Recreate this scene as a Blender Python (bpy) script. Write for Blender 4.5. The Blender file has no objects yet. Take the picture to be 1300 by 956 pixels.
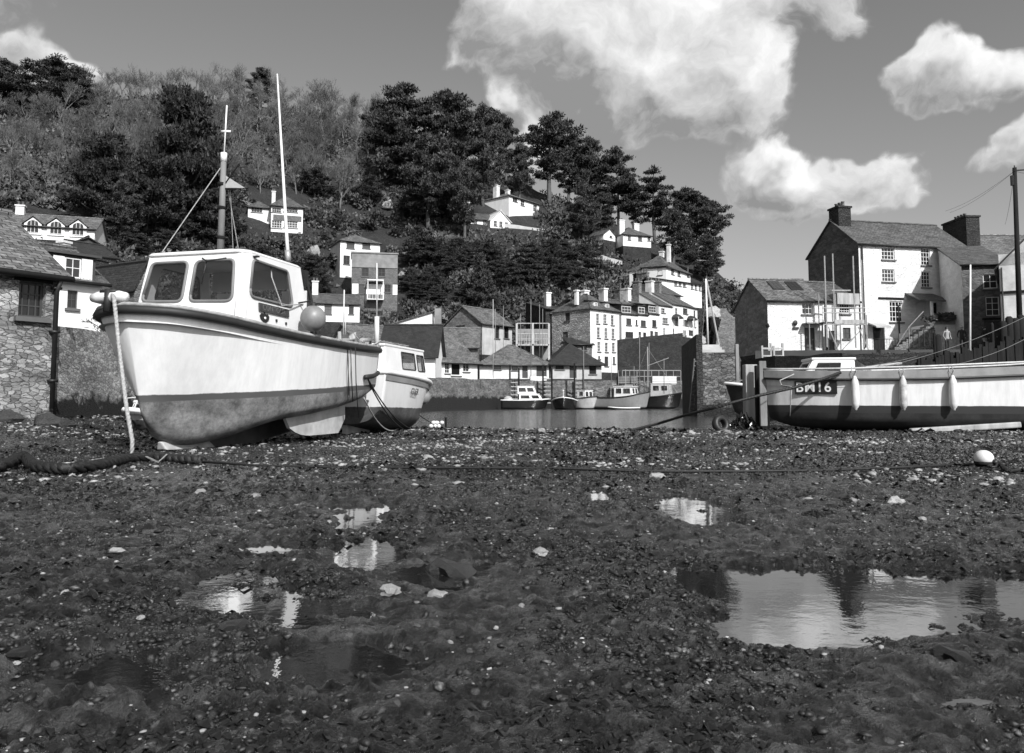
import bpy, bmesh, math, random
import numpy as np
from mathutils import Vector, Matrix
R = math.radians
SC = bpy.context.scene
COL = SC.collection
rnd = random.Random(7)

# ------------------------------------------------------------------ camera
CAMH = 0.70
FPX = 1000.0            # focal length in units of 1/1300 of the picture width
TILT = math.atan(75 / 1000.0)
cam_d = bpy.data.cameras.new('camera')
cam = bpy.data.objects.new('camera', cam_d)
COL.objects.link(cam)
cam_d.sensor_width = 36
cam_d.lens = 36 * FPX / 1300
cam_d.shift_y = -45 / 1300
cam_d.clip_start = 0.1
cam_d.clip_end = 9000
cam.location = (0, 0, CAMH)
cam.rotation_euler = (R(90) + TILT, 0, 0)
SC.camera = cam

def at(px, py, D):
    """world point at depth y = D seen at a place of the photograph (1300 x 956)"""
    dx, dy, dz = (px - 650), 1000.0, (433 - py)
    Y = dy * math.cos(TILT) - dz * math.sin(TILT)
    Z = dy * math.sin(TILT) + dz * math.cos(TILT)
    s = D / Y
    return Vector((dx * s, D, CAMH + Z * s))

# ------------------------------------------------------------------ tags
def tag(o, label=None, cat=None, group=None, kind=None):
    if label: o['label'] = label
    if cat: o['category'] = cat
    if group: o['group'] = group
    if kind: o['kind'] = kind
    return o

def empty(name, loc=(0, 0, 0), rz=0.0, label=None, cat=None, group=None, parent=None):
    o = bpy.data.objects.new(name, None)
    o.empty_display_size = 0.3
    COL.objects.link(o)
    o.location = loc
    o.rotation_euler = (0, 0, rz)
    if parent: o.parent = parent
    return tag(o, label, cat, group)

def kids(o):
    return [c for c in bpy.data.objects if c.parent == o]

def copy_tree(o, parent=None, kd=None):
    c = o.copy()
    COL.objects.link(c)
    c.parent = parent
    for ch in (kd or kids)(o):
        copy_tree(ch, c, kd)
    return c

# ------------------------------------------------------------------ mesh builder
class MB:
    def __init__(s):
        s.v = []; s.f = []; s.m = []
    def add(s, vs, fs, mi=0, M=None):
        n = len(s.v)
        if M is not None: vs = [M @ Vector(p) for p in vs]
        s.v.extend([tuple(p) for p in vs])
        s.f.extend([tuple(i + n for i in f) for f in fs])
        s.m.extend([mi] * len(fs))
        return s
    def box(s, x0, x1, y0, y1, z0, z1, mi=0, M=None):
        return s.add([(x0,y0,z0),(x1,y0,z0),(x1,y1,z0),(x0,y1,z0),(x0,y0,z1),(x1,y0,z1),(x1,y1,z1),(x0,y1,z1)],
                     [(3,2,1,0),(4,5,6,7),(0,1,5,4),(1,2,6,5),(2,3,7,6),(3,0,4,7)], mi, M)
    def quad(s, a, b, c, d, mi=0): return s.add([a,b,c,d], [(0,1,2,3)], mi)
    def prism(s, poly, off, mi=0):
        """closed polygon extruded by a vector"""
        n = len(poly); off = Vector(off)
        vs = [Vector(p) for p in poly] + [Vector(p) + off for p in poly]
        fs = [tuple(range(n)), tuple(range(2*n-1, n-1, -1))]
        for i in range(n):
            j = (i+1) % n
            fs.append((i, i+n, j+n, j))
        return s.add(vs, fs, mi)
    def tube(s, pts, rad, n=8, mi=0, cap=True):
        pts = [Vector(p) for p in pts]
        if not hasattr(rad, '__len__'): rad = [rad]*len(pts)
        base = len(s.v); up = Vector((0,0,1)); prev = None
        for i, p in enumerate(pts):
            t = (pts[min(i+1, len(pts)-1)] - pts[max(i-1, 0)])
            if t.length < 1e-9: t = Vector((0,0,1))
            t.normalize()
            if prev is None:
                a = t.cross(up if abs(t.z) < .9 else Vector((1,0,0))).normalized()
            else:
                a = (prev - t*prev.dot(t))
                a = a.normalized() if a.length > 1e-6 else t.cross(up).normalized()
            prev = a; b = t.cross(a)
            for k in range(n):
                an = 2*math.pi*k/n
                s.v.append(tuple(p + (a*math.cos(an) + b*math.sin(an))*rad[i]))
        for i in range(len(pts)-1):
            for k in range(n):
                k2 = (k+1) % n
                s.f.append((base+i*n+k, base+i*n+k2, base+(i+1)*n+k2, base+(i+1)*n+k)); s.m.append(mi)
        if cap:
            s.f.append(tuple(base+k for k in range(n-1, -1, -1))); s.m.append(mi)
            e = base+(len(pts)-1)*n
            s.f.append(tuple(e+k for k in range(n))); s.m.append(mi)
        return s
    def cyl(s, p, q, r, r2=None, n=10, mi=0): return s.tube([p, q], [r, r if r2 is None else r2], n, mi)
    def ball(s, c, rx, ry=None, rz=None, n=16, m=10, mi=0, M=None):
        ry = rx if ry is None else ry; rz = rx if rz is None else rz
        vs = [(c[0], c[1], c[2]-rz)]
        for i in range(1, m):
            ph = -math.pi/2 + math.pi*i/m
            for k in range(n):
                a = 2*math.pi*k/n
                vs.append((c[0]+rx*math.cos(ph)*math.cos(a), c[1]+ry*math.cos(ph)*math.sin(a), c[2]+rz*math.sin(ph)))
        vs.append((c[0], c[1], c[2]+rz)); fs = []
        for k in range(n):
            k2 = (k+1) % n
            fs.append((0, 1+k2, 1+k)); fs.append((len(vs)-1, 1+(m-2)*n+k, 1+(m-2)*n+k2))
            for i in range(m-2):
                fs.append((1+i*n+k, 1+i*n+k2, 1+(i+1)*n+k2, 1+(i+1)*n+k))
        return s.add(vs, fs, mi, M)
    def lathe(s, prof, n=12, mi=0, M=None):
        vs = []; fs = []
        for r, z in prof:
            for k in range(n):
                a = 2*math.pi*k/n; vs.append((r*math.cos(a), r*math.sin(a), z))
        for i in range(len(prof)-1):
            for k in range(n):
                k2 = (k+1) % n
                fs.append((i*n+k, i*n+k2, (i+1)*n+k2, (i+1)*n+k))
        return s.add(vs, fs, mi, M)
    def build(s, name, mats, parent=None, smooth=False, bevel=0.0, label=None, cat=None, group=None, kind=None, uv=True):
        me = bpy.data.meshes.new(name)
        me.from_pydata(s.v, [], s.f)
        if not isinstance(mats, (list, tuple)): mats = [mats]
        for m in mats: me.materials.append(m)
        if len(mats) > 1: me.polygons.foreach_set('material_index', s.m)
        if smooth: me.polygons.foreach_set('use_smooth', [True]*len(me.polygons))
        if uv and len(s.f) < 60000: auto_uv(me)
        me.update()
        o = bpy.data.objects.new(name, me)
        COL.objects.link(o)
        if parent: o.parent = parent
        if bevel:
            b = o.modifiers.new('bevel', 'BEVEL'); b.width = bevel; b.segments = 2; b.limit_method = 'ANGLE'
        return tag(o, label, cat, group, kind)

def auto_uv(me):
    uvl = me.uv_layers.new(name='UVMap')
    for p in me.polygons:
        n = p.normal
        if abs(n.z) > .995: u = Vector((1,0,0)); w = Vector((0,1,0))
        else:
            u = Vector((0,0,1)).cross(n).normalized(); w = n.cross(u)
        for li in p.loop_indices:
            c = me.vertices[me.loops[li].vertex_index].co
            uvl.data[li].uv = (c.dot(u), c.dot(w))

def np_mesh(name, V, F, mat, parent=None, smooth=False, **kw):
    """V (n,3) float array, F (m,k) int array"""
    me = bpy.data.meshes.new(name)
    V = np.asarray(V, dtype=np.float32); F = np.asarray(F, dtype=np.int32)
    k = F.shape[1]
    me.vertices.add(len(V)); me.vertices.foreach_set('co', V.ravel())
    me.loops.add(F.size); me.loops.foreach_set('vertex_index', F.ravel())
    me.polygons.add(len(F)); me.polygons.foreach_set('loop_start', np.arange(len(F), dtype=np.int32)*k)
    if smooth: me.polygons.foreach_set('use_smooth', np.ones(len(F), dtype=bool))
    me.materials.append(mat)
    me.update(calc_edges=True); me.validate()
    o = bpy.data.objects.new(name, me)
    COL.objects.link(o)
    if parent: o.parent = parent
    return tag(o, kw.get('label'), kw.get('cat'), kw.get('group'), kw.get('kind'))

# numpy value noise
_rs = np.random.RandomState(11)
_T = _rs.rand(256, 256)
def vn(x, y, s=0):
    x = np.asarray(x, float) + s*17.31; y = np.asarray(y, float) + s*9.73
    xi = np.floor(x).astype(int); yi = np.floor(y).astype(int)
    fx = x-xi; fy = y-yi
    fx = fx*fx*(3-2*fx); fy = fy*fy*(3-2*fy)
    a = _T[xi & 255, yi & 255]; b = _T[(xi+1) & 255, yi & 255]
    c = _T[xi & 255, (yi+1) & 255]; d = _T[(xi+1) & 255, (yi+1) & 255]
    return (a*(1-fx)+b*fx)*(1-fy) + (c*(1-fx)+d*fx)*fy - .5
def fbm(x, y, oct=4, s=0):
    t = 0; a = 1.0
    for i in range(oct):
        t = t + a*vn(x*2**i, y*2**i, s+i); a *= .5
    return t

# ------------------------------------------------------------------ materials (a grey world: black and white photograph)
class NT:
    def __init__(s, name):
        s.m = bpy.data.materials.new(name); s.m.use_nodes = True
        s.t = s.m.node_tree; s.b = s.t.nodes['Principled BSDF']
        s.co = None
    def n(s, ty, **kw):
        x = s.t.nodes.new(ty)
        for k, v in kw.items():
            if k in x.inputs.keys() if isinstance(k, str) else False: x.inputs[k].default_value = v
            else: setattr(x, k, v)
        return x
    def l(s, a, b): s.t.links.new(a, b)
    def coord(s, kind='Object', scale=(1,1,1)):
        tc = s.t.nodes.new('ShaderNodeTexCoord'); mp = s.t.nodes.new('ShaderNodeMapping')
        mp.inputs['Scale'].default_value = scale
        s.l(tc.outputs[kind], mp.inputs['Vector']); return mp.outputs['Vector']
    def noise(s, vec, scale, detail=4, rough=.55):
        x = s.t.nodes.new('ShaderNodeTexNoise'); x.inputs['Scale'].default_value = scale
        x.inputs['Detail'].default_value = detail; x.inputs['Roughness'].default_value = rough
        s.l(vec, x.inputs['Vector']); return x.outputs['Fac']
    def ramp(s, fac, pts):
        x = s.t.nodes.new('ShaderNodeValToRGB'); e = x.color_ramp.elements
        while len(e) < len(pts): e.new(.5)
        for i, (p, c) in enumerate(pts):
            e[i].position = p; e[i].color = (c, c, c, 1)
        s.l(fac, x.inputs['Fac']); return x.outputs['Color']
    def math(s, op, a, b=None, c=None, clamp=False):
        x = s.t.nodes.new('ShaderNodeMath'); x.operation = op; x.use_clamp = clamp
        for i, v in enumerate((a, b, c)):
            if v is None: continue
            if isinstance(v, (int, float)): x.inputs[i].default_value = v
            else: s.l(v, x.inputs[i])
        return x.outputs[0]
    def mix(s, fac, a, b, mode='MIX'):
        x = s.t.nodes.new('ShaderNodeMix'); x.data_type = 'RGBA'; x.blend_type = mode
        ins = (x.inputs[0], x.inputs[6], x.inputs[7])
        for i, v in zip(ins, (fac, a, b)):
            if isinstance(v, (int, float)): i.default_value = v if i is ins[0] else (v, v, v, 1)
            else: s.l(v, i)
        return x.outputs[2]
    def bump(s, h, strength=.5, dist=.02):
        x = s.t.nodes.new('ShaderNodeBump'); x.inputs['Strength'].default_value = strength
        x.inputs['Distance'].default_value = dist
        s.l(h, x.inputs['Height']); s.l(x.outputs['Normal'], s.b.inputs['Normal'])
    def col(s, c):
        if isinstance(c, (int, float)): s.b.inputs['Base Color'].default_value = (c, c, c, 1)
        else: s.l(c, s.b.inputs['Base Color'])
    def rough(s, r):
        if isinstance(r, (int, float)): s.b.inputs['Roughness'].default_value = r
        else: s.l(r, s.b.inputs['Roughness'])

def m_plain(name, c, rough=.6, var=.25, scale=3.0, bump=.0, bd=.01, bscale=None, spec=.5, metal=0, stretch=(1,1,1), perobj=0.0):
    t = NT(name); v = t.coord('Object', stretch)
    f = t.noise(v, scale, 5, .6)
    cc = t.ramp(f, [(.28, c*(1-var)), (.72, min(c*(1+var), .95))])
    if perobj:
        oi = t.t.nodes.new('ShaderNodeObjectInfo')
        cc = t.mix(1.0, cc, t.ramp(oi.outputs['Random'], [(0, 1-perobj), (1, 1.0)]), 'MULTIPLY')
    t.col(cc); t.rough(rough)
    t.b.inputs['Specular IOR Level'].default_value = spec
    t.b.inputs['Metallic'].default_value = metal
    if bump: t.bump(t.noise(v, bscale or scale*6, 4), bump, bd)
    return t.m

def m_stone(name, c_lo, c_hi, c_mortar, scale=3.0, squash=1.8, bump=.9, bd=.05, rough=.85, grime=0.0, mortar_w=.06):
    """rubble masonry from a distorted voronoi in wall UVs"""
    t = NT(name); v = t.coord('UV', (1, squash, 1))
    nz = t.t.nodes.new('ShaderNodeTexNoise'); nz.inputs['Scale'].default_value = scale*.9; nz.inputs['Detail'].default_value = 3
    t.l(v, nz.inputs['Vector'])
    add = t.t.nodes.new('ShaderNodeMixRGB'); add.blend_type = 'ADD'; add.inputs[0].default_value = .16
    t.l(v, add.inputs[1]); t.l(nz.outputs['Color'], add.inputs[2])
    vo = t.t.nodes.new('ShaderNodeTexVoronoi'); vo.inputs['Scale'].default_value = scale; t.l(add.outputs[0], vo.inputs['Vector'])
    ve = t.t.nodes.new('ShaderNodeTexVoronoi'); ve.feature = 'DISTANCE_TO_EDGE'; ve.inputs['Scale'].default_value = scale; t.l(add.outputs[0], ve.inputs['Vector'])
    sep = t.t.nodes.new('ShaderNodeSeparateColor'); t.l(vo.outputs['Color'], sep.inputs[0])
    fine = t.noise(v, scale*7, 5, .65)
    blot = t.noise(v, scale*1.3, 6, .72)
    tone = t.math('ADD', t.math('MULTIPLY', sep.outputs[0], .34), t.math('MULTIPLY', t.math('ADD', fine, blot), .42))
    stone = t.ramp(tone, [(.34, c_lo), (.78, c_hi)])
    edge = t.ramp(ve.outputs['Distance'], [(0.0, 0), (mortar_w, 1)])
    part = t.ramp(t.noise(v, scale*.8, 4, .7), [(.40, 0), (.60, 1)])
    cc = t.mix(t.math('MAXIMUM', edge, part), c_mortar, stone)
    if grime:
        g = t.ramp(t.noise(v, .6, 5, .65), [(.35, 1-grime), (.62, 1)])
        cc = t.mix(1.0, cc, g, 'MULTIPLY')
    t.col(cc); t.rough(rough)
    h = t.math('ADD', t.ramp(ve.outputs['Distance'], [(0, 0), (mortar_w*2.5, 1)]), t.math('MULTIPLY', fine, .5))
    t.bump(h, bump, bd)
    return t.m

def m_slate(name, c_lo, c_hi, w=.26, h=.15, rough=.55, stain=.4):
    t = NT(name); v = t.coord('UV')
    dn = t.t.nodes.new('ShaderNodeTexNoise'); dn.inputs['Scale'].default_value = 2.5; dn.inputs['Detail'].default_value = 3; t.l(v, dn.inputs['Vector'])
    dm_ = t.t.nodes.new('ShaderNodeVectorMath'); dm_.operation = 'MULTIPLY_ADD'; t.l(dn.outputs['Color'], dm_.inputs[0]); dm_.inputs[1].default_value = (.14, .10, 0); t.l(v, dm_.inputs[2]); v = dm_.outputs[0]
    br = t.t.nodes.new('ShaderNodeTexBrick'); br.inputs['Scale'].default_value = 1
    br.inputs['Brick Width'].default_value = w; br.inputs['Row Height'].default_value = h
    br.inputs['Mortar Size'].default_value = .012; br.inputs['Mortar Smooth'].default_value = .3
    br.inputs['Color1'].default_value = (c_lo, c_lo, c_lo, 1); br.inputs['Color2'].default_value = (c_hi, c_hi, c_hi, 1)
    br.inputs['Mortar'].default_value = (c_lo*.3, c_lo*.3, c_lo*.3, 1)
    t.l(v, br.inputs['Vector'])
    n1 = t.noise(v, .9, 6, .7); n2 = t.noise(v, 9, 4, .6)
    cc = t.mix(1.0, br.outputs['Color'], t.ramp(n1, [(.3, 1-stain), (.7, 1.0)]), 'MULTIPLY')
    cc = t.mix(t.ramp(n2, [(.56, 0), (.72, .55)]), cc, c_hi*1.9)
    t.col(cc); t.rough(rough)
    t.bump(t.math('SUBTRACT', t.math('MULTIPLY', n2, .4), br.outputs['Fac']), .7, .02)
    return t.m

def m_plank(name, c, w=.14, vertical=False, rough=.7, gap=.4):
    t = NT(name); v = t.coord('UV', (1,1,1))
    sx = t.t.nodes.new('ShaderNodeSeparateXYZ'); t.l(v, sx.inputs[0])
    ax = sx.outputs[0] if vertical else sx.outputs[1]
    fr = t.math('FRACT', t.math('DIVIDE', ax, w))
    line = t.ramp(fr, [(0.0, 0), (.1, 1)])
    n = t.noise(v, 2.5, 5, .7)
    cc = t.mix(line, c*gap, t.ramp(n, [(.25, c*.7), (.75, min(c*1.15, .9))]))
    t.col(cc); t.rough(rough); t.bump(line, .6, .015)
    return t.m

def m_glass(name, c=.02, rough=.06):
    t = NT(name); v = t.coord('Object')
    oi = t.t.nodes.new('ShaderNodeObjectInfo')
    t.col(t.ramp(oi.outputs['Random'], [(0, c*.5), (.6, c*1.5), (1, c*5)])); t.rough(rough)
    t.b.inputs['Specular IOR Level'].default_value = .5
    t.bump(t.noise(v, 1.2, 2), .08, .02)
    return t.m

MAT = {}
MAT['white'] = m_plain('white_painted_render', .74, .75, .10, 1.1, .25, .015, 12)
MAT['white_dirty'] = m_plain('weathered_white_render', .62, .8, .28, 1.3, .3, .02, 10)
MAT['offwhite'] = m_plain('pale_grey_render', .42, .8, .2, 1.3, .3, .02, 10)
MAT['grey_render'] = m_plain('grey_render', .22, .85, .3, 1.0, .3, .02, 9)
MAT['dark_render'] = m_plain('dark_render', .05, .85, .3, 1.2, .3, .02, 9)
MAT['white_stone'] = m_stone('whitewashed_rubble_stone', .70, .86, .62, 2.9, 2.8, .8, .03, .8, .16, .02)
MAT['stone'] = m_stone('grey_rubble_stone', .07, .38, .05, 3.2, 2.0, 1.0, .05, .85, .5)
MAT['stone_dark'] = m_stone('dark_rubble_stone', .015, .06, .012, 4.5, 2.0, 1.0, .05, .85, .5)
MAT['stone_mid'] = m_stone('mid_grey_stone', .10, .30, .07, 4.2, 2.2, .8, .04, .85, .4)
MAT['stone_pale'] = m_stone('pale_stone_end_wall', .20, .50, .16, 2.6, 2.2, 1.0, .05, .85, .35)
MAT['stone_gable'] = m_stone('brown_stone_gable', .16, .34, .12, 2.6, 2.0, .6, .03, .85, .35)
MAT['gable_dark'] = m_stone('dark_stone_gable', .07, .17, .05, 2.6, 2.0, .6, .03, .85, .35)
MAT['slate'] = m_slate('grey_slate', .07, .17, .26, .15, stain=.55)
MAT['slate_pale'] = m_slate('pale_lichened_slate', .09, .26, .26, .14, stain=.6)  # paler, more mottled slate for some of the roofs
MAT['slate_dark'] = m_slate('dark_slate', .022, .05)
MAT['slate_hung'] = m_slate('slate_hanging', .09, .16, .3, .2)
MAT['frame_white'] = m_plain('white_window_paint', .72, .5, .08)
MAT['frame_dark'] = m_plain('dark_window_paint', .045, .5, .2)
MAT['glass'] = m_glass('window_glass')
MAT['sill'] = m_plain('slate_sill', .10, .7, .2)
MAT['wood'] = m_plain('weathered_wood', .20, .8, .35, 4, .5, .01, 18, stretch=(1,1,.2))
MAT['wood_pale'] = m_plain('pale_weathered_wood', .36, .8, .35, 5, .6, .012, 20, stretch=(1,1,.15))
MAT['wood_dark'] = m_plain('tarred_wood', .014, .9, .5, 5, .6, .015, 14, spec=.2, stretch=(1,1,.2))
MAT['plank_dark'] = m_plank('dark_vertical_boards', .02, .22, True)
MAT['plank_grey'] = m_plank('grey_boards', .10, .16, False)
MAT['steel'] = m_plain('galvanised_steel', .42, .45, .2, 8, spec=.6, metal=.4)
MAT['black'] = m_plain('black_paint', .015, .5, .3)
MAT['pot'] = m_plain('clay_pot', .14, .8, .3)
MAT['tin'] = m_plain('white_enamel', .78, .4, .06)
MAT['rope_pale'] = m_plain('pale_rope', .34, .85, .35, 40, .8, .006, 90)
MAT['rope_dark'] = m_plain('wet_dark_rope', .010, .6, .4, 30, .8, .006, 80)
MAT['skin'] = m_plain('skin', .35, .6, .1)
MAT['cloth_pale'] = m_plain('pale_cloth', .40, .85, .2, 12)
MAT['cloth_dark'] = m_plain('dark_cloth', .03, .85, .2, 12)
# ------------------------------------------------------------------ sky, sun, clouds
SUN_AZ = 27.0      # degrees from behind the camera towards the right
SUN_EL = 38.0
sv = Vector((math.sin(R(SUN_AZ))*math.cos(R(SUN_EL)), -math.cos(R(SUN_AZ))*math.cos(R(SUN_EL)), math.sin(R(SUN_EL))))
sl = bpy.data.lights.new('sun', 'SUN'); sl.energy = 4.9; sl.angle = R(.53); sl.color = (1.0, 1.0, 1.0)
so = bpy.data.objects.new('sun', sl); COL.objects.link(so)
so.rotation_euler = (-sv).to_track_quat('-Z', 'Y').to_euler()
so.location = (20, -20, 60)

W = bpy.data.worlds.new('World'); SC.world = W; W.use_nodes = True
wt = W.node_tree; wt.nodes.clear()
def wn(ty): return wt.nodes.new(ty)
def wl(a, b): wt.links.new(a, b)
def wm(op, a, b=None, c=None, clamp=False):
    x = wn('ShaderNodeMath'); x.operation = op; x.use_clamp = clamp
    for i, v in enumerate((a, b, c)):
        if v is None: continue
        if isinstance(v, (int, float)): x.inputs[i].default_value = v
        else: wl(v, x.inputs[i])
    return x.outputs[0]
sky = wn('ShaderNodeTexSky'); sky.sky_type = 'NISHITA'; sky.sun_disc = False
sky.sun_elevation = R(SUN_EL); sky.sun_rotation = math.atan2(sv.x, sv.y)
sky.air_density = 1.0; sky.dust_density = 1.6; sky.ozone_density = 1.0
sp = wn('ShaderNodeSeparateColor'); wl(sky.outputs[0], sp.inputs[0])
# a yellow-red filter over black and white film
skybw = wm('ADD', wm('MULTIPLY', sp.outputs[0], .62), wm('ADD', wm('MULTIPLY', sp.outputs[1], .34), wm('MULTIPLY', sp.outputs[2], .04)))
tc = wn('ShaderNodeTexCoord')

blobs = [  # px, py, rx, ry (in pixels of the photograph), weight
    (640, 25, 75, 62, 1.0), (700, 50, 110, 70, 1.1), (800, 75, 130, 75, 1.15), (890, 100, 105, 75, 1.15), (935, 125, 48, 36, .8), (870, 155, 90, 26, .6), (745, 120, 90, 45, .8),
    (870, -30, 170, 60, 1.1), (985, -2, 85, 36, .9), (1055, 25, 40, 26, .5), (600, 80, 55, 22, .5),
    (1150, 95, 50, 36, 1.0), (1210, 95, 65, 40, 1.1), (1270, 118, 62, 27, 1.0), (1175, 132, 45, 18, .6), (1330, 110, 60, 40, 1.0),
    (980, 212, 48, 36, 1.15), (1060, 232, 75, 36, 1.2), (1125, 222, 50, 30, 1.0), (950, 240, 40, 28, .8), (1040, 268, 100, 14, .6), (1165, 240, 30, 18, .7),
    (1290, 193, 55, 17, .65), (1330, 205, 60, 35, .9),  
    (40, 55, 75, 26, 1.05), (95, 66, 25, 18, .8), (10, 90, 90, 22, .8), (655, 178, 24, 34, 1.1), (450, 90, 45, 24, .35),
     (-300, -150, 300, 120, .9), (1800, 60, 250, 80, 1.0), (500, -400, 300, 120, 1.0), (1300, -380, 260, 90, .9), (100, -350, 160, 70, .8)]
# billowing distortion of the direction looked at
nz = wn('ShaderNodeTexNoise'); nz.inputs['Scale'].default_value = 7.0; nz.inputs['Detail'].default_value = 4; nz.inputs['Roughness'].default_value = .6
wl(tc.outputs['Generated'], nz.inputs['Vector'])
vad = wn('ShaderNodeVectorMath'); vad.operation = 'MULTIPLY_ADD'; wl(nz.outputs['Color'], vad.inputs[0]); vad.inputs[1].default_value = (.15, .15, .15)
vof0 = wn('ShaderNodeVectorMath'); vof0.operation = 'SUBTRACT'; wl(tc.outputs['Generated'], vof0.inputs[0]); vof0.inputs[1].default_value = (.075, .075, .075); wl(vof0.outputs[0], vad.inputs[2])
nf = wn('ShaderNodeTexNoise'); nf.inputs['Scale'].default_value = 13; nf.inputs['Detail'].default_value = 7; nf.inputs['Roughness'].default_value = .66
wl(vad.outputs[0], nf.inputs['Vector'])
ng = wn('ShaderNodeTexNoise'); ng.inputs['Scale'].default_value = 13; ng.inputs['Detail'].default_value = 1; ng.inputs['Roughness'].default_value = .6
vof = wn('ShaderNodeVectorMath'); vof.operation = 'ADD'; wl(vad.outputs[0], vof.inputs[0]); vof.inputs[1].default_value = (.010, 0, .018)
wl(vof.outputs[0], ng.inputs['Vector'])
acc = 0.0; acc2 = 0.0
for (bx, by, rx, ry, w) in blobs:
    d = (at(bx, by, 1.0) - Vector((0, 0, CAMH))); L = d.length; d.normalize()
    kx = 1000*L*.94/rx*1.22; ky = 1000*L*.94/ry*1.22; K = Vector((kx, kx*.6, ky))
    ml = wn('ShaderNodeVectorMath'); ml.operation = 'MULTIPLY_ADD'; wl(vad.outputs[0], ml.inputs[0]); ml.inputs[1].default_value = K; ml.inputs[2].default_value = (-d.x*K.x, -d.y*K.y, -d.z*K.z)
    dt = wn('ShaderNodeVectorMath'); dt.operation = 'DOT_PRODUCT'; wl(ml.outputs[0], dt.inputs[0]); wl(ml.outputs[0], dt.inputs[1])
    e = wm('POWER', .3679, dt.outputs['Value'])
    acc = wm('MULTIPLY_ADD', e, w, acc)
    if w > .5:
        up = wn('ShaderNodeVectorMath'); up.operation = 'DOT_PRODUCT'; wl(ml.outputs[0], up.inputs[0]); up.inputs[1].default_value = (.35*w, 0, .85*w)
        acc2 = wm('MULTIPLY_ADD', e, up.outputs['Value'], acc2)
den = wm('ADD', acc, wm('MULTIPLY', wm('SUBTRACT', nf.outputs['Fac'], .5), .8))
def smooth(v, lo, hi):
    x = wn('ShaderNodeMapRange'); x.interpolation_type = 'SMOOTHSTEP'
    x.inputs['From Min'].default_value = lo; x.inputs['From Max'].default_value = hi
    wl(v, x.inputs['Value']); return x.outputs[0]
alpha = smooth(den, .36, .76)
# sunlit tops, greyer bases
puff = wm('SUBTRACT', nf.outputs['Fac'], ng.outputs['Fac'])
ccol = wm('ADD', .62, wm('ADD', wm('MULTIPLY', acc2, .44), wm('MULTIPLY', puff, .9)))
ccol = wm('MINIMUM', wm('MAXIMUM', ccol, .28), .95)
inv = wm('SUBTRACT', 1.0, alpha)
SKYK = 1.3
bw = wm('ADD', wm('MULTIPLY', wm('MULTIPLY', skybw, SKYK), inv), wm('MULTIPLY', wm('MULTIPLY', ccol, alpha), 10.0))
cb = wn('ShaderNodeCombineColor')
for i in range(3): wl(bw, cb.inputs[i])
bg = wn('ShaderNodeBackground'); bg.inputs['Strength'].default_value = .10
wl(cb.outputs[0], bg.inputs['Color'])
wo = wn('ShaderNodeOutputWorld'); wl(bg.outputs[0], wo.inputs[0])
vs = SC.view_settings
vs.view_transform = 'Standard'; vs.look = 'None'; vs.exposure = .12; vs.gamma = 1; vs.use_curve_mapping = False
SC.display_settings.display_device = 'sRGB'
SC.cycles.max_bounces = 6
SC.cycles.diffuse_bounces = 2
SC.cycles.caustics_reflective = False; SC.cycles.caustics_refractive = False
W.cycles.sampling_method = 'MANUAL'; W.cycles.sample_map_resolution = 256
# ------------------------------------------------------------------ harbour bed
POOLS = [  # x, y, rx, ry, depth
    (1.6, 3.12, .66, .46, .062), (1.08, 3.15, .42, .40, .058), (2.3, 3.05, .8, .38, .058), (1.3, 2.6, .3, .15, .04), (.9, 2.55, .30, .2, .042), (.85, 3.35, .28, .22, .05),
    (-.95, 5.1, .26, .5, .055), (-.72, 3.85, .17, .35, .055), (-.85, 4.5, .2, .4, .045), (-1.05, 4.0, .35, .22, .038),
    (-.95, 2.95, .3, .2, .038), (-.78, 2.72, .3, .16, .04), (-1.05, 2.15, .32, .2, .055), (-.45, 2.25, .25, .2, .045), (-1.1, 3.3, .2, .2, .035),
    (1.22, 5.4, .24, .8, .050), (.62, 6.1, .16, .5, .036), (-1.5, 5.6, .35, .25, .034), (-1.3, 6.6, .4, .25, .032),
    (1.2, 2.0, .3, .12, .03), (2.6, 2.3, .5, .15, .036), (-.3, 3.4, .3, .3, .030), (2.0, 7.2, .4, .3, .034)]
PUD = -.036
SEA = -.10
def ghz(x, y):
    x = np.asarray(x, float); y = np.asarray(y, float)
    z = np.zeros_like(x)
    z = z - .045*np.clip(y-19.5, 0, 60)                       # beach runs down into the harbour
    z = z + np.clip(-x-5.2-.08*y, 0, 6)*.10*np.clip((y-6)/6, 0, 1)   # bank up to the quay wall on the left
    z = z + .055*fbm(x*.35, y*.35, 3, 3)*np.clip((y-7)/6, 0, 1)
    near = np.clip((14-y)/6, 0, 1)
    z = z + .016*fbm(x*1.1, y*1.1, 3, 5) + .016*fbm(x*5, y*5, 3, 9)
    lump = np.abs(fbm(x*14, y*14, 3, 21))
    rag = np.clip(fbm(x*.9, y*.9, 2, 31)*1.6+.5, .12, 1.2)
    z = z + .040*lump*near*rag - .008
    z = z + .030*np.clip(fbm(x*24, y*30, 2, 51), 0, 1)*near*rag
    z = z + .009*fbm(x*55, y*55, 2, 41)*near
    wob = .30*fbm(x*3.2, y*3.2, 3, 61)+.22*fbm(x*11, y*13, 3, 71)
    for (px_, py_, rx, ry, dp) in POOLS:
        d = ((x-px_)/rx)**2 + ((y-py_)/ry)**2 + wob*2.6
        z = z - dp*1.15*np.clip(1.25-d*.85, 0, 1)**.8
    left = np.clip(1-((x+.85)/.75)**2, 0, 1)*np.clip(1-((y-3.9)/1.9)**2, 0, 1)
    z = z - .045*left*np.clip(fbm(x*1.6, y*7, 3, 131)+.02, 0, .5)
    z = z + (.026*fbm(x*8, y*11, 3, 111) + .014*fbm(x*27, y*34, 2, 121))*np.clip((9-y)/3, 0, 1)
    return z
def gz(x, y): return float(ghz(np.array([x]), np.array([y]))[0])

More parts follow.
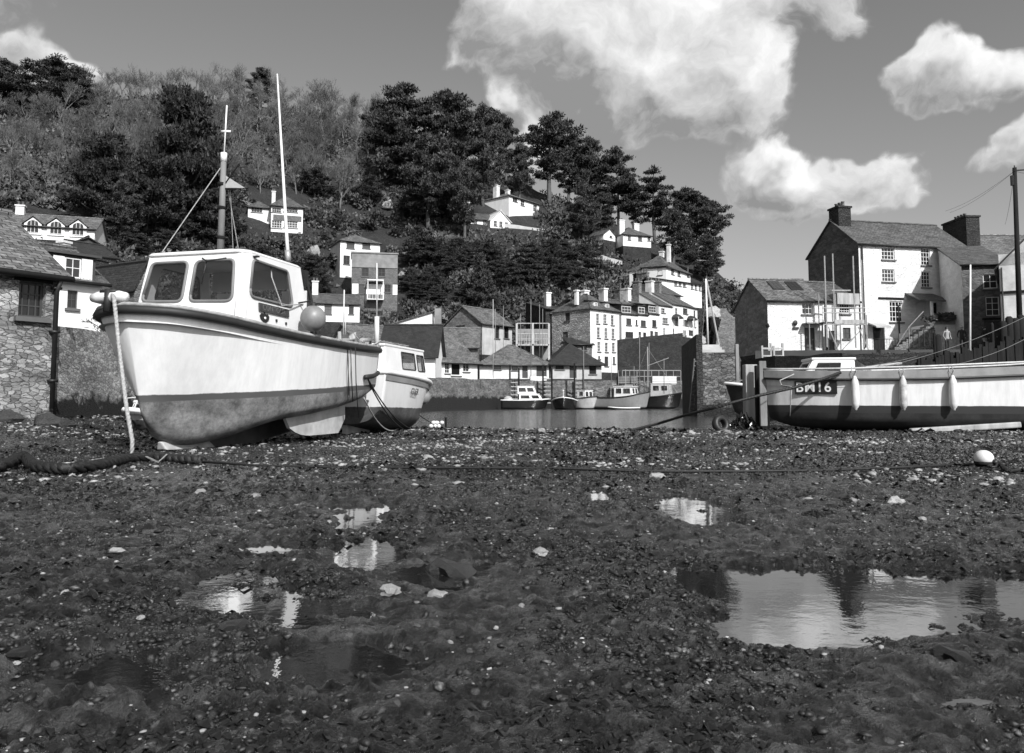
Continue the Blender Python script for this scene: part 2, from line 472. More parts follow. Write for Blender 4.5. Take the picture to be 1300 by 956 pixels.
m = NT('wet_mud_and_shingle')
v = m.coord('Object')
n1 = m.noise(v, 1.1, 5, .6); n2 = m.noise(v, 9, 6, .7); n3 = m.noise(v, 60, 5, .7)
vo = m.t.nodes.new('ShaderNodeTexVoronoi'); vo.inputs['Scale'].default_value = 34; m.l(v, vo.inputs['Vector'])
vsep = m.t.nodes.new('ShaderNodeSeparateColor'); m.l(vo.outputs['Color'], vsep.inputs[0])
n0 = m.noise(v, .55, 4, .6)
base = m.mix(m.ramp(n0, [(.42, 0), (.58, 1)]), m.ramp(n2, [(.34, .006), (.50, .022), (.66, .09)]), m.ramp(n2, [(.36, .012), (.50, .042), (.64, .12)]))
spk = m.math('MULTIPLY', m.ramp(vsep.outputs[0], [(.86, 0), (.90, 1)]), m.ramp(vo.outputs['Distance'], [(.25, 1), (.45, 0)]))
base = m.mix(m.math('MULTIPLY', spk, .5), base, .22)
m.col(base)
m.rough(m.ramp(n1, [(.30, .07), (.62, .30)]))
m.b.inputs['Specular IOR Level'].default_value = .6
m.bump(m.math('ADD', m.math('MULTIPLY', n2, .8), m.math('ADD', m.math('MULTIPLY', n3, 1.4), m.math('MULTIPLY', vo.outputs['Distance'], -.35))), 1.0, .03)
MUD = m.m
# fine sheet in front, spaced by perspective
ys = [1.15]
while ys[-1] < 9.0: ys.append(ys[-1] + max(.007, .0022*ys[-1]**1.6))
while ys[-1] < 62: ys.append(ys[-1] + .012*ys[-1])
us = np.concatenate([-np.geomspace(4.0, .86, 90), np.linspace(-.85, .85, 760), np.geomspace(.86, 4.0, 90)])
YY = np.array(ys)[:, None]*np.ones_like(us)[None, :]; XX = YY*us[None, :]
ZZ = ghz(XX, YY)
V = np.stack([XX, YY, ZZ], -1).reshape(-1, 3)
nr, nc = XX.shape
I = np.arange(nr*nc).reshape(nr, nc)
F = np.stack([I[:-1, :-1], I[:-1, 1:], I[1:, 1:], I[1:, :-1]], -1).reshape(-1, 4)
np_mesh('ground', V, F, MUD, smooth=True, kind='structure')
# the wider ground, to the horizon and behind the camera
b = MB()
FAR = 6000
ang = [2*math.pi*k/48 for k in range(48)]
b.quad((-FAR, -FAR, -4), (FAR, -FAR, -4), (FAR, FAR, -4), (-FAR, FAR, -4))
b.build('outer_ground', m_plain('far_land', .05, .9, .4, .01), kind='structure')
b = MB()   # mud beside and behind the camera, tucked just under the fine sheet
b.add([(-60, -30, -.02), (60, -30, -.02), (60, 1.16, -.02), (-60, 1.16, -.02)], [(0, 1, 2, 3)])
b.build('mud_flat', MUD, kind='structure')

def m_water(name, scale, strength, stretch, c=.012, rough=.03, dist=.02, metal=0.0):
    t = NT(name); v = t.coord('Object', stretch)
    t.col(c); t.rough(rough); t.b.inputs['IOR'].default_value = 1.33
    t.b.inputs['Specular IOR Level'].default_value = .75
    t.bump(t.noise(v, scale, 4, .6), strength, dist)
    if metal:      # extra gloss mixed in to brighten what the water mirrors
        gl = t.t.nodes.new('ShaderNodeBsdfGlossy'); gl.inputs['Roughness'].default_value = rough; gl.inputs['Color'].default_value = (.95, .95, .95, 1)
        t.l(t.b.inputs['Normal'].links[0].from_socket, gl.inputs['Normal'])
        mx = t.t.nodes.new('ShaderNodeMixShader'); mx.inputs[0].default_value = metal
        out = t.t.nodes['Material Output']; t.l(t.b.outputs[0], mx.inputs[1]); t.l(gl.outputs[0], mx.inputs[2]); t.l(mx.outputs[0], out.inputs['Surface'])
    return t.m
b = MB(); b.quad((-4.0, 1.2, PUD), (4.2, 1.2, PUD), (5.5, 8.6, PUD), (-4.5, 8.6, PUD))
b.build('puddle_water', m_water('still_puddle_water', 9, .10, (1, 1.2, 1), .015, .02, .008, .34), kind='structure')
b = MB(); b.quad((-70, 19.6, SEA), (120, 19.6, SEA), (120, 96, SEA), (-70, 96, SEA))
b.build('harbour_water', m_water('rippled_harbour_water', 3.2, .9, (.5, 1, 1), .06, .10, .06, .3), kind='structure')

# shingle: countless small stones and weed fronds
rs = np.random.RandomState(3)
ico = bmesh.new(); bmesh.ops.create_icosphere(ico, subdivisions=1, radius=1)
IV = np.array([v.co[:] for v in ico.verts]); IF = np.array([[v.index for v in f.verts] for f in ico.faces]); ico.free()
def scatter(name, N, ymin, ymax, smin, smax, mat, flat=.5, pw=2.0, dens=None, seed=1, lift=.2, grow=0.0, **kw):
    r = np.random.RandomState(seed)
    t = r.rand(N)**pw; y = ymin + (ymax-ymin)*t
    x = (r.rand(N)*1.9-.95)*y
    if dens is not None:
        k = dens(x, y) > r.rand(N); x = x[k]; y = y[k]; N = len(x)
    s = (smin + (smax-smin)*r.rand(N)**3)*(1+grow*y)
    sx = s*(.7+.8*r.rand(N)); sy = s*(.7+.6*r.rand(N)); sz = s*flat*(.6+.8*r.rand(N))
    a = r.rand(N)*6.283
    P = IV[None]*(1+.75*(r.rand(N, len(IV), 1)-.5))
    X = P[..., 0]*sx[:, None]; Y = P[..., 1]*sy[:, None]; Z = P[..., 2]*sz[:, None] + .35*P[..., 0]*sz[:, None]*(r.rand(N)[:, None]-.5)
    ca, sa = np.cos(a)[:, None], np.sin(a)[:, None]
    z0 = ghz(x, y)
    V = np.stack([x[:, None]+X*ca-Y*sa, y[:, None]+X*sa+Y*ca, z0[:, None]+Z+(sz*lift)[:, None]], -1).reshape(-1, 3)
    F = (IF[None]+(np.arange(N)*len(IV))[:, None, None]).reshape(-1, 3)
    return np_mesh(name, V, F, mat, **kw)
def dry(x, y):
    z = ghz(x, y); return np.where(z > PUD-.006, 1.0, .06)*np.where(y < 23.5, 1, 0)
def patchy(x, y):
    return dry(x, y)*np.clip(.35+1.6*fbm(x*.9, y*.9, 3, 77)+np.clip((y-6)/8, 0, .7), .05, 1)
def m_peb(name, lo, hi, rough):
    t = NT(name); v = t.coord('Object')
    vo = t.noise(v, 22, 3, .6); n = t.noise(v, 160, 3)
    c = t.ramp(vo, [(.36, lo), (.56, lo*1.8), (.70, hi)])
    t.col(c); t.rough(rough); t.bump(n, .4, .004); return t.m
PEB_D = m_peb('wet_dark_shingle', .008, .16, .58)
PEB_L = m_peb('pale_shell_and_grit', .16, .50, .7)
scatter('shingle', 46000, 1.3, 23.5, .003, .013, PEB_D, .5, 1.25, patchy, 5, .1, .20, kind='stuff', label='dark wet shingle spread over the drained harbour bed')
scatter('shell_grit_glints', 17000, 1.3, 23.3, .0015, .006, PEB_L, .5, 1.3, patchy, 8, .3, .22, kind='stuff', label='pale shell fragments and grit in the mud, also imitating wet glints')  # shell and grit; many of the pale bits imitate wet glints
scatter('pale_shingle', 17500, 6.5, 23.3, .012, .040, PEB_L, .45, .9, lambda x, y: dry(x, y)*np.clip(.2+2.2*fbm(x*.5, y*.8, 3, 177), .02, 1), 18, .3, .02, kind='stuff', label='pale flat stones of the upper shingle near the beached boats')
CRUMB = m_peb('crumbled_mud', .006, .12, .55)
scatter('mud_crumbs', 80000, 1.25, 12, .003, .0095, CRUMB, .7, 1.5, lambda x, y: np.clip(2.4*fbm(x*1.3, y*1.3, 3, 211)-.02, .01, 1)*np.where(ghz(x, y) > PUD-.010, 1, .02), 28, .15, .22, kind='stuff', label='wet crumbled mud and broken weed fragments')
# ragged seaweed: little curled fronds
def weed(name, N, mat, seed, **kw):
    r = np.random.RandomState(seed)
    y = 1.3+20*r.rand(N)**1.8; x = (r.rand(N)*1.6-.8)*y
    k = (fbm(x*.8, y*.8, 3, 91)+.25*fbm(x*4, y*4, 2, 95) > .0) & (ghz(x, y) > PUD-.012); x = x[k]; y = y[k]; N = len(x)
    z = ghz(x, y); s = (.0018+.0055*r.rand(N)**2)*(1+.55*y)
    V = np.zeros((N, 6, 3)); a = r.rand(N)*6.283
    for i, (u, w, h) in enumerate([(-1, -.35, 0), (-1, .35, .1), (0, -.4, .7), (0, .4, .5), (1.2, -.2, .25), (1.1, .3, .05)]):
        uu = u*s*(1+.5*r.rand(N)); ww = w*s*(1+.7*r.rand(N)); hh = h*s*(.5+1.3*r.rand(N))
        V[:, i, 0] = x+uu*np.cos(a)-ww*np.sin(a); V[:, i, 1] = y+uu*np.sin(a)+ww*np.cos(a); V[:, i, 2] = z+hh+.002
    F = np.array([[0, 2, 3, 1], [2, 4, 5, 3]])
    F = (F[None]+(np.arange(N)*6)[:, None, None]).reshape(-1, 4)
    return np_mesh(name, V.reshape(-1, 3), F, mat, **kw)
WEED = m_plain('wet_bladder_wrack', .012, .26, .5, 20, .4, .005, 60)
weed('seaweed_cover', 30000, WEED, 4, kind='stuff', label='dark wet seaweed strewn over the mud')

# stones large enough to be told apart
def stone_mesh(seed):
    r = random.Random(seed)
    bm = bmesh.new(); bmesh.ops.create_icosphere(bm, subdivisions=2, radius=1)
    for v_ in bm.verts:
        n = v_.co.normalized()
        k = 1+.22*math.sin(n.x*3.1+seed)+.16*math.sin(n.y*4.3+seed*2)+.14*math.sin(n.z*5+n.x*4+seed)+r.uniform(-.05, .05)
        v_.co = Vector((n.x*k, n.y*k*.75, max(n.z*k*.48, -.3)))
    me = bpy.data.meshes.new('stone'); bm.to_mesh(me); bm.free(); return me
ST_L = m_plain('pale_beach_stone', .38, .7, .35, 9, .5, .01, 40, perobj=.4)
ST_D = m_plain('dark_weeded_stone', .035, .35, .5, 9, .8, .02, 30, perobj=.3)
stone_l = [stone_mesh(i) for i in range(4)]; stone_d = [stone_mesh(i+9) for i in range(4)]
for me in stone_l: me.materials.append(ST_L)
for me in stone_d: me.materials.append(ST_D)
def put_stone(px, py, w, dark, label, group=None, name='stone'):
    D = CAMH/(py-508)*1000; X = (px-650)/1000*D
    o = bpy.data.objects.new(name, (stone_d if dark else stone_l)[rnd.randrange(4)])
    COL.objects.link(o); s = w*D/2000.0
    o.location = (X, D, gz(X, D)+s*.12); o.scale = (s, s, s*rnd.uniform(.8, 1.2)); o.rotation_euler = (0, 0, rnd.uniform(0, 6))
    tag(o, label, 'stone', group)
for (px, py, w, dark, lab) in [
    (259, 621, 16, 0, 'pale angular stone on open mud below the bow of the left boat'),
    (158, 696, 18, 0, 'rounded white stone alone on the smooth mud at left'),
    (575, 712, 62, 1, 'long low dark rock lying in the middle of the harbour mud'),
    (545, 583, 18, 0, 'pale block of stone lying just behind the long mooring line'),
    (832, 603, 20, 0, 'flat pale stone right beside the long mooring line'),
    (1130, 637, 24, 0, 'long flat pale stone below the moored buoy, on dark shingle'),
    (500, 745, 30, 0, 'pair of pale stones lumped together in the wet middle ground'),
    (560, 747, 30, 0, 'pale streaked stone just right of the lumped pale pair'),
    (685, 700, 26, 0, 'knobbly pale stone right of the long low dark rock'),
    (307, 788, 36, 1, 'dark weedy rock beside the bright rippled puddles at left'),
    (45, 818, 30, 1, 'dark rock with a pale top at the lower left edge of the mud'),
    (270, 840, 26, 1, 'small black rock between the two dark pools at the bottom'),
    (656, 838, 26, 1, 'brown-grey half buried rock at the bottom centre'),
    (1252, 785, 20, 1, 'black stone standing in the right end of the large puddle'),
    (1187, 791, 13, 1, 'small round black stone in the large puddle, left of a bigger one'),
    (1015, 732, 16, 1, 'small dark stone poking out of the left part of the large puddle'),
    (1048, 786, 36, 1, 'dark weed-covered rock on the near shore of the large puddle'),
    (1195, 826, 46, 1, 'largest dark rock in the lower right, below the big puddle')]:
    put_stone(px, py, w, dark, lab)
for i in range(130):
    py = 545+300*rnd.random()**1.6; px = rnd.uniform(-20, 1320)
    dark = rnd.random() < .55
    if 905 < px < 1320 and 712 < py < 800 and rnd.random() < .9: continue
    put_stone(px, py, rnd.uniform(5, 13), dark, 'small dark wet stone among the shingle of the harbour bed' if dark else 'small pale stone among the shingle of the harbour bed',
              'small dark stones on the harbour bed' if dark else 'small pale stones on the harbour bed')
# clumps of wrack
def wrack_mesh(seed):
    r = random.Random(seed); b = MB()
    for i in range(70):
        a = r.uniform(0, 6.28); d = r.random()**.7; L = r.uniform(.15, .4)
        x, y = d*math.cos(a), d*math.sin(a)*.6; z = .28*(1-d)*r.uniform(.6, 1.2)
        a2 = r.uniform(0, 6.28); pts = [(x, y, z), (x+L*.5*math.cos(a2), y+L*.5*math.sin(a2), z+.08*r.random()), (x+L*math.cos(a2+.5), y+L*math.sin(a2+.5), max(z-.12, 0))]
        b.tube(pts, [.03, .045, .02], 4)
    me_o = b.build('wrack', WEED, uv=False); me = me_o.data; bpy.data.objects.remove(me_o); return me
wm_ = [wrack_mesh(i) for i in range(3)]
for (px, py, w) in [(190, 732, 34), (205, 728, 50), (160, 690, 20), (365, 655, 44), (398, 672, 40), (505, 642, 40), (560, 648, 40), (880, 740, 40), (950, 790, 50), (1060, 735, 40), (1125, 732, 50), (1170, 730, 34),
                    (1110, 800, 50), (1150, 812, 44), (980, 820, 50), (900, 830, 50), (700, 800, 44), (800, 760, 50), (720, 770, 36), (60, 755, 36), (590, 690, 36), (1030, 650, 44), (890, 640, 40), (1230, 830, 50), (780, 700, 44), (330, 800, 50)]:
    D = CAMH/(py-508)*1000; X = (px-650)/1000*D
    o = bpy.data.objects.new('seaweed_clump', wm_[rnd.randrange(3)]); COL.objects.link(o)
    s = w*D/2000.; o.location = (X, D, gz(X, D)); o.scale = (s, s, s*.8); o.rotation_euler = (0, 0, rnd.uniform(0, 6))
    tag(o, 'low heaped clump of dark wrack on the wet mud', 'seaweed', 'clumps of dark wrack on the mud')
# ------------------------------------------------------------------ the wooded hill
_px = np.array([-500, -200,   0, 200, 400, 500, 600, 700, 800, 880, 940, 985, 1040, 1300, 1800.])
_dc = np.array([ 200,  190, 185, 185, 185, 182, 178, 172, 165, 160, 150, 140,  135,  130,  130.])
_pc = np.array([ 150,  128, 120, 122, 145, 172, 205, 245, 292, 322, 360, 408,  445,  462,  462.])
_d0 = np.array([  60,   55,  52,  66,  86,  90,  90,  96, 100, 104, 110, 116,  118,  118,  118.])
_z0 = np.array([ 5.0,  5.0, 5.0, 4.0, 3.2, 3.2, 3.4, 5.0, 6.0, 6.0, 5.0, 4.5,  4.0,  4.0,  4.0])
def hill_z(x, y):
    x = np.asarray(x, float); y = np.asarray(y, float)
    px = 650+1000*x/np.maximum(y, 1)
    dc = np.interp(px, _px, _dc); d0 = np.interp(px, _px, _d0); z0 = np.interp(px, _px, _z0)
    zc = CAMH + (508-np.interp(px, _px, _pc))/1000*dc*1.02
    t = np.clip((y-d0)/(dc-d0), 0, 1)
    f = t*.86 + .14*t*t*(3-2*t)
    z = z0+(zc-z0)*f
    z = z + 2.4*fbm(x*.045, y*.045, 4, 55)*np.clip(t*4, 0, 1)
    over = np.clip((y-dc)/320, 0, 1)
    z = z*(1-over) + 3*over + np.clip(1-over, 0, 1)*0
    return np.where(y < d0, z0 - np.clip((d0-y)*.0, 0, 1), z)
def on_hill(px, py, start=None, stop=210):
    """where the sight line through a place of the photograph meets the hillside"""
    D = start or max(float(np.interp(px, _px, _d0))-2, 40)
    while D < stop:
        p = at(px, py, D)
        if p.z <= float(hill_z(p.x, p.y)): return p
        D += .5
    p = at(px, py, float(np.interp(px, _px, _dc))-1)
    p.z = float(hill_z(p.x, p.y)); return p

t = NT('hillside_earth_and_ivy'); v = t.coord('Object')
a = t.noise(v, .35, 6, .7); b2 = t.noise(v, 3.0, 5, .7)
t.col(t.mix(t.ramp(b2, [(.4, 0), (.65, 1)]), t.ramp(a, [(.35, .010), (.65, .025)]), t.ramp(a, [(.35, .02), (.7, .06)])))
t.rough(.9); t.bump(b2, 1.0, .5)
HILLM = t.m
us = np.linspace(-1.25, 1.25, 260); ys_ = [46.]
while ys_[-1] < 600: ys_.append(ys_[-1]+max(1.0, .012*ys_[-1]) if ys_[-1] < 215 else ys_[-1]*1.08)
YY = np.array(ys_)[:, None]*np.ones_like(us)[None]; XX = YY*us[None]
ZZ = hill_z(XX, YY)
px_ = 650+1000*us[None]*np.ones_like(YY)
d0_ = np.interp(px_, _px, _d0)
ZZ = np.where(YY < d0_-1.0, -3.5, ZZ)
I = np.arange(YY.size).reshape(YY.shape)
F = np.stack([I[:-1, :-1], I[:-1, 1:], I[1:, 1:], I[1:, :-1]], -1).reshape(-1, 4)
np_mesh('hill', np.stack([XX, YY, ZZ], -1).reshape(-1, 3), F, HILLM, smooth=True, kind='structure')

# ---- foliage
def leafmat(name, lo, hi, rough=.6, trans=.0, scale=.7):
    t = NT(name); v = t.coord('Object'); n = t.noise(v, scale, 4, .65); f = t.noise(v, 6, 2)
    oi = t.t.nodes.new('ShaderNodeObjectInfo')
    c = t.ramp(t.math('ADD', t.math('MULTIPLY', n, .7), t.math('MULTIPLY', f, .3)), [(.38, lo), (.62, hi)])
    c = t.mix(1.0, c, t.ramp(oi.outputs['Random'], [(0, .7), (1, 1.0)]), 'MULTIPLY')
    t.col(c); t.rough(rough); t.b.inputs['Specular IOR Level'].default_value = .3
    return t.m
PINE = leafmat('pine_needles', .022, .082)
CEDAR = leafmat('dark_cedar_needles', .015, .048)
BUSH = leafmat('evergreen_leaves', .026, .105, .5)
BRUSH = leafmat('dry_scrub_leaves', .07, .20, .8)
BARK = m_plain('pine_bark', .09, .85, .4, 3, .6, .03, 8, stretch=(1, 1, .3))
TWIG = m_plain('bare_grey_twigs', .15, .85, .3, 1.5, perobj=.45)
TWIGD = m_plain('bare_dark_twigs', .08, .85, .3, 1.5, perobj=.4)

def tufts(C, Rr, n, size, rs, up=.5, thin=.35):
    """n small leaf triangles per clump, spread through flattened ellipsoids. C (k,3), Rr (k,3)"""
    k = len(C)
    d = rs.normal(size=(k, n, 3)); d /= np.linalg.norm(d, axis=2, keepdims=True)
    rad = rs.rand(k, n, 1)**.45
    bumpy = 1+.22*np.sin(d[..., :1]*7+rs.rand(k, 1, 1)*6)*np.cos(d[..., 1:2]*6)
    P = C[:, None]+d*rad*Rr[:, None]*bumpy
    out = d+np.array([0, 0, up])+rs.normal(size=(k, n, 3))*.5
    out /= np.linalg.norm(out, axis=2, keepdims=True)
    side = np.cross(out, rs.normal(size=(k, n, 3))); side /= np.linalg.norm(side, axis=2, keepdims=True)+1e-9
    s = size*(.6+.8*rs.rand(k, n, 1))
    A = P-side*s*thin; B = P+side*s*thin; Cc = P+out*s*1.1
    V = np.stack([A, B, Cc], 2).reshape(-1, 3)
    return V

def mesh_only(o):
    me = o.data; bpy.data.objects.remove(o); return me

def conifer(seed, prof, H=16., R_=5.5, nlimb=26, flat=.32, clump=1.5, n=95, leafs=.42, leafm=None, bare=.25, lean=.3, layered=False):
    """trunk mesh + crown mesh; prof(t) gives the crown radius factor at relative height t"""
    r = random.Random(seed); rs = np.random.RandomState(seed)
    tb = MB(); lx, ly = r.uniform(-lean, lean), r.uniform(-lean, lean)
    ax = lambda t: Vector((lx*H*.2*t*t+.25*math.sin(t*5+seed), ly*H*.2*t*t+.2*math.sin(t*4+seed*2), H*t))
    tb.tube([ax(i/9.*.93) for i in range(10)], [H*.028*(1-.85*i/9.)+.03 for i in range(10)], 7)
    C = []; RR = []
    for i in range(nlimb):
        t = bare+(1-bare)*((i+r.random()*.8)/nlimb)
        if layered: t = bare+(1-bare)*(round((t-bare)/(1-bare)*6)/6.*.97+.015*r.random())
        a = i*2.4+r.uniform(-.5, .5); L = R_*prof(t)*r.uniform(.75, 1.08)
        p0 = ax(min(t*.93, .93)); rise = L*r.uniform(.0, .35) if not layered else L*r.uniform(-.02, .10)
        if t > .9: rise = 0
        p1 = p0+Vector((math.cos(a)*L*.55, math.sin(a)*L*.55, rise*.35)); p2 = p0+Vector((math.cos(a)*L, math.sin(a)*L, rise))
        if L > 1.0: tb.tube([p0, p1, p2], [H*.009, H*.006, H*.003], 5)
        m_ = max(1, int(L/clump/.8))
        for j in range(m_):
            q = (j+.8)/m_
            if q < .3 and t < .75: continue
            p = p0.lerp(p2, min(q, 1.0)); s = clump*r.uniform(.65, 1.2)
            C.append((p.x+r.uniform(-.6, .6)*s, p.y+r.uniform(-.6, .6)*s, p.z+.15*s)); RR.append((s, s, s*flat*r.uniform(.8, 1.3)))
            if r.random() < .5:
                C.append((p.x+r.uniform(-1, 1)*s, p.y+r.uniform(-1, 1)*s, p.z+r.uniform(-.2, .35)*s)); RR.append((s*.7, s*.7, s*flat*.8))
    C.append(tuple(ax(.95))); RR.append((clump*.8, clump*.8, clump*.5))
    V = tufts(np.array(C), np.array(RR), n, leafs, rs)
    F = np.arange(len(V)).reshape(-1, 3)
    cm = mesh_only(np_mesh('crown', V, F, leafm or PINE))
    tm = mesh_only(tb.build('trunk', BARK, smooth=True, uv=False))
    return tm, cm, H
def clampf(x): return max(0.12, x)
P_umb = lambda t: clampf(1.15*math.sin(min(1, (t)/.78)*math.pi*.5)**2*(1-max(0, t-.78)/.22*.62))
P_round = lambda t: clampf(math.sin(math.pi*(.12+.80*t))**.8)
P_mass = lambda t: clampf(math.sin(math.pi*(.14+.80*t))**.8*(.80+.28*math.sin(t*23)))
P_cedar = lambda t: clampf(1.1*(1-max(0, t-.35)/.65*.72)*min(1, t/.25))
P_cone = lambda t: clampf(1.05*(1-t)**.75+.08)
CON = {
 'umb': [conifer(1, P_umb, 16, 5.2, 30, .36, 1.35, 110, .38, PINE, .30), conifer(2, P_umb, 16, 4.8, 34, .32, 1.3, 110, .38, PINE, .26, .5), conifer(12, P_umb, 16, 5.6, 40, .30, 1.2, 110, .36, PINE, .22, .5)],
 'tier': [conifer(3, P_round, 16, 4.2, 34, .30, 1.25, 100, .38, PINE, .30, .2, True)],
 'mass': [conifer(4, P_mass, 16, 6.4, 46, .26, 1.35, 120, .36, PINE, .20, .4), conifer(5, P_mass, 16, 7.0, 50, .24, 1.45, 120, .36, PINE, .24, .6), conifer(15, P_round, 16, 6.4, 44, .26, 1.4, 120, .36, PINE, .22, .5, True)],
 'cedar': [conifer(6, P_cedar, 16, 6.6, 70, .26, 1.7, 110, .46, CEDAR, .12, .2), conifer(7, P_cedar, 16, 7.2, 60, .24, 1.7, 110, .46, CEDAR, .2, .2)],
 'cone': [conifer(8, P_cone, 16, 4.0, 60, .45, 1.1, 90, .36, PINE, .08, .1)],
}
def put_conifer(kind, px, ytop, ybase, wf, label, name='pine_tree', D=None, group=None, cat='tree'):
    tm, cm, H0 = rnd.choice(CON[kind])
    p = on_hill(px, ybase) if D is None else at(px, ybase, D)
    h = (ybase-ytop)/1000*p.y
    e = empty(name, (p.x, p.y, p.z-.3), rnd.uniform(0, 6.28), label, cat, group)
    for nm, me in (('trunk', tm), ('crown', cm)):
        c = bpy.data.objects.new(nm, me); COL.objects.link(c); c.parent = e
    s = (h+.3)/H0; e.scale = (s*wf, s*wf, s)
    return e
TREES = [
 ('mass', 12, 74, 150, 1.0, 'dark pine on the skyline at the far left edge of the hill'),
 ('mass', 62, 68, 150, 1.15, 'broad dark pine on the skyline under the left cloud'),
 ('mass', 100, 80, 152, .8, 'right-hand dark pine of the small skyline clump at far left'),
 ('cedar', 232, 98, 300, .62, 'tallest black cedar on the left slope, behind the fishing boat mast'),
 ('cedar', 128, 162, 296, .72, 'broad low cedar with a bare pale trunk above the dormered cottage'),
 ('cedar', 186, 185, 312, .72, 'dark spreading cedar between the tall cedar and the low broad one'),
 ('cedar', 268, 225, 318, .85, 'dark low cedar just left of the white hillside villa'),
 ('mass', 155, 225, 315, .8, 'black evergreen crowding the roofs behind the fishing boat bow'),
 ('mass', 328, 80, 138, .75, 'small lone dark pine on the skyline left of the aerial pole'),
 ('mass', 520, 94, 252, .78, 'highest dark pine on the hill, left part of the big central mass'),
 ('mass', 574, 104, 262, .72, 'second highest dark pine, centre of the big central mass'),
 ('mass', 480, 122, 200, .62, 'dark pine at the left shoulder of the central pine mass'),
 ('mass', 614, 126, 262, .62, 'feathery topped pine at the right shoulder of the central mass'),
 ('mass', 545, 165, 296, .85, 'dark pine low in the central mass with forked trunk showing'),
 ('mass', 578, 190, 296, .62, 'black pine shading the white hillside house with the gables'),
 ('umb', 590, 205, 312, .7, 'pine with low flat boughs left of the gabled hillside house'),
 ('umb', 642, 136, 236, .60, 'slim pine with a gap of sky between it and the central mass'),
 ('umb', 697, 136, 262, .92, 'umbrella pine with a rounded top above the hillside house'),
 ('umb', 722, 168, 262, .8, 'umbrella pine leaning close to the taller rounded one'),
 ('mass', 752, 166, 272, .62, 'dark pine on the skyline right of the umbrella pines'),
 ('mass', 786, 182, 286, .68, 'wind-swept pine with upturned boughs on the skyline'),
 ('mass', 740, 228, 312, .72, 'dark rounded evergreen below the umbrella pines'),
 ('mass', 762, 240, 305, .75, 'round black pine above the small white cottage'),
 ('tier', 831, 201, 300, .82, 'narrow pine with flat tiers standing clear against the sky'),
 ('umb', 806, 222, 290, .62, 'short pine between the wind-swept pine and the tiered one'),
 ('umb', 880, 226, 322, .95, 'tall open pine at the seaward end of the hill'),
 ('umb', 902, 252, 338, .80, 'outermost pine leaning out over the seaward slope'),
 ('umb', 856, 262, 345, .80, 'low pine beside the upper white villa with two chimneys'),
 ('mass', 897, 296, 362, .85, 'dark bushy pine low on the seaward slope'),
 ('mass', 873, 290, 350, .6, 'dark evergreen directly right of the twin-chimney villa'),
 ('mass', 660, 178, 262, .6, 'pine in shade behind the hillside house chimney'),
 ('cone', 613, 318, 404, .9, 'conical dark fir above the wooden gabled boathouse'),
 ('mass', 700, 300, 352, .9, 'black rounded evergreen on the slope over the four-storey house'),
 ('mass', 668, 306, 365, .9, 'black rounded evergreen left of the chimneyed quay houses'),
 ('mass', 405, 338, 378, .9, 'dark evergreen shrub tree beside the small white cottage chimney'),
]
for k, px, yt, yb, wf, lab in TREES:
    put_conifer(k, px, yt, yb, wf, lab, 'cedar_tree' if k == 'cedar' else ('fir_tree' if k == 'cone' else 'pine_tree'))

for _ in range(400):
    if sum(1 for o in bpy.data.objects if o.get('group') == 'dark evergreens crowding the slope') >= 40: break
    px = rnd.uniform(130, 905); py = rnd.uniform(225, 400)
    lim = float(np.interp(px, [130, 300, 470, 600, 700, 800, 880, 905], [250, 270, 235, 275, 305, 325, 350, 380]))
    hi_ = float(np.interp(px, [130, 300, 400, 520, 700, 800, 905], [330, 345, 360, 400, 385, 350, 395]))
    if not (lim < py < hi_): continue
    h = rnd.uniform(24, 44)
    # keep the sight lines to the hillside houses open
    if any(a-12 < px < b+12 and (py-h < d and py > c) for (a, c, b, d) in [(305, 238, 385, 296), (420, 288, 506, 404), (395, 365, 458, 410), (592, 222, 696, 300), (765, 285, 835, 314), (812, 318, 895, 385), (10, 255, 118, 300), (425, 170, 440, 268)]): continue
    put_conifer('mass', px, py-h, py, rnd.uniform(1.0, 1.5), 'small dark evergreen tree among the trees crowding the slope', 'evergreen_tree', group='dark evergreens crowding the slope')

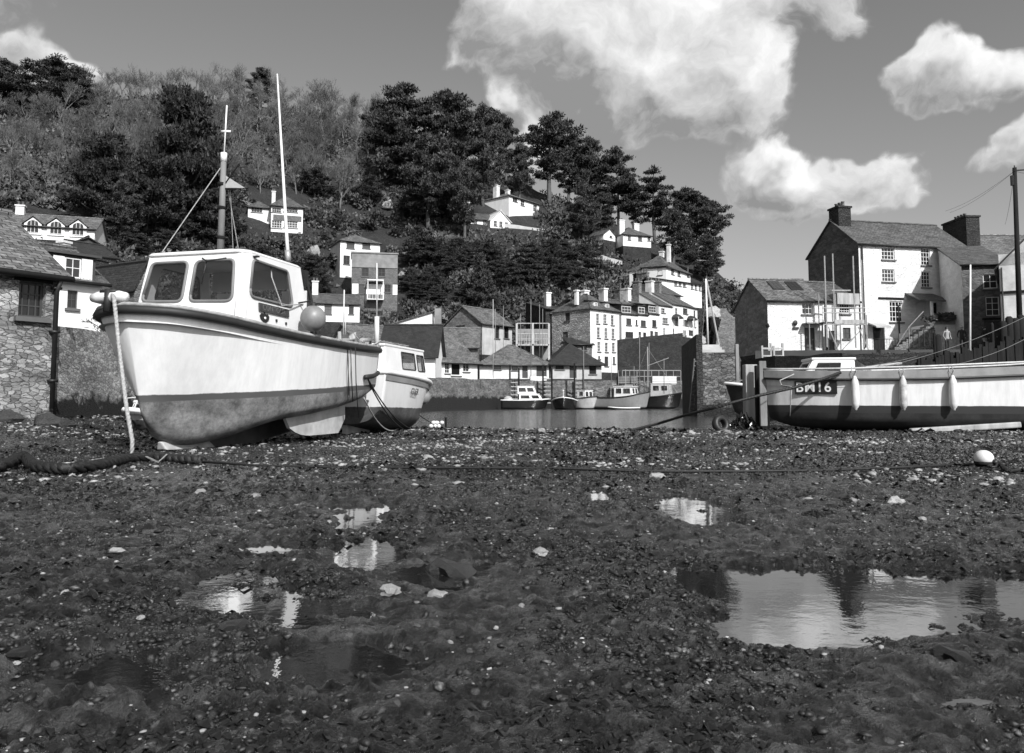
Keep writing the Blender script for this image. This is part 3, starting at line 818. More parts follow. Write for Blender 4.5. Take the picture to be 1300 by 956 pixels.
# ---- bare winter trees
def bare_tree(seed, H=9.0, mat=None, spread=.55, dens=1.0):
    r = random.Random(seed); rs = np.random.RandomState(seed)
    tb = MB(); twV = []; twF = []
    def ribbon(p, q, w):
        d = (q-p); s = d.cross(Vector((r.uniform(-1, 1), r.uniform(-1, 1), r.uniform(-.3, .3)))).normalized()*w
        n = len(twV)
        twV.extend([p-s, p+s, q+s*.3, q-s*.3]); twF.append((n, n+1, n+2, n+3))
    def grow(p, d, L, rad, lev):
        k = 3 if lev < 2 else 2
        pts = [p]; q = p; dd = d.copy()
        for i in range(k):
            dd = (dd+Vector((r.uniform(-1, 1), r.uniform(-1, 1), r.uniform(-.2, .6)))*.16).normalized()
            q = q+dd*L/k; pts.append(q)
        if lev <= 1: tb.tube(pts, [rad*(1-.5*i/k) for i in range(k+1)], 5 if lev == 0 else 4)
        else:
            for i in range(k): ribbon(pts[i], pts[i+1], rad)
        if lev >= 5: return
        nb = [4, 4, 4, 4, 4][lev]
        if lev >= 3 : nb = int(nb*dens)
        for i in range(nb):
            t_ = r.uniform(.35, 1.0); i0 = min(int(t_*k), k-1); b0 = pts[i0].lerp(pts[i0+1], t_*k-i0)
            a = r.uniform(0, 6.283); sp_ = spread*r.uniform(.6, 1.3)
            side = dd.orthogonal().normalized(); side.rotate(Matrix.Rotation(a, 3, dd))
            nd = (dd+side*sp_+Vector((0, 0, .28))).normalized()
            grow(b0, nd, L*r.uniform(.55, .8), rad*.52 if lev < 2 else max(rad*.6, .016), lev+1)
    grow(Vector((0, 0, 0)), Vector((r.uniform(-.1, .1), r.uniform(-.1, .1), 1)).normalized(), H*.36, H*.016, 0)
    cm = mesh_only(np_mesh('branches', np.array([v_[:] for v_ in twV]), np.array(twF), mat or TWIG))
    tm = mesh_only(tb.build('trunk', mat or TWIG, smooth=True, uv=False))
    return tm, cm, H
BARE = [bare_tree(i+20, 9.0, TWIG, .5+.1*(i % 3), 1.0) for i in range(4)]
BAREB = [bare_tree(40, 9.0, TWIGD, .6), bare_tree(41, 9.0, TWIGD, .7)]
def put_bare(px, py, h_px, wf=1.0, dark=False, label=None, group=None, D=None):
    tm, cm, H0 = rnd.choice(BAREB if dark else BARE)
    p = on_hill(px, py) if D is None else at(px, py, D)
    e = empty('bare_tree', (p.x, p.y, p.z-.3), rnd.uniform(0, 6.28), label or 'leafless winter tree in the pale grey wood on the left part of the hill', 'tree',
              group if label else 'leafless trees covering the hill')
    for nm, me in (('trunk', tm), ('branches', cm)):
        c = bpy.data.objects.new(nm, me); COL.objects.link(c); c.parent = e
    s = h_px/1000*p.y/H0; e.scale = (s*wf, s*wf, s)
for row, (yb, hp, n) in enumerate([(128, 46, 34), (146, 50, 34), (165, 54, 32), (186, 56, 30), (210, 58, 26), (236, 60, 22)]):
    for i in range(n):
        px = -40+(i+rnd.random())*(520.0/n)
        y = yb+rnd.uniform(-8, 8)+max(0, px-300)*.13
        if px > 470 and row > 1: continue
        put_bare(px, y, hp*rnd.uniform(.8, 1.25), rnd.uniform(1.0, 1.35), rnd.random() < .15)
for px, py, h, lab in [(300, 134, 64, 'tall pale leafless tree fanning out on the skyline beside the lone pine'), (268, 130, 58, 'pale leafless tree topping the skyline above the tall cedar'),
                       (432, 268, 92, 'big pale-limbed leafless tree right of the aerial pole'), (382, 246, 74, 'leafless tree standing directly above the white villa'),
                       (90, 268, 80, 'leafless tree between the left cottages and the broad cedar')]:
    put_bare(px, py, h, 1.1, False, lab, 'bare trees standing apart')

# ---- shrubs and scrub on the slope
def bush(seed, mat, n=1000, leaf=.16, squat=.8, cl=12):
    rs = np.random.RandomState(seed); r = random.Random(seed)
    C = np.array([(r.uniform(-.62, .62), r.uniform(-.62, .62), r.uniform(.15, .75)*squat) for _ in range(cl)]); RR = np.array([[r.uniform(.28, .5)]*2+[r.uniform(.25, .42)*squat] for _ in range(cl)])
    V = tufts(C, RR, n//cl, leaf, rs, .4, .5)
    return mesh_only(np_mesh('shrub', V, np.arange(len(V)).reshape(-1, 3), mat))
BU = [bush(60+i, BUSH, 1500, .15) for i in range(4)]
BR = [bush(70+i, BRUSH, 1300, .16) for i in range(3)]
def put_bush(px, py, wpx, pale=False, label=None, D=None, hf=1.0):
    p = on_hill(px, py) if D is None else at(px, py, D)
    o = bpy.data.objects.new('shrub', rnd.choice(BR if pale else BU)); COL.objects.link(o)
    s = wpx/1000*p.y*.55
    o.location = (p.x, p.y, p.z-.25*s); o.scale = (s, s*rnd.uniform(.8, 1.2), s*hf*rnd.uniform(.8, 1.2)); o.rotation_euler = (0, 0, rnd.uniform(0, 6.28))
    tag(o, label or ('pale dry scrub bush on the hillside' if pale else 'dark evergreen bush on the hillside'), 'bush',
        None if label else ('pale scrub on the hillside' if pale else 'dark evergreen bushes on the hillside'))
nb_ = 0
for _ in range(900):
    if nb_ >= 230: break
    px = rnd.uniform(-20, 965); py = rnd.uniform(200, 440)
    lim = 235 if px < 470 else float(np.interp(px, [470, 600, 700, 800, 880, 940, 965], [215, 240, 268, 300, 330, 365, 392]))
    if py < lim+8 or py > float(np.interp(px, [0, 200, 400, 700, 800, 965], [320, 350, 420, 400, 380, 430])): continue
    if any(a < px < b and c < py < d+16 for (a, c, b, d) in [(300, 268, 388, 296), (418, 322, 508, 394), (393, 385, 458, 408), (592, 255, 690, 292), (765, 293, 835, 314), (812, 340, 895, 385), (-60, 265, 140, 345)]): continue
    nb_ += 1
    put_bush(px, py, rnd.uniform(20, 42), rnd.random() < (.48 if px > 640 or px < 120 else .30))
# low ground cover, uncountable
rs = np.random.RandomState(9)
N = 9000
gx = rs.rand(N)*1.8-.85; gy = 50+rs.rand(N)**.9*150
gx = gx*gy; gzv = hill_z(gx, gy)
pxv = 650+1000*gx/gy
pyv = 508-(gzv-CAMH)/gy*1000
open_ = np.ones(len(gx), bool)
for (a, c, b_, d) in [(300, 238, 388, 297), (418, 288, 508, 396), (393, 365, 458, 410), (592, 232, 690, 292), (765, 285, 835, 314), (812, 318, 895, 387), (-60, 262, 140, 312)]:
    open_ &= ~((pxv > a) & (pxv < b_) & (pyv > c) & (pyv < d+5))
k = open_ & (gy > np.interp(pxv, _px, _d0)+2) & (gy < np.interp(pxv, _px, _dc)+8) & (pxv < 1040); gx, gy, gzv = gx[k], gy[k], gzv[k]
C = np.stack([gx, gy, gzv+.2], 1); rr_ = .8+1.7*rs.rand(len(C)); RR = np.stack([rr_, rr_, rr_*.75], 1)
V = tufts(C, RR, 34, .42, rs, .5, .5)
t = NT('mixed_undergrowth'); v = t.coord('Object'); n = t.noise(v, .16, 5, .65); f = t.noise(v, 2.5, 2)
t.col(t.ramp(t.math('ADD', t.math('MULTIPLY', n, .65), t.math('MULTIPLY', f, .35)), [(.40, .022), (.52, .075), (.64, .20)])); t.rough(.8)
np_mesh('undergrowth', V, np.arange(len(V)).reshape(-1, 3), t.m, kind='stuff', label='tangled undergrowth, ivy and scrub covering the hillside')
# ------------------------------------------------------------------ building kit
def wall_panel(mb, O, U, W_, H_, ops, dep, mi=0, inward=None):
    """a wall rectangle from O along U (W_) and up (H_), with openings [(x,z,w,h)] whose reveals run dep inward"""
    O = Vector(O); U = Vector(U).normalized(); Z = Vector((0, 0, 1))
    xs = sorted(set([0, W_]+[a for o in ops for a in (o[0], o[0]+o[2])])); zs = sorted(set([0, H_]+[a for o in ops for a in (o[1], o[1]+o[3])]))
    P = lambda x, z, d=0: tuple(O+U*x+Z*z+inward*d)
    for i in range(len(xs)-1):
        for j in range(len(zs)-1):
            cx, cz = (xs[i]+xs[i+1])/2, (zs[j]+zs[j+1])/2
            if any(o[0] < cx < o[0]+o[2] and o[1] < cz < o[1]+o[3] for o in ops): continue
            mb.quad(P(xs[i], zs[j]), P(xs[i+1], zs[j]), P(xs[i+1], zs[j+1]), P(xs[i], zs[j+1]), mi)
    for (x, z, w, h) in ops:
        mb.quad(P(x, z), P(x+w, z), P(x+w, z, dep), P(x, z, dep), mi)
        mb.quad(P(x, z+h), P(x, z+h, dep), P(x+w, z+h, dep), P(x+w, z+h), mi)
        mb.quad(P(x, z), P(x, z, dep), P(x, z+h, dep), P(x, z+h), mi)
        mb.quad(P(x+w, z), P(x+w, z+h), P(x+w, z+h, dep), P(x+w, z, dep), mi)

def add_window(parent, O, U, IN, x, z, w, h, nx, nz, fm, dep=.12, sill=True, style='w', gm='glass'):
    """frame, pane and sill set into an opening"""
    U = Vector(U).normalized(); IN = Vector(IN); O = Vector(O)
    M = Matrix(((U.x, IN.x, 0, 0), (U.y, IN.y, 0, 0), (0, 0, 1, 0), (0, 0, 0, 1)))
    M.translation = O+U*x+Vector((0, 0, z))
    b = MB(); t = max(.045, min(w, h)*.07); y0 = dep-.07; y1 = dep-.01
    b.box(0, t, y0, y1, 0, h, 0, M); b.box(w-t, w, y0, y1, 0, h, 0, M); b.box(t, w-t, y0, y1, 0, t, 0, M); b.box(t, w-t, y0, y1, h-t, h, 0, M)
    if style == 'door':
        b.box(t, w-t, y0+.02, y1-.01, t, h-t, 0, M)
        o = b.build('door', MAT[fm], parent)
        b = MB(); b.ball((w*.82, y0-.02, h*.48), .045, n=8, m=6, M=M); b.build('handle', MAT['steel'], o, True)
        return o
    m_ = t*.55
    for i in range(1, nx): b.box(w*i/nx-m_/2, w*i/nx+m_/2, y0+.01, y1-.012, t, h-t, 0, M)
    for j in range(1, nz):
        xs = [t]+[w*i/nx for i in range(1, nx)]+[w-t]
        for i in range(len(xs)-1):
            b.box(xs[i]+(m_/2 if i else 0), xs[i+1]-(m_/2 if i < len(xs)-2 else 0), y0+.01, y1-.012, h*j/nz-m_/2, h*j/nz+m_/2, 0, M)
    o = b.build('window', MAT[fm], parent)
    b = MB(); b.box(t*.5, w-t*.5, y1-.03, y1, t*.5, h-t*.5, 0, M); b.build('pane', MAT[gm], o)
    if sill:
        b = MB(); b.box(-.08, w+.08, -.10, dep-.075, -.10, -.004, 0, M); b.build('sill', MAT['sill'], o)
    return o

def chimney(roof, x, y, w, d, z0, z1, mat='stone_mid', pots=2, capm=None):
    b = MB(); b.box(x-w/2, x+w/2, y-d/2, y+d/2, z0, z1)
    c = b.build('chimney', MAT[mat], roof)
    b = MB(); b.box(x-w/2-.08, x+w/2+.08, y-d/2-.08, y+d/2+.08, z1+.002, z1+.14); b.build('cap', MAT[capm or mat], c)
    if pots:
        b = MB()
        for i in range(pots):
            px_ = x+(i-(pots-1)/2)*min(.4, w/pots) if w >= d else x
            py_ = y if w >= d else y+(i-(pots-1)/2)*min(.4, d/pots)
            b.lathe([(.13, z1+.143), (.11, z1+.45), (.14, z1+.47), (.14, z1+.52), (.09, z1+.52)], 8, M=Matrix.Translation((px_, py_, 0)))
        b.build('chimney_pots', MAT['pot'], c, True)
    return c

def slab(mb, poly, t=.10, mi=0):
    mb.prism([Vector(p) for p in reversed(poly)] if False else poly, (0, 0, -t), mi)

def house(name, label, A, B, z, dep, he, roof='gable', rh=2.0, wall='white', rm='slate', front=(), left=(), right=(), found=4.0, oh=.22,
          fm='frame_white', chims=(), cat='house', lwall=None, rwall=None, group=None, rdep=.14, back_off=0.0, sill=True, gutter=True, gm='glass'):
    """A, B: front corners seen from the camera (left, right); windows in metres (x, z, w, h, nx, nz[, style[, frame]])"""
    A = Vector((A[0], A[1], 0)); B = Vector((B[0], B[1], 0)); Wd = (B-A).length
    e = empty(name, (A.x, A.y, z), math.atan2((B-A).y, (B-A).x), label, cat, group)
    mats = [MAT[wall], MAT[lwall or wall], MAT[rwall or wall], MAT['stone_dark']]
    X = Vector((1, 0, 0)); Y = Vector((0, 1, 0))
    b = MB(); rect = lambda ws: [w[:4] for w in ws]
    wall_panel(b, (0, 0, 0), X, Wd, he, rect(front), rdep, 0, Y)
    wall_panel(b, (0, dep, 0), -Y, dep, he, rect(left), rdep, 1, X)
    wall_panel(b, (Wd, 0, 0), Y, dep, he, rect(right), rdep, 2, -X)
    b.quad((Wd, dep, 0), (0, dep, 0), (0, dep, he), (Wd, dep, he), 0)
    if found:
        b.quad((0, 0, -found), (Wd, 0, -found), (Wd, 0, 0), (0, 0, 0), 3); b.quad((0, dep, -found), (0, 0, -found), (0, 0, 0), (0, dep, 0), 3)
        b.quad((Wd, 0, -found), (Wd, dep, -found), (Wd, dep, 0), (Wd, 0, 0), 3); b.quad((Wd, dep, -found), (0, dep, -found), (0, dep, 0), (Wd, dep, 0), 3)
    if roof == 'gable':      # ridge along x
        b.add([(0, dep, he), (0, 0, he), (0, dep/2, he+rh)], [(0, 1, 2)], 1); b.add([(Wd, 0, he), (Wd, dep, he), (Wd, dep/2, he+rh)], [(0, 1, 2)], 2)
    if roof == 'gabley':
        b.add([(0, 0, he), (Wd, 0, he), (Wd/2, 0, he+rh)], [(0, 1, 2)], 0); b.add([(Wd, dep, he), (0, dep, he), (Wd/2, dep, he+rh)], [(0, 1, 2)], 0)
    if roof == 'mono':       # high at the back
        b.add([(0, dep, he), (0, 0, he), (0, dep, he+rh)], [(0, 1, 2)], 1); b.add([(Wd, 0, he), (Wd, dep, he), (Wd, dep, he+rh)], [(0, 1, 2)], 2)
        b.quad((Wd, dep, he), (0, dep, he), (0, dep, he+rh), (Wd, dep, he+rh), 0)
    if roof == 'monox':      # rises to the right
        b.add([(0, 0, he), (Wd, 0, he), (Wd, 0, he+rh)], [(0, 1, 2)], 0); b.add([(Wd, dep, he), (0, dep, he), (Wd, dep, he+rh)], [(0, 1, 2)], 0)
        b.quad((Wd, 0, he), (Wd, dep, he), (Wd, dep, he+rh), (Wd, 0, he+rh), 2)
    wl_ = b.build('wall', mats, e)
    b = MB(); r = None; q = .10; o2 = oh
    zz = lambda dy: 0
    if roof == 'gable':
        s = rh/(dep/2); ze = he-o2*s+q
        b.prism([(-o2, -o2, ze), (Wd+o2, -o2, ze), (Wd+o2, dep/2, he+rh+q), (-o2, dep/2, he+rh+q)], (0, 0, -.09))
        b.prism([(Wd+o2, dep+o2, ze), (-o2, dep+o2, ze), (-o2, dep/2+.001, he+rh+q), (Wd+o2, dep/2+.001, he+rh+q)], (0, 0, -.09))
        b.tube([(-o2, dep/2, he+rh+q+.02), (Wd+o2, dep/2, he+rh+q+.02)], .10, 6)
    elif roof == 'gabley':
        s = rh/(Wd/2); ze = he-o2*s+q
        b.prism([(-o2, dep+o2, ze), (-o2, -o2, ze), (Wd/2, -o2, he+rh+q), (Wd/2, dep+o2, he+rh+q)], (0, 0, -.09))
        b.prism([(Wd+o2, -o2, ze), (Wd+o2, dep+o2, ze), (Wd/2+.001, dep+o2, he+rh+q), (Wd/2+.001, -o2, he+rh+q)], (0, 0, -.09))
        b.tube([(Wd/2, -o2, he+rh+q+.02), (Wd/2, dep+o2, he+rh+q+.02)], .10, 6)
    elif roof == 'hip':
        s = min(dep, Wd)/2; k = rh/s; ze = he-o2*k+q; zt = he+rh+q
        if Wd >= dep: r1, r2 = (s, dep/2, zt), (Wd-s, dep/2, zt)
        else: r1, r2 = (Wd/2, s, zt), (Wd/2, dep-s, zt)
        a_, b_, c_, d_ = (-o2, -o2, ze), (Wd+o2, -o2, ze), (Wd+o2, dep+o2, ze), (-o2, dep+o2, ze)
        if Wd >= dep: polys = [[a_, b_, r2, r1], [b_, c_, r2], [c_, d_, r1, r2], [d_, a_, r1]]
        else: polys = [[a_, b_, r1], [b_, c_, r2, r1], [c_, d_, r2], [d_, a_, r1, r2]]
        for p in polys: b.add(p, [tuple(range(len(p)))])
        b.add([(-o2, -o2, ze-.08), (Wd+o2, -o2, ze-.08), (Wd+o2, dep+o2, ze-.08), (-o2, dep+o2, ze-.08)], [(3, 2, 1, 0)])
        c4 = [a_, b_, c_, d_]
        for i in range(4):
            p, q2 = c4[i], c4[(i+1) % 4]
            b.quad((p[0], p[1], ze-.08), (q2[0], q2[1], ze-.08), q2, p)
        for p in (a_, b_): b.tube([p, r1 if p is a_ else r2], .07, 5)
        b.tube([r1, r2], .08, 5)
    elif roof == 'mono':
        s = rh/dep
        b.prism([(-o2, -o2, he-o2*s+q), (Wd+o2, -o2, he-o2*s+q), (Wd+o2, dep+o2, he+rh+o2*s+q), (-o2, dep+o2, he+rh+o2*s+q)], (0, 0, -.09))
    elif roof == 'monox':
        s = rh/Wd
        b.prism([(-o2, -o2, he-o2*s+q), (Wd+o2, -o2, he+rh+o2*s+q), (Wd+o2, dep+o2, he+rh+o2*s+q), (-o2, dep+o2, he-o2*s+q)], (0, 0, -.09))
    elif roof == 'flat':
        b.box(-.12, Wd+.12, -.12, dep+.12, he+.002, he+.18)
    r = b.build('roof', MAT[rm], e)
    if gutter and roof in ('gable', 'mono', 'hip'):
        b = MB(); zg_ = he-oh*(rh/(dep/2 if roof == 'gable' else dep if roof == 'mono' else min(dep, Wd)/2))+.02
        b.tube([(-o2, -o2-.07, zg_), (Wd+o2, -o2-.07, zg_)], .07, 6); b.build('gutter', MAT['black'], e, True)
    for c in chims: chimney(r, *c[:6], **(c[6] if len(c) > 6 else {}))
    for ws, O, U, IN in ((front, (0, 0, 0), X, Y), (left, (0, dep, 0), -Y, X), (right, (Wd, 0, 0), Y, -X)):
        for w in ws:
            st = w[6] if len(w) > 6 else 'w'; f_ = w[7] if len(w) > 7 else fm
            add_window(e, O, U, IN, *w[:6], f_, rdep, sill and st != 'door', st, gm)
    return e, r, Wd

def XY(px, D): 
    p = at(px, 500, D); return (p.x, D)
def Zp(py, D, px=650): return at(px, py, D).z

def fhouse(name, label, pa, pb, ybase, yeave, DA, DB, dep, wins=(), lwins=(), **kw):
    """house set out from the photograph: facade pa..pb (px), base and eave read at the left corner; windows as px/py boxes on the facade"""
    a = XY(pa, DA); b = XY(pb, DB); z = Zp(ybase, DA); he = Zp(yeave, DA)-z; Wd = math.hypot(b[0]-a[0], b[1]-a[1])
    fw = []
    for w in wins:
        x0, y0, x1, y1 = w[:4]
        # intersect sight lines with the facade plane
        def hit(px, py):
            lo, hi = min(DA, DB)-25, max(DA, DB)+25
            for _ in range(50):
                mid = (lo+hi)/2; p = at(px, py, mid)
                f = (p.x-a[0])*(-(b[1]-a[1]))+(p.y-a[1])*(b[0]-a[0])
                if f < 0: lo = mid
                else: hi = mid
            p = at(px, py, lo)
            return ((p.x-a[0])*(b[0]-a[0])+(p.y-a[1])*(b[1]-a[1]))/Wd, p.z-z
        X0, Z1 = hit(x0, y0); X1, Z0 = hit(x1, y1)
        X0 = max(X0, .08); X1 = min(X1, Wd-.08); Z1 = min(Z1, he-.06); Z0 = max(Z0, .02)
        if X1-X0 < .15 or Z1-Z0 < .15: continue
        fw.append((X0, Z0, X1-X0, Z1-Z0)+tuple(w[4:]))
    return house(name, label, a, b, z, dep, he, front=fw, left=lwins, **kw)
# ================================================================== left quay
# wall standing beside the mud: polyline of separate stretches
QW = [(XY(68, 16.6), 2.35), (XY(210, 24), 2.45), (XY(360, 40), 2.5), (XY(560, 62), 2.35), (XY(655, 75), 2.55)]
def quay_wall(label, P, Q, zp, zq, mat, th=.6, zb=-1.0, cope=True, name='quay_wall', cat='wall', base_dark=True):
    P = Vector((P[0], P[1], 0)); Q = Vector((Q[0], Q[1], 0)); L = (Q-P).length
    e = empty(name, (P.x, P.y, 0), math.atan2((Q-P).y, (Q-P).x), label, cat)
    b = MB(); n = max(4, int(L/1.2)); r = random.Random(hash(label) % 999 if False else len(label))
    top = [zp+(zq-zp)*i/n+r.uniform(-.05, .05) for i in range(n+1)]
    for i in range(n):
        x0, x1 = L*i/n, L*(i+1)/n
        b.add([(x0, 0, zb), (x1, 0, zb), (x1, th, zb), (x0, th, zb), (x0, 0, top[i]), (x1, 0, top[i+1]), (x1, th, top[i+1]), (x0, th, top[i])],
              [(4, 5, 6, 7), (0, 1, 5, 4), (2, 3, 7, 6)]+([(3, 0, 4, 7)] if i == 0 else [])+([(1, 2, 6, 5)] if i == n-1 else []))
    b.build('masonry', mat, e)
    return e
def m_wall_tide(name, zdark, lo=.09, hi=.42, sc=4.6):
    """rubble wall with a black band of weed up to the tide mark"""
    m = m_stone(name, lo, hi, (lo+hi)*.22, sc, 2.1, 1.0, .06, .85, .6, .035)
    t = m.node_tree; nt = NT.__new__(NT); nt.m = m; nt.t = t; nt.b = t.nodes['Principled BSDF']
    v = nt.coord('Object'); s = t.nodes.new('ShaderNodeSeparateXYZ'); nt.l(v, s.inputs[0])
    z = nt.math('ADD', s.outputs[2], nt.math('MULTIPLY', nt.math('SUBTRACT', nt.noise(v, 1.3, 5, .7), .5), 1.3))
    f = nt.ramp(nt.math('SUBTRACT', z, zdark-.5), [(.42, 1), (.60, 0)])
    old = nt.b.inputs['Base Color'].links[0].from_socket
    w = nt.ramp(nt.noise(v, 14, 5, .7), [(.4, .003), (.7, .022)])
    nt.l(nt.mix(f, old, w), nt.b.inputs['Base Color'])
    return m
TIDE_L = m_wall_tide('left_quay_stone_with_weed', .75, .22, .80, 7.0)
TIDE_F = m_wall_tide('far_quay_stone_with_weed', .95, .10, .36)
MAT['stone_house'] = m_wall_tide('cottage_stone_with_weed', .25, .14, .66, 6.5)
quay_wall('long rubble garden wall running back from the stone cottage, black with weed below', QW[0][0], QW[1][0], 2.30, 2.45, TIDE_L)
quay_wall('rubble quay wall hidden behind the left fishing boat', QW[1][0], QW[2][0], 2.45, 2.5, TIDE_L)
quay_wall('rubble quay wall behind the two left boats, with weed at its foot', QW[2][0], QW[3][0], 2.5, 2.35, TIDE_F)
quay_wall('low rubble quay wall between the beached boats and the cabin cruiser', QW[3][0], QW[4][0], 2.45, 2.55, TIDE_F)
quay_wall('far quay wall behind the moored cruiser and motor boats', QW[4][0], XY(880, 84), 2.55, 2.75, TIDE_F)
# paved quay behind the walls (structure)
b = MB()
poly = [XY(68, 17.1), XY(210, 24.5), XY(360, 40.5), XY(560, 62.5), XY(655, 75.5), XY(880, 84.5), XY(985, 120), XY(300, 100), XY(0, 80), (-75, 60), (-40, 17)]
b.prism([(p[0], p[1], 2.2) for p in poly], (0, 0, -5))
b.build('quay_ground', m_plain('quay_paving', .09, .85, .3, 1.2), kind='structure')

# L1: stone cottage at the left edge
Bc = Vector((*XY(68, 16.2), 0)); dirc = Vector((.55, .835, 0)); Ac = Bc-dirc*7.0
z0 = gz(Bc.x, Bc.y)-.1; eav = Zp(350, 16.2)
def onf(px, py):      # point on the cottage facade
    lo, hi = 5, 20
    for _ in range(40):
        mid = (lo+hi)/2; p = at(px, py, mid); f = (p.x-Ac.x)*(-dirc.y)+(p.y-Ac.y)*dirc.x
        if f < 0: lo = mid
        else: hi = mid
    p = at(px, py, lo); return (Vector((p.x, p.y, 0))-Ac).dot(dirc), p.z-z0
wx0, wz1 = onf(25, 356); wx1, wz0 = onf(57, 404)
e, r_, _w = house('stone_cottage', 'rubble stone cottage with slate roof at the left edge, its foot on the mud', (Ac.x, Ac.y), (Bc.x, Bc.y), z0, 5.2, eav-z0, 'gable', 1.55, 'stone_house', 'slate_pale',
      front=[(wx0, wz0, wx1-wx0, wz1-wz0, 4, 3)], found=.8, oh=.18, fm='frame_dark', rdep=.2)
b = MB(); b.box(wx0-.10, wx1+.10, -.06, .05, wz1+.003, wz1+.16); b.build('lintel', MAT['wood_dark'], e)
b = MB(); b.box(.2, 2.6, .5, 2.6, eav-z0+.3, eav-z0+1.75); b.prism([(.05, .35, eav-z0+1.752), (2.75, .35, eav-z0+1.752), (2.75, 2.6, eav-z0+1.9), (.05, 2.6, eav-z0+1.9)], (0, 0, .1)); dm = b.build('dormer', MAT['grey_render'], e)
add_window(dm, (.2, .5, 0), (1, 0, 0), (0, 1, 0), 1.5, eav-z0+.75, .75, .85, 2, 3, 'frame_white', .05, False)
b = MB(); x_ = 6.93
b.tube([(x_, -.09, .35), (x_, -.09, eav-z0-.35), (x_, -.25, eav-z0-.1)], .05, 8); 
for q in (.9, 1.9, 2.8): b.box(x_-.08, x_+.08, -.15, -.002, q, q+.05)
b.build('drainpipe', MAT['black'], e, True)
for (px, py, s, lab) in [(70, 548, .36, 'weedy boulder at the foot of the stone cottage drainpipe'), (92, 550, .22, 'smaller pale-topped boulder right of the drainpipe boulder'), (20, 560, .3, 'dark boulder under the stone cottage wall')]:
    p = at(px, 552, 15.2); o = bpy.data.objects.new('boulder', stone_d[1]); COL.objects.link(o); o.location = (p.x, 15.0, gz(p.x, 15.0)+.05); o.scale = (s*.7, s*.6, s*1.1); tag(o, lab, 'boulder')

# L2 white house with shuttered dormer, climbing street of roofs
e, r_, _w = fhouse('white_cottage', 'white cottage with shuttered attic window behind the stone cottage', 0, 124, 470, 346, 27, 29.5, 6, [(86, 368, 98, 392, 2, 2, 'w', 'frame_dark')],
       roof='gable', rh=1.6, wall='white', rm='slate')
# shuttered dormer standing at its eave
b = MB(); d0 = (Zp(356, 28.6)-Zp(470, 27)); d1 = Zp(324, 28.6)-Zp(470, 27)
b.box(1.3, 2.95, -.02, 2.0, d0, d1); b.prism([(1.15, -.2, d1+.002), (3.1, -.2, d1+.002), (3.1, 2.4, d1+.3), (1.15, 2.4, d1+.3)], (0, 0, .09)); dm = b.build('dormer', MAT['dark_render'], e)
add_window(dm, (0, -.02, 0), (1, 0, 0), (0, 1, 0), 1.86, d0+.1, .56, d1-d0-.2, 2, 2, 'frame_white', .03, False)
for sx in (1.46, 2.44):
    b = MB(); b.box(sx, sx+.38, -.09, -.025, d0+.05, d1-.08)
    for i in range(3): b.box(sx+.03+i*.115, sx+.11+i*.115, -.11, -.091, d0+.12, d1-.15)
    b.build('shutter', MAT['frame_white'], dm)
fhouse('roadside_house', 'low house with long dark roof descending towards the fishing boat bow', 120, 185, 470, 374, 31, 40, 6, [(143, 383, 152, 398, 1, 2, 'w', 'frame_white')],
       roof='gable', rh=2.2, wall='offwhite', rm='slate')
fhouse('stone_outbuilding', 'small gabled stone outbuilding beside the fishing boat cabin', 166, 190, 470, 360, 42, 43, 6, roof='gabley', rh=1.2, wall='stone_mid', rm='slate_dark', gutter=False)
fhouse('slate_roofed_house', 'dark slate roofed house with wide brick chimney behind the fishing boat bow', 100, 168, 470, 345, 48, 52, 7, [(112, 352, 120, 362, 2, 2)],
       roof='gable', rh=1.6, wall='grey_render', rm='slate', chims=[(2.5, 2, 1.8, .9, 5.6, 7.3, {'mat': 'stone_dark', 'pots': 0}), (.3, 2, .5, .5, 5.6, 8.0, {'mat': 'white_dirty', 'pots': 0})])
fhouse('ridge_roof_house', 'grey roofed house with white chimney below the dormered cottage', 20, 88, 470, 330, 44, 48, 7, [], roof='gable', rh=1.4, wall='grey_render', rm='slate',
       chims=[(2.6, 3, .6, .55, 6.6, 8.6, {'mat': 'white_dirty', 'pots': 0})])
fhouse('glazed_shed', 'dark timber shed with glazed front below the dormered cottage', 78, 128, 332, 310, 62, 64, 5, [(84, 312, 92, 326, 2, 2, 'w', 'frame_dark'), (94, 312, 104, 326, 2, 2, 'w', 'frame_dark'), (108, 312, 118, 326, 2, 2, 'w', 'offwhite' if False else 'frame_white')],
       roof='gabley', rh=.7, wall='dark_render', rm='slate_dark', gutter=False, sill=False)
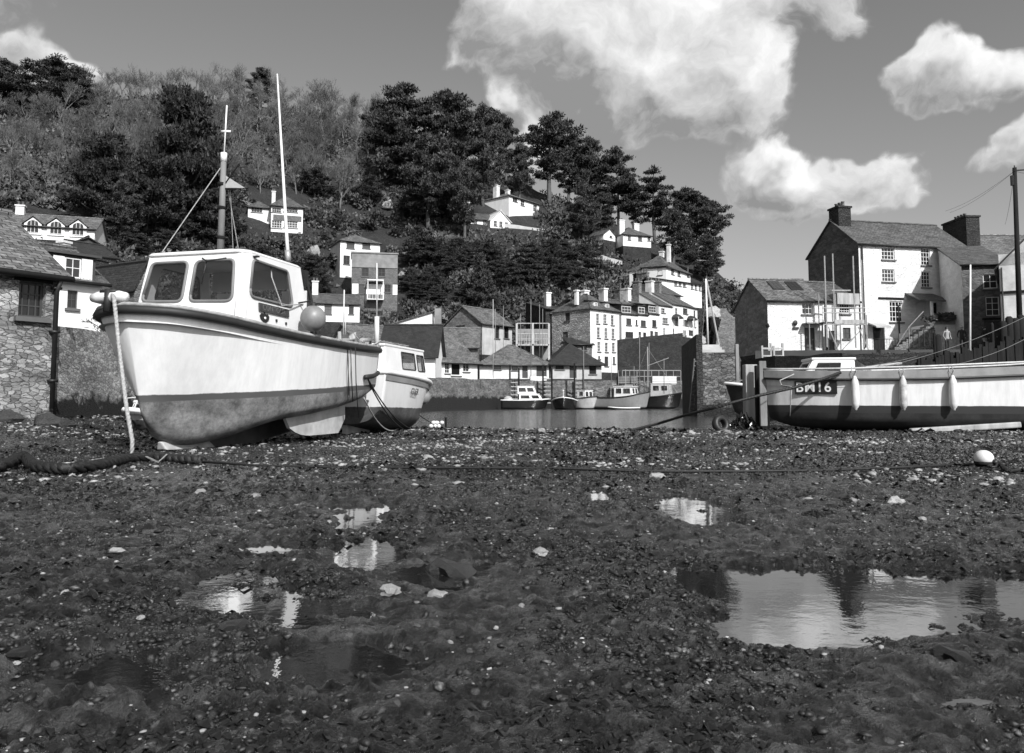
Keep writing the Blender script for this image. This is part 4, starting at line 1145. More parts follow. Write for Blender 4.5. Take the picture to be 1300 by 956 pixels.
# L4 dormered cottage
e, r_, Wd = fhouse('dormered_cottage', 'white cottage with three arched dormer windows high on the left', -30, 112, 300, 283, 77, 80, 6.5, [], roof='gable', rh=1.7, wall='white', rm='slate_pale',
       chims=[(2.2, 3.2, .8, .6, 3.0, 3.9, {'mat': 'white_dirty'})])
zb_ = 0
for i, px in enumerate((31, 61, 90)):
    u = (px+30)/142*Wd; he_ = Zp(283, 77)-Zp(300, 77)
    w = .78
    b = MB()
    b.box(u-w, u+w, -.12, 1.3, he_-.9, he_+.22)
    b.add([(u-w, -.12, he_+.22), (u+w, -.12, he_+.22), (u, -.12, he_+.85), (u-w, 1.3, he_+.22), (u+w, 1.3, he_+.22), (u, 1.3, he_+.85)], [(0, 1, 2), (5, 4, 3)])
    dm = b.build('dormer', MAT['white'], e)
    b = MB()
    b.prism([(u-w-.2, -.3, he_+.12), (u, -.3, he_+.95), (u, 1.9, he_+.95), (u-w-.2, 1.9, he_+.12)], (0, 0, .09)); b.prism([(u, -.3, he_+.952), (u+w+.2, -.3, he_+.12), (u+w+.2, 1.9, he_+.12), (u, 1.9, he_+.952)], (0, 0, .09))
    b.build('dormer_roof', MAT['slate'], dm)
    b = MB(); n = 8   # arched window frame
    arc = [(u-.52, he_-.7)]+[(u-.52*math.cos(math.pi*k/n), he_+.15+.42*math.sin(math.pi*k/n)) for k in range(n+1)]+[(u+.52, he_-.7)]
    b.tube([(x, -.15, z) for x, z in arc]+[(u-.52, -.15, he_-.7)], .04, 5); b.tube([(u-.17, -.15, he_-.7), (u-.17, -.15, he_+.5)], .03, 4); b.tube([(u+.17, -.15, he_-.7), (u+.17, -.15, he_+.5)], .03, 4)
    wo_ = b.build('window', MAT['frame_white'], dm)
    b = MB(); b.prism([(x, -.135, z) for x, z in arc], (0, .01, 0)); b.build('pane', MAT['glass'], wo_)
# other roofs at the far left
fhouse('terrace_cottage', 'low white-fronted cottage with dark roof between the shed and the cedars', 96, 140, 345, 322, 58, 60, 5, [(100, 327, 106, 340, 2, 2), (112, 327, 120, 340, 2, 2), (125, 327, 133, 340, 2, 2)], roof='gable', rh=1.2, wall='grey_render', rm='slate_dark')

# small bare garden tree in front of the white cottage
tm, cm, H0 = bare_tree(88, 3.2, m_plain('dark_branches', .03, .8, .3), .75, .6)
p = at(118, 470, 22.0); e = empty('garden_tree', (p.x, 22.0+.9, 2.0), 1.0, 'small dark leafless tree over the garden wall, against the white cottage', 'tree')
for nm, me in (('trunk', tm), ('branches', cm)):
    c = bpy.data.objects.new(nm, me); COL.objects.link(c); c.parent = e
e.scale = (.8, .8, .62)

# ================================================================== hillside houses, left and centre
def hbase(px, py): return on_hill(px, py).y
D = 117
e, r_, Wd = fhouse('hillside_villa', 'white two-storey villa with hipped slate roof alone on the left hillside', 339, 380, 294, 260, D, D+1.6, 6.5,
    [(343, 263, 357, 270, 4, 2), (360, 263, 378, 270, 5, 2), (342, 279, 358, 290, 4, 3), (360, 279, 378, 290, 5, 3)], roof='hip', rh=2.0, wall='white', rm='slate', chims=[(.4, 2.2, .55, .55, 3.9, 6.6, {'mat': 'white_dirty'})])
b = MB(); a = XY(342, D); z1 = Zp(272, D)-Zp(294, D); z2 = Zp(279, D)-Zp(294, D)
b.box(.3, Wd-.2, -.06, -.003, z2, z1); b.build('slate_hung_band', MAT['slate_hung'], e)
fhouse('villa_wing', 'white gabled wing with a canopy at the left end of the hillside villa', 309, 338, 294, 262, D+1, D+2, 5, [(319, 262.5, 333, 270, 4, 2), (319, 280, 333, 291, 4, 3)], roof='hip', rh=1.2, wall='white', rm='slate', cat='house wing')
D = 111
e, r_, Wd = fhouse('hipped_cottage', 'tall white house with hipped slate roof and small dark windows on mid slope', 429, 480, 352, 305, D, D+2.6, 6, [(440, 305.8, 450, 316, 2, 2, 'w', 'frame_dark'), (460, 305.8, 470, 316, 2, 2, 'w', 'frame_dark'), (436, 324, 444, 336, 2, 2, 'w', 'frame_dark')],
    roof='hip', rh=1.5, wall='white', rm='slate_pale')
D = 104
e, r_, Wd = fhouse('slate_hung_house', 'flat-topped slate-hung house with white ground floor and a porch', 444, 503, 394, 321, D, D+1.2, 5,
    [(459, 340.5, 468, 351, 2, 2, 'w', 'frame_dark'), (480, 340.5, 489, 351, 2, 2, 'w', 'frame_dark'), (487, 361, 496, 371, 2, 2, 'w', 'frame_dark'), (454, 361, 462, 373, 2, 2, 'w', 'frame_dark')], roof='flat', rh=0, wall='slate_hung', rm='grey_render', lwall='white', found=3)
zb = Zp(394, D); b = MB()
for (x0, x1) in ((445, 453), (463, 486), (497, 503)):
    b.box((x0-444)/59*Wd, (x1-444)/59*Wd, -.05, -.003, Zp(373, D)-zb, Zp(360, D)-zb)
b.build('white_band', MAT['white'], e)
b = MB(); b.box(0, Wd, -.09, -.004, Zp(339, D)-zb, Zp(322, D)-zb); b.build('rendered_parapet', MAT['grey_render'], e)
b = MB(); x0 = (464-444)/59*Wd; x1 = (485-444)/59*Wd; zt = Zp(357, D)-zb; zf = Zp(380, D)-zb
b.box(x0, x1, -1.3, -.1, zt, zt+.15); b.tube([(x0+.08, -1.2, zf), (x0+.08, -1.2, zt)], .07, 6); b.tube([(x1-.08, -1.2, zf), (x1-.08, -1.2, zt)], .07, 6); b.box(x0, x1, -1.3, -.1, zf-.12, zf)
for i in range(7): b.tube([(x0+(x1-x0)*i/6, -1.25, zf), (x0+(x1-x0)*i/6, -1.25, zf+.8)], .03, 4)
b.tube([(x0, -1.25, zf+.8), (x1, -1.25, zf+.8)], .04, 4); b.build('porch', MAT['frame_white'], e)
D = 90
fhouse('small_white_cottage', 'small white weatherboarded cottage with pale chimney right of the fishing boat cabin', 396, 455, 408, 385, D, D+1.4, 5, [(412, 386, 421, 399, 2, 2, 'w', 'frame_dark'), (443, 386, 449, 399, 1, 2, 'w', 'frame_dark')],
       roof='gable', rh=1.3, wall='white', rm='slate', chims=[(.2, 2.6, .7, .7, 2.6, 4.9, {'mat': 'white_dirty'})], oh=.15)
# statue like white thing among shrubs = whitewashed chimney stump: pale rock outcrop
for px, py, s, lab in [(492, 262, 1.0, 'pale whitewashed stump standing among dark shrubs on the mid slope'), (398, 322, 1.0, 'broad pale rock outcrop above the small white cottage'), (512, 352, .8, 'pale rock face beside the slate-hung house')]:
    p = on_hill(px, py+4); o = bpy.data.objects.new('rock_outcrop', stone_l[0]); COL.objects.link(o); o.location = (p.x, p.y-.5, p.z+.6); o.scale = (s, s*.8, s*2.2 if s < 1.2 else s*1.6); tag(o, lab, 'rock')

# ================================================================== far quay
D = 74
e, r_, Wd = fhouse('lean_to_store', 'white-gabled store with long single-pitch roof behind the second boat', 452, 548, 470, 425, D, D, 7, [(525, 418.5, 529.5, 425, 1, 1, 'w', 'frame_dark')], roof='monox', rh=2.1, wall='white', rm='slate', oh=.2, gutter=False)
b = MB(); b.box(Wd+.25, Wd+.85, -.3, .4, 0, Zp(392, D)-Zp(470, D)); b.build('end_pillar', MAT['grey_render'], e)
D = 68
e, r_, Wd = fhouse('fish_loft', 'large slate-roofed quay building with white front and wide dark roof behind the second boat', 470, 606, 484, 455, D-5, D+2, 9,
    [(497, 457, 509, 482, 1, 2, 'w', 'frame_white'), (565, 458, 571, 474, 2, 3), (573, 458, 585, 477, 1, 1), (588, 458, 596, 472, 2, 3)], roof='gable', rh=3.0, wall='white', rm='slate_pale', oh=.3)
b = MB(); b.box(-.1, Wd*.44, -.42, .02, 0, .01)
fhouse('black_roofed_shed', 'low shed with smooth black roof adjoining the fish loft', 482, 552, 484, 451, 61.5, 61.5, 7, [], roof='gable', rh=2.6, wall='white', rm='slate_dark', oh=.3)
D = 80
fhouse('back_store', 'slate roof showing behind the fish loft, beside the wooden boathouse', 552, 606, 470, 441, D, D, 7, [], roof='gable', rh=2.2, wall='stone_mid', rm='slate_pale')
e, r_, Wd = fhouse('gabled_boathouse', 'timber gabled boathouse with bright slate roof turned to the left', 612, 650, 450, 410, 84, 88, 5.5, [(628, 414, 634, 430, 1, 2, 'w', 'frame_dark'), (640, 414, 646, 430, 1, 2, 'w', 'frame_dark')],
    lwins=[(1.6, 1.9, 1.4, 1.4, 2, 2, 'w', 'frame_dark')], roof='gable', rh=1.9, wall='offwhite', lwall='stone_mid', rm='slate_pale')
D = 79
fhouse('quay_cottage', 'low quayside cottage with hipped slate roof and patchy white wall', 609, 697, 481, 461.5, D, D+1, 6.5,
    [(627, 463, 636, 469, 2, 2, 'w', 'frame_dark'), (650, 463, 657, 470, 2, 2, 'w', 'frame_dark'), (663, 463, 670, 480, 1, 1, 'door', 'frame_dark'), (681, 463, 694, 480, 1, 1, 'door', 'frame_dark')], roof='hip', rh=2.0, wall='white_dirty', rm='slate_pale', oh=.35)
fhouse('dark_roofed_cottage', 'quayside cottage with darker hipped roof, right of the patchy white one', 700, 764, 481, 460.5, D+1, D+2, 6.5,
    [(705, 462, 716, 469, 3, 1, 'w', 'frame_dark'), (723, 462, 732, 480, 1, 1, 'door', 'frame_dark'), (748, 463, 757, 475, 1, 1, 'w', 'frame_dark')], roof='hip', rh=2.1, wall='offwhite', rm='slate_dark', oh=.35)
D = 82
e, r_, Wd = fhouse('four_storey_house', 'tall white four-storey house on the quay with a bare stone end wall', 750, 787, 472, 391, D+2, D+5.5, 5.6,
    [(757, 398, 761, 411, 2, 3), (766, 399, 770.5, 411, 2, 3), (775.5, 400, 779.5, 413, 2, 3), (758, 415.5, 762, 429, 2, 3), (767.5, 416.5, 771.5, 430, 2, 3), (776.5, 417, 780.5, 430.5, 2, 3),
     (758.5, 434, 762.5, 446.5, 2, 3), (768, 435, 772, 447, 2, 3), (777, 435, 781, 447, 2, 3), (767.5, 452.5, 772.5, 465, 1, 2, 'w', 'frame_dark'), (778, 453, 781, 462, 1, 2, 'w', 'frame_dark'), (759.5, 452, 762, 456, 1, 1, 'w', 'frame_dark')],
    lwins=[(2.0, 5.7, .7, .9, 1, 2, 'w', 'frame_dark'), (1.6, 3.5, .8, 1.0, 1, 2, 'w', 'frame_dark')], roof='hip', rh=1.9, wall='white', lwall='stone_pale', rm='slate', oh=.15,
    chims=[(.35, 2.2, .35, .35, 7.4, 8.9, {'mat': 'white', 'pots': 0}), (3.4, 3.6, .8, .6, 8.0, 9.3, {'mat': 'white', 'pots': 2})])
he_ = Zp(391, D)-Zp(472, D)
for px in (760, 775):
    u = (px-750)/37*Wd; b = MB(); b.box(u-.32, u+.32, .35, 1.5, he_+.1, he_+1.0); dm = b.build('dormer', MAT['white'], e)
    add_window(dm, (u-.25, .35, 0), (1, 0, 0), (0, 1, 0), 0, he_+.2, .5, .7, 2, 2, 'frame_white', .04, False)
    b = MB(); b.prism([(u-.42, .2, he_+1.002), (u+.42, .2, he_+1.002), (u+.42, 1.9, he_+1.25), (u-.42, 1.9, he_+1.25)], (0, 0, .08)); b.build('dormer_roof', MAT['slate_dark'], dm)
fhouse('dark_annex', 'dark rendered annex tucked behind the stone end wall of the four-storey house', 693, 716, 470, 392, 88, 89, 5, [(699, 392, 703, 402, 1, 2), (708, 396, 713, 404, 1, 2)], roof='mono', rh=1.2, wall='stone_dark', rm='slate_dark', chims=[(1.6, 2.5, .6, .6, 7, 9, {'mat': 'white', 'pots': 1})])
fhouse('stone_porch_house', 'little lean-to with dark slate roof against the stone end wall', 724, 752, 470, 437, 83.5, 84, 2.2, [(738, 438, 745, 445, 2, 1, 'w', 'frame_dark')], roof='mono', rh=.75, wall='stone_mid', rm='slate_dark', found=2)
# retaining wall below the terrace
quay_wall('high dark retaining wall with ivy below the white terrace', XY(786, 87), XY(868, 92), Zp(431, 87), Zp(423, 92), MAT['stone_dark'], .8, name='retaining_wall')
# terrace of white houses
TR = [  # px a, b, ybase, yeave, DA, DB, label, windows, dormers, roofm
 (790, 811, 432, 398.5, 88, 89.5, 'first white terrace house, next to the four-storey house, with a wide attic dormer',
  [(795, 404, 801.5, 413, 2, 2, 'w', 'frame_dark'), (794, 421, 804, 429.5, 3, 2, 'w', 'frame_dark'), (807, 406, 810, 413, 1, 2, 'w', 'frame_dark')], [(797, 391, 4)]),
 (811, 824, 432, 399.5, 89.5, 90.5, 'second white terrace house, narrow, with one attic dormer above',
  [(813.5, 406.5, 820, 415, 2, 2, 'w', 'frame_dark'), (808.5, 421, 814, 431, 1, 1, 'door', 'frame_dark'), (816.5, 422, 820.5, 430, 1, 1, 'w', 'frame_dark')], [(816.5, 393, 3)]),
 (824, 838, 430.5, 398, 90.5, 92, 'third terrace house with a large dark-framed attic dormer and dark windows',
  [(828, 406, 833.5, 415.5, 2, 1, 'w', 'frame_dark'), (825.5, 420, 829.5, 430, 1, 1, 'door', 'frame_dark'), (831, 421, 835.5, 429, 1, 1, 'w', 'frame_dark')], [(830.5, 391, 4)]),
 (838, 855, 429, 387.5, 92, 94, 'fourth terrace house, taller white gable-height front with pale framed windows',
  [(839.5, 391, 844.5, 397.5, 2, 2), (841, 403, 848.5, 411.5, 3, 2), (842, 416.5, 845, 425.5, 2, 3)], []),
 (855, 866, 427, 386.5, 94, 95.5, 'fifth terrace house with a dark rounded porch canopy over its door',
  [(857, 391, 860.5, 399, 2, 2), (857, 404.5, 861, 412.5, 2, 2), (851, 417, 855.5, 427, 1, 1, 'door', 'frame_dark')], []),
 (866, 887, 427, 388, 95.5, 99.5, 'last terrace house at the seaward end with dark square windows and arched porch',
  [(867, 391, 873, 399, 2, 1, 'w', 'frame_dark'), (867, 405.5, 873.5, 413.5, 2, 1, 'w', 'frame_dark'), (867, 419, 871, 426, 1, 1, 'w', 'frame_dark'), (880.5, 394, 883, 403.5, 1, 1, 'w', 'frame_dark'), (880.5, 406, 883, 415.5, 1, 1, 'w', 'frame_dark'), (874.5, 419, 880, 427, 1, 1, 'door', 'frame_dark')], [])]
for i, (a_, b_, yb, ye, DA, DB, lab, wins, dor) in enumerate(TR):
    e, r_, Wd = fhouse('terrace_house', lab, a_, b_, yb, ye, DA, DB, 6.5, wins, roof='gable', rh=1.9, wall='white', rm='slate', oh=.04, group='row of white terrace houses above the quay',
                       chims=[(.25, 3.25, .6, .9, 4.5, 6.1 if i < 3 else 6.9, {'mat': 'white_dirty' if i % 2 == 0 else 'stone_mid'})])
    z_ = Zp(yb, DA); he_ = Zp(ye, DA)-z_
    for (px, py, n) in dor:
        u = (px-a_)/(b_-a_)*Wd; w = .2*n; b = MB(); b.box(u-w, u+w, .12, 2.4, he_-.05, he_+1.05); dm = b.build('dormer', MAT['dark_render'], e)
        add_window(dm, (u-w+.08, .12, 0), (1, 0, 0), (0, 1, 0), 0, he_+.2, 2*w-.16, .72, n-1, 2, 'frame_white', .05, False)
        b = MB(); b.prism([(u-w-.12, -.02, he_+1.052), (u+w+.12, -.02, he_+1.052), (u+w+.12, 2.8, he_+1.45), (u-w-.12, 2.8, he_+1.45)], (0, 0, .08)); b.build('dormer_roof', MAT['slate_dark'], dm)
    if i in (4, 5):
        u = .6 if i == 4 else Wd*.5
        b = MB(); b.lathe([(.001, 2.75), (.45, 2.6), (.8, 2.3), (.86, 2.15), (.80, 2.15), (.001, 2.5)], 12, M=Matrix.Translation((u, -.2, 0))); b.build('porch_canopy', MAT['slate_dark'], e, True)
        b = MB(); b.tube([(u-.6, -.85, 0), (u-.6, -.85, 2.3)], .05, 6); b.tube([(u+.6, -.85, 0), (u+.6, -.85, 2.3)], .05, 6); b.build('porch_post', MAT['frame_white'], e)
# houses above the terrace
e, r_, Wd = fhouse('upper_villa', 'large white two-tier villa with hipped roof above the terrace houses', 817, 848, 362, 339, 116, 114, 9, [(834.5, 340, 841, 349, 2, 2, 'w', 'frame_dark')], roof='hip', rh=1.7, wall='white', rm='slate',
    chims=[(3.0, 3.2, .5, .5, 3.6, 6.2, {'mat': 'white_dirty'}), (.8, 6, .6, .6, 3.0, 5.8, {'mat': 'white_dirty'})], found=3)
e, r_, Wd = fhouse('villa_side_range', 'white upper storey of the large villa, running away to the right', 848, 879, 372, 338.5, 114, 121, 6, [(852, 340.5, 856, 349, 2, 2), (860, 342, 864, 351, 2, 2), (872, 345, 875, 352, 2, 2)], roof='hip', rh=2.0, wall='white', rm='slate', cat='house wing')
e, r_, Wd = fhouse('verandah_range', 'white glazed verandah range below the large villa', 838, 893, 385, 354, 111, 117, 4, [(856, 356, 860, 363, 2, 2), (861.5, 356.5, 865, 363.5, 2, 2), (867, 357, 871, 364.5, 2, 2), (877, 359, 880.5, 367, 2, 2), (882, 360, 885, 368, 2, 2), (887, 361, 890, 369, 2, 2)], roof='mono', rh=.8, wall='white', rm='slate')
fhouse('upper_row_house', 'white gabled house of the upper row, just left of centre above the terrace', 845, 866, 400, 372, 101, 104, 6, [(850, 375, 853.5, 382, 2, 2), (858, 376, 861, 383, 2, 2)], roof='gable', rh=1.8, wall='white', rm='slate', chims=[(.3, 3, .6, .8, 3.6, 5.8, {'mat': 'stone_mid'})])
fhouse('upper_row_annex', 'dark-roofed annex with brick chimneys behind the terrace', 822, 844, 400, 376, 99, 100, 6, [(830, 378, 835, 385, 2, 2)], roof='gable', rh=1.8, wall='grey_render', rm='slate_dark', chims=[(.6, 3, .8, .8, 3.4, 5.6, {'mat': 'stone_dark'}), (2.0, 3, .6, .8, 3.4, 5.0, {'mat': 'stone_dark'})])
# hilltop houses
D = hbase(665, 292)
D = 143
e, r_, Wd = fhouse('bay_windowed_house', 'sunlit white house with bay windows half hidden by pines high on the hill', 646, 685, 275, 248, D, D+7, 8, [(651, 250, 657, 257, 2, 2), (661, 253, 666, 262, 2, 2), (677, 259, 682, 268, 2, 2)], roof='hip', rh=1.8, wall='white', rm='slate_pale',
    chims=[(.5, 3.5, .9, .9, 4, 6.4, {'mat': 'white_dirty'}), (3.2, 3.0, .7, .7, 4, 6.0, {'mat': 'white_dirty'})])
fhouse('gabled_conservatory', 'white conservatory with pointed gables below the bay-windowed house', 622, 648, 290, 279, 136, 138, 5, [(627, 280, 631, 287, 2, 2), (634, 281, 638, 288, 2, 2), (641, 282, 645, 289, 2, 2)], roof='gabley', rh=1.8, wall='white', rm='frame_white', gutter=False)
fhouse('long_cottage', 'low white cottage with grey roof left of the pointed conservatory', 596, 624, 290, 278, 136, 137, 6, [(601, 280, 606, 286, 2, 2), (613, 280, 618, 286, 2, 2)], roof='gable', rh=1.6, wall='white', rm='slate', chims=[(.3, 3, .6, .6, 2, 5.2, {'mat': 'white'})])
D = 140
fhouse('twin_chimney_house', 'white house with two stout chimneys among the pines near the seaward end', 793, 829, 312, 297, D, D+2, 7, [(797, 299, 801, 305, 2, 2), (810, 300, 815, 306, 2, 2, 'w', 'frame_dark'), (822, 300, 826, 306, 2, 2)], roof='hip', rh=1.9, wall='white', rm='slate',
    chims=[(.7, 2, 1.0, .9, 1.8, 5.0, {'mat': 'white'}), (4.3, 3, 1.0, .9, 1.8, 4.8, {'mat': 'white'})])
fhouse('tiny_hill_cottage', 'tiny white cottage with pale roof left of the twin-chimney house', 768, 783, 304, 297, 140, 142, 4, [(774, 298, 777, 302, 2, 2, 'w', 'frame_dark')], roof='gabley', rh=1.1, wall='white', rm='slate', gutter=False)
# garden walls on the slope
for (a_, ya, b_, yb_, lab) in [(700, 318, 748, 333, 'pale low garden wall slanting across the slope under the pines'), (735, 322, 790, 338, 'pale stone terrace wall below the tiny hill cottage'), (640, 290, 700, 298, 'low garden wall under the bay-windowed house')]:
    p = on_hill(a_, ya); q = on_hill(b_, yb_)
    quay_wall(lab, (p.x, p.y), (q.x, q.y), p.z+.9, q.z+.9, MAT['offwhite'], .4, min(p.z, q.z)-2, name='garden_wall')
# ================================================================== boat kit. local +x runs aft from the stem, +y to starboard, z up
def m_hull(name, top, low, z0, slope, foul=.5, rough=.35, stripe=None, streak=.12, lowvar=.5, edge=.05):
    """paint above a boot line, antifouling below (z0 + slope * x), stains and scuffs of their own"""
    t = NT(name); v = t.coord('Object'); s = t.t.nodes.new('ShaderNodeSeparateXYZ'); t.l(v, s.inputs[0])
    n = t.noise(v, 2.2, 5, .65); vs = t.coord('Object', (5, 5, .8)); st = t.noise(vs, 1.6, 4, .7); f = t.noise(v, 24, 4, .7)
    h = t.math('SUBTRACT', s.outputs[2], t.math('MULTIPLY_ADD', s.outputs[0], slope, z0))
    hn = t.math('ADD', h, t.math('MULTIPLY', t.math('SUBTRACT', n, .5), edge))
    paint = t.mix(1.0, t.ramp(n, [(.3, top*.9), (.7, top)]), t.ramp(st, [(.35, 1-streak), (.6, 1)]), 'MULTIPLY')
    lowc = t.mix(1.0, t.ramp(n, [(.35, low*(1-lowvar)), (.65, low*(1+lowvar))]), t.ramp(f, [(.35, .65), (.6, 1)]), 'MULTIPLY')
    c = t.mix(t.ramp(hn, [(.0, 0), (.012, 1)]), lowc, paint)
    if stripe:
        for (a, b_, col_) in stripe:
            m1 = t.math('MULTIPLY', t.math('GREATER_THAN', h, a), t.math('LESS_THAN', h, b_)); c = t.mix(m1, c, col_)
    t.col(c); t.rough(t.ramp(hn, [(.0, .8), (.02, rough)])); t.bump(t.math('ADD', t.math('MULTIPLY', f, .15), t.math('MULTIPLY', n, .6)), .12, .02)
    return t.m

def interp_st(st, n):
    xs = [s[0] for s in st]; out = []
    k = len(st[0])
    X = np.linspace(0, 1, n)**1.0
    x_ = xs[0]+(xs[-1]-xs[0])*X
    # cubic-ish smoothing through monotone linear + averaging
    cols = [np.interp(x_, xs, [s[j] for s in st]) for j in range(k)]
    for c in range(1, k):
        y = cols[c].copy()
        for _ in range(2): y[1:-1] = .25*y[:-2]+.5*y[1:-1]+.25*y[2:]
        cols[c] = y
    return [[float(cols[j][i]) for j in range(k)] for i in range(n)]

def hull(parent, st, mat, n=26, m=9, rail=.07, railm=None, deckz=None, deckm=None, transom=True, name='hull', belly=1.6, tumble=0.0, rail_drop=.02):
    """st: stations (x, half beam at gunwale, z gunwale, half beam at chine, z chine, z keel, x_keel_shift)"""
    S = interp_st(st, n); b = MB(); rows = []
    for (x, bg, zg, bc, zc, zk, xs) in S:
        half = []
        for j in range(m+1):         # keel -> chine
            t = j/m; half.append((bc*math.sin(t*math.pi/2)**.8 if t else 0, zk+(zc-zk)*t**belly))
        for j in range(1, m+1):      # chine -> gunwale
            t = j/m; half.append((bc+(bg-bc)*(t**.85)+tumble*math.sin(t*math.pi), zc+(zg-zc)*t))
        row = []
        H = zg-zk
        for (y, z) in [(-p[0], p[1]) for p in reversed(half)]+half[1:]:
            row.append((x+xs*(1-(z-zk)/H if H > 0 else 0), y, z))
        rows.append(row)
    k = len(rows[0])
    V = [p for r in rows for p in r]; F = []
    for i in range(n-1):
        for j in range(k-1):
            F.append((i*k+j, i*k+j+1, (i+1)*k+j+1, (i+1)*k+j))
    if transom: F.append(tuple((n-1)*k+j for j in range(k)))
    F.append(tuple(reversed(range(k))))
    b.add(V, F)
    h = b.build(name, mat, parent, True)
    me = h.data
    if transom: me.polygons[len(me.polygons)-2].use_smooth = False
    # rub rail / gunwale
    if rail:
        g = MB()
        P = [Vector(r[0]) for r in rows]; Q = [Vector(r[-1]) for r in rows]
        loop = list(reversed(P))+Q[1:] if (P[0]-Q[0]).length < .05 else list(reversed(P))+Q
        loop.append(loop[0])
        g.tube([p+Vector((0, 0, -rail_drop)) for p in loop], rail, 8)
        for i, v_ in enumerate(g.v): pass
        g.build('gunwale', railm, parent, True)
    if deckz is not None:
        d = MB(); q = [(r[0][0], r[0][1]*.97, r[0][2]-deckz) for r in rows]; w = [(r[-1][0], r[-1][1]*.97, r[-1][2]-deckz) for r in rows]
        for i in range(n-1): d.quad(q[i], q[i+1], w[i+1], w[i])
        d.build('deck', deckm or mat, parent)
    return rows

def poly_panel(outer, holes, th, mat, name, parent, M):
    """flat panel with rounded openings, made from a filled curve; outer/holes are 2D lists"""
    cu = bpy.data.curves.new(name, 'CURVE'); cu.dimensions = '2D'; cu.fill_mode = 'BOTH'; cu.extrude = th/2
    for pl in [outer]+holes:
        sp = cu.splines.new('POLY'); sp.points.add(len(pl)-1); sp.use_cyclic_u = True
        for i, p in enumerate(pl): sp.points[i].co = (p[0], p[1], 0, 1)
    o = bpy.data.objects.new('tmp', cu); COL.objects.link(o)
    dg = bpy.context.evaluated_depsgraph_get(); dg.update()
    me = bpy.data.meshes.new_from_object(o.evaluated_get(dg)); bpy.data.objects.remove(o); bpy.data.curves.remove(cu)
    me.transform(M); me.name = name; me.materials.clear(); me.materials.append(mat)
    r = bpy.data.objects.new(name, me); COL.objects.link(r); r.parent = parent
    return r
def rrect(pts, r, n=5):
    """round the corners of a polygon"""
    out = []; N = len(pts)
    for i in range(N):
        p = Vector(pts[i]); a = Vector(pts[i-1]); c = Vector(pts[(i+1) % N])
        d1 = (a-p).normalized(); d2 = (c-p).normalized()
        ang = d1.angle(d2); cut = min(r/math.tan(ang/2), (a-p).length*.45, (c-p).length*.45)
        s = p+d1*cut; e = p+d2*cut
        for k in range(n+1):
            t = k/n; out.append(tuple((1-t)**2*s+2*t*(1-t)*p+t*t*e))
    return out
def text_mesh(txt, size, mat, parent, M, name='lettering', ext=.002, bold=False):
    cu = bpy.data.curves.new(name, 'FONT'); cu.body = txt; cu.size = size; cu.extrude = ext; cu.space_character = 1.12; cu.align_x = 'CENTER'; cu.align_y = 'CENTER'
    if bold: cu.offset = size*.014
    o = bpy.data.objects.new('tmp', cu); COL.objects.link(o)
    dg = bpy.context.evaluated_depsgraph_get(); dg.update()
    me = bpy.data.meshes.new_from_object(o.evaluated_get(dg)); bpy.data.objects.remove(o); bpy.data.curves.remove(cu)
    me.transform(M); me.name = name; me.materials.clear(); me.materials.append(mat)
    r = bpy.data.objects.new(name, me); COL.objects.link(r); r.parent = parent
    return r
def frameM(O, u, v):
    """matrix mapping x->u, y->v (orthonormalised), z->u x v"""
    u = Vector(u).normalized(); v = Vector(v); w = u.cross(v).normalized(); v = w.cross(u)
    M = Matrix(((u.x, v.x, w.x, 0), (u.y, v.y, w.y, 0), (u.z, v.z, w.z, 0), (0, 0, 0, 1))); M.translation = Vector(O); return M
def glassy(name, c, alpha):
    t = NT(name); t.col(c); t.rough(.04); t.b.inputs['Alpha'].default_value = alpha; t.b.inputs['Specular IOR Level'].default_value = .6
    return t.m
BOATGLASS = glassy('tinted_cabin_glass', .02, .42)
RUBBER = m_plain('grey_rubber_seal', .17, .6, .15)
RAILD = m_plain('dark_painted_gunwale', .018, .6, .35, 5)
GELC = m_plain('white_cabin_gelcoat', .74, .38, .10, 1.6, .05, .01)
GELD = m_plain('stained_deck_paint', .48, .6, .25, 4)
FLOAT = m_plain('grey_buoy_plastic', .20, .45, .22, 5)
FLOATW = m_plain('white_buoy_plastic', .66, .4, .15, 6)

def catenary(p, q, sag, n=14):
    p = Vector(p); q = Vector(q); return [p.lerp(q, i/n)+Vector((0, 0, -4*sag*(i/n)*(1-i/n))) for i in range(n+1)]
def rope(pts, r, mat, label, name='mooring_rope', cat='rope', twist=True, group=None):
    b = MB(); b.tube(pts, r, 7)
    if twist and r > .014:       # lay of the strands
        P = [Vector(p) for p in pts]; L = sum((P[i+1]-P[i]).length for i in range(len(P)-1)); n = int(min(L/(r*1.0), 700))
        cum = [0]
        for i in range(len(P)-1): cum.append(cum[-1]+(P[i+1]-P[i]).length)
        for k in range(3):
            q = []
            for i in range(n+1):
                d = L*i/n; j = max(0, min(len(P)-2, int(np.searchsorted(cum, d)-1))); t_ = (d-cum[j])/max(cum[j+1]-cum[j], 1e-6)
                c = P[j].lerp(P[j+1], t_); tg = (P[j+1]-P[j]).normalized(); s1 = tg.orthogonal().normalized(); s2 = tg.cross(s1); a = d/(r*7)*2*math.pi+k*2.094
                q.append(c+(s1*math.cos(a)+s2*math.sin(a))*r*.62)
            b.tube(q, r*.55, 5)
    return b.build(name, mat, None, True, uv=False, label=label, cat=cat, group=group)

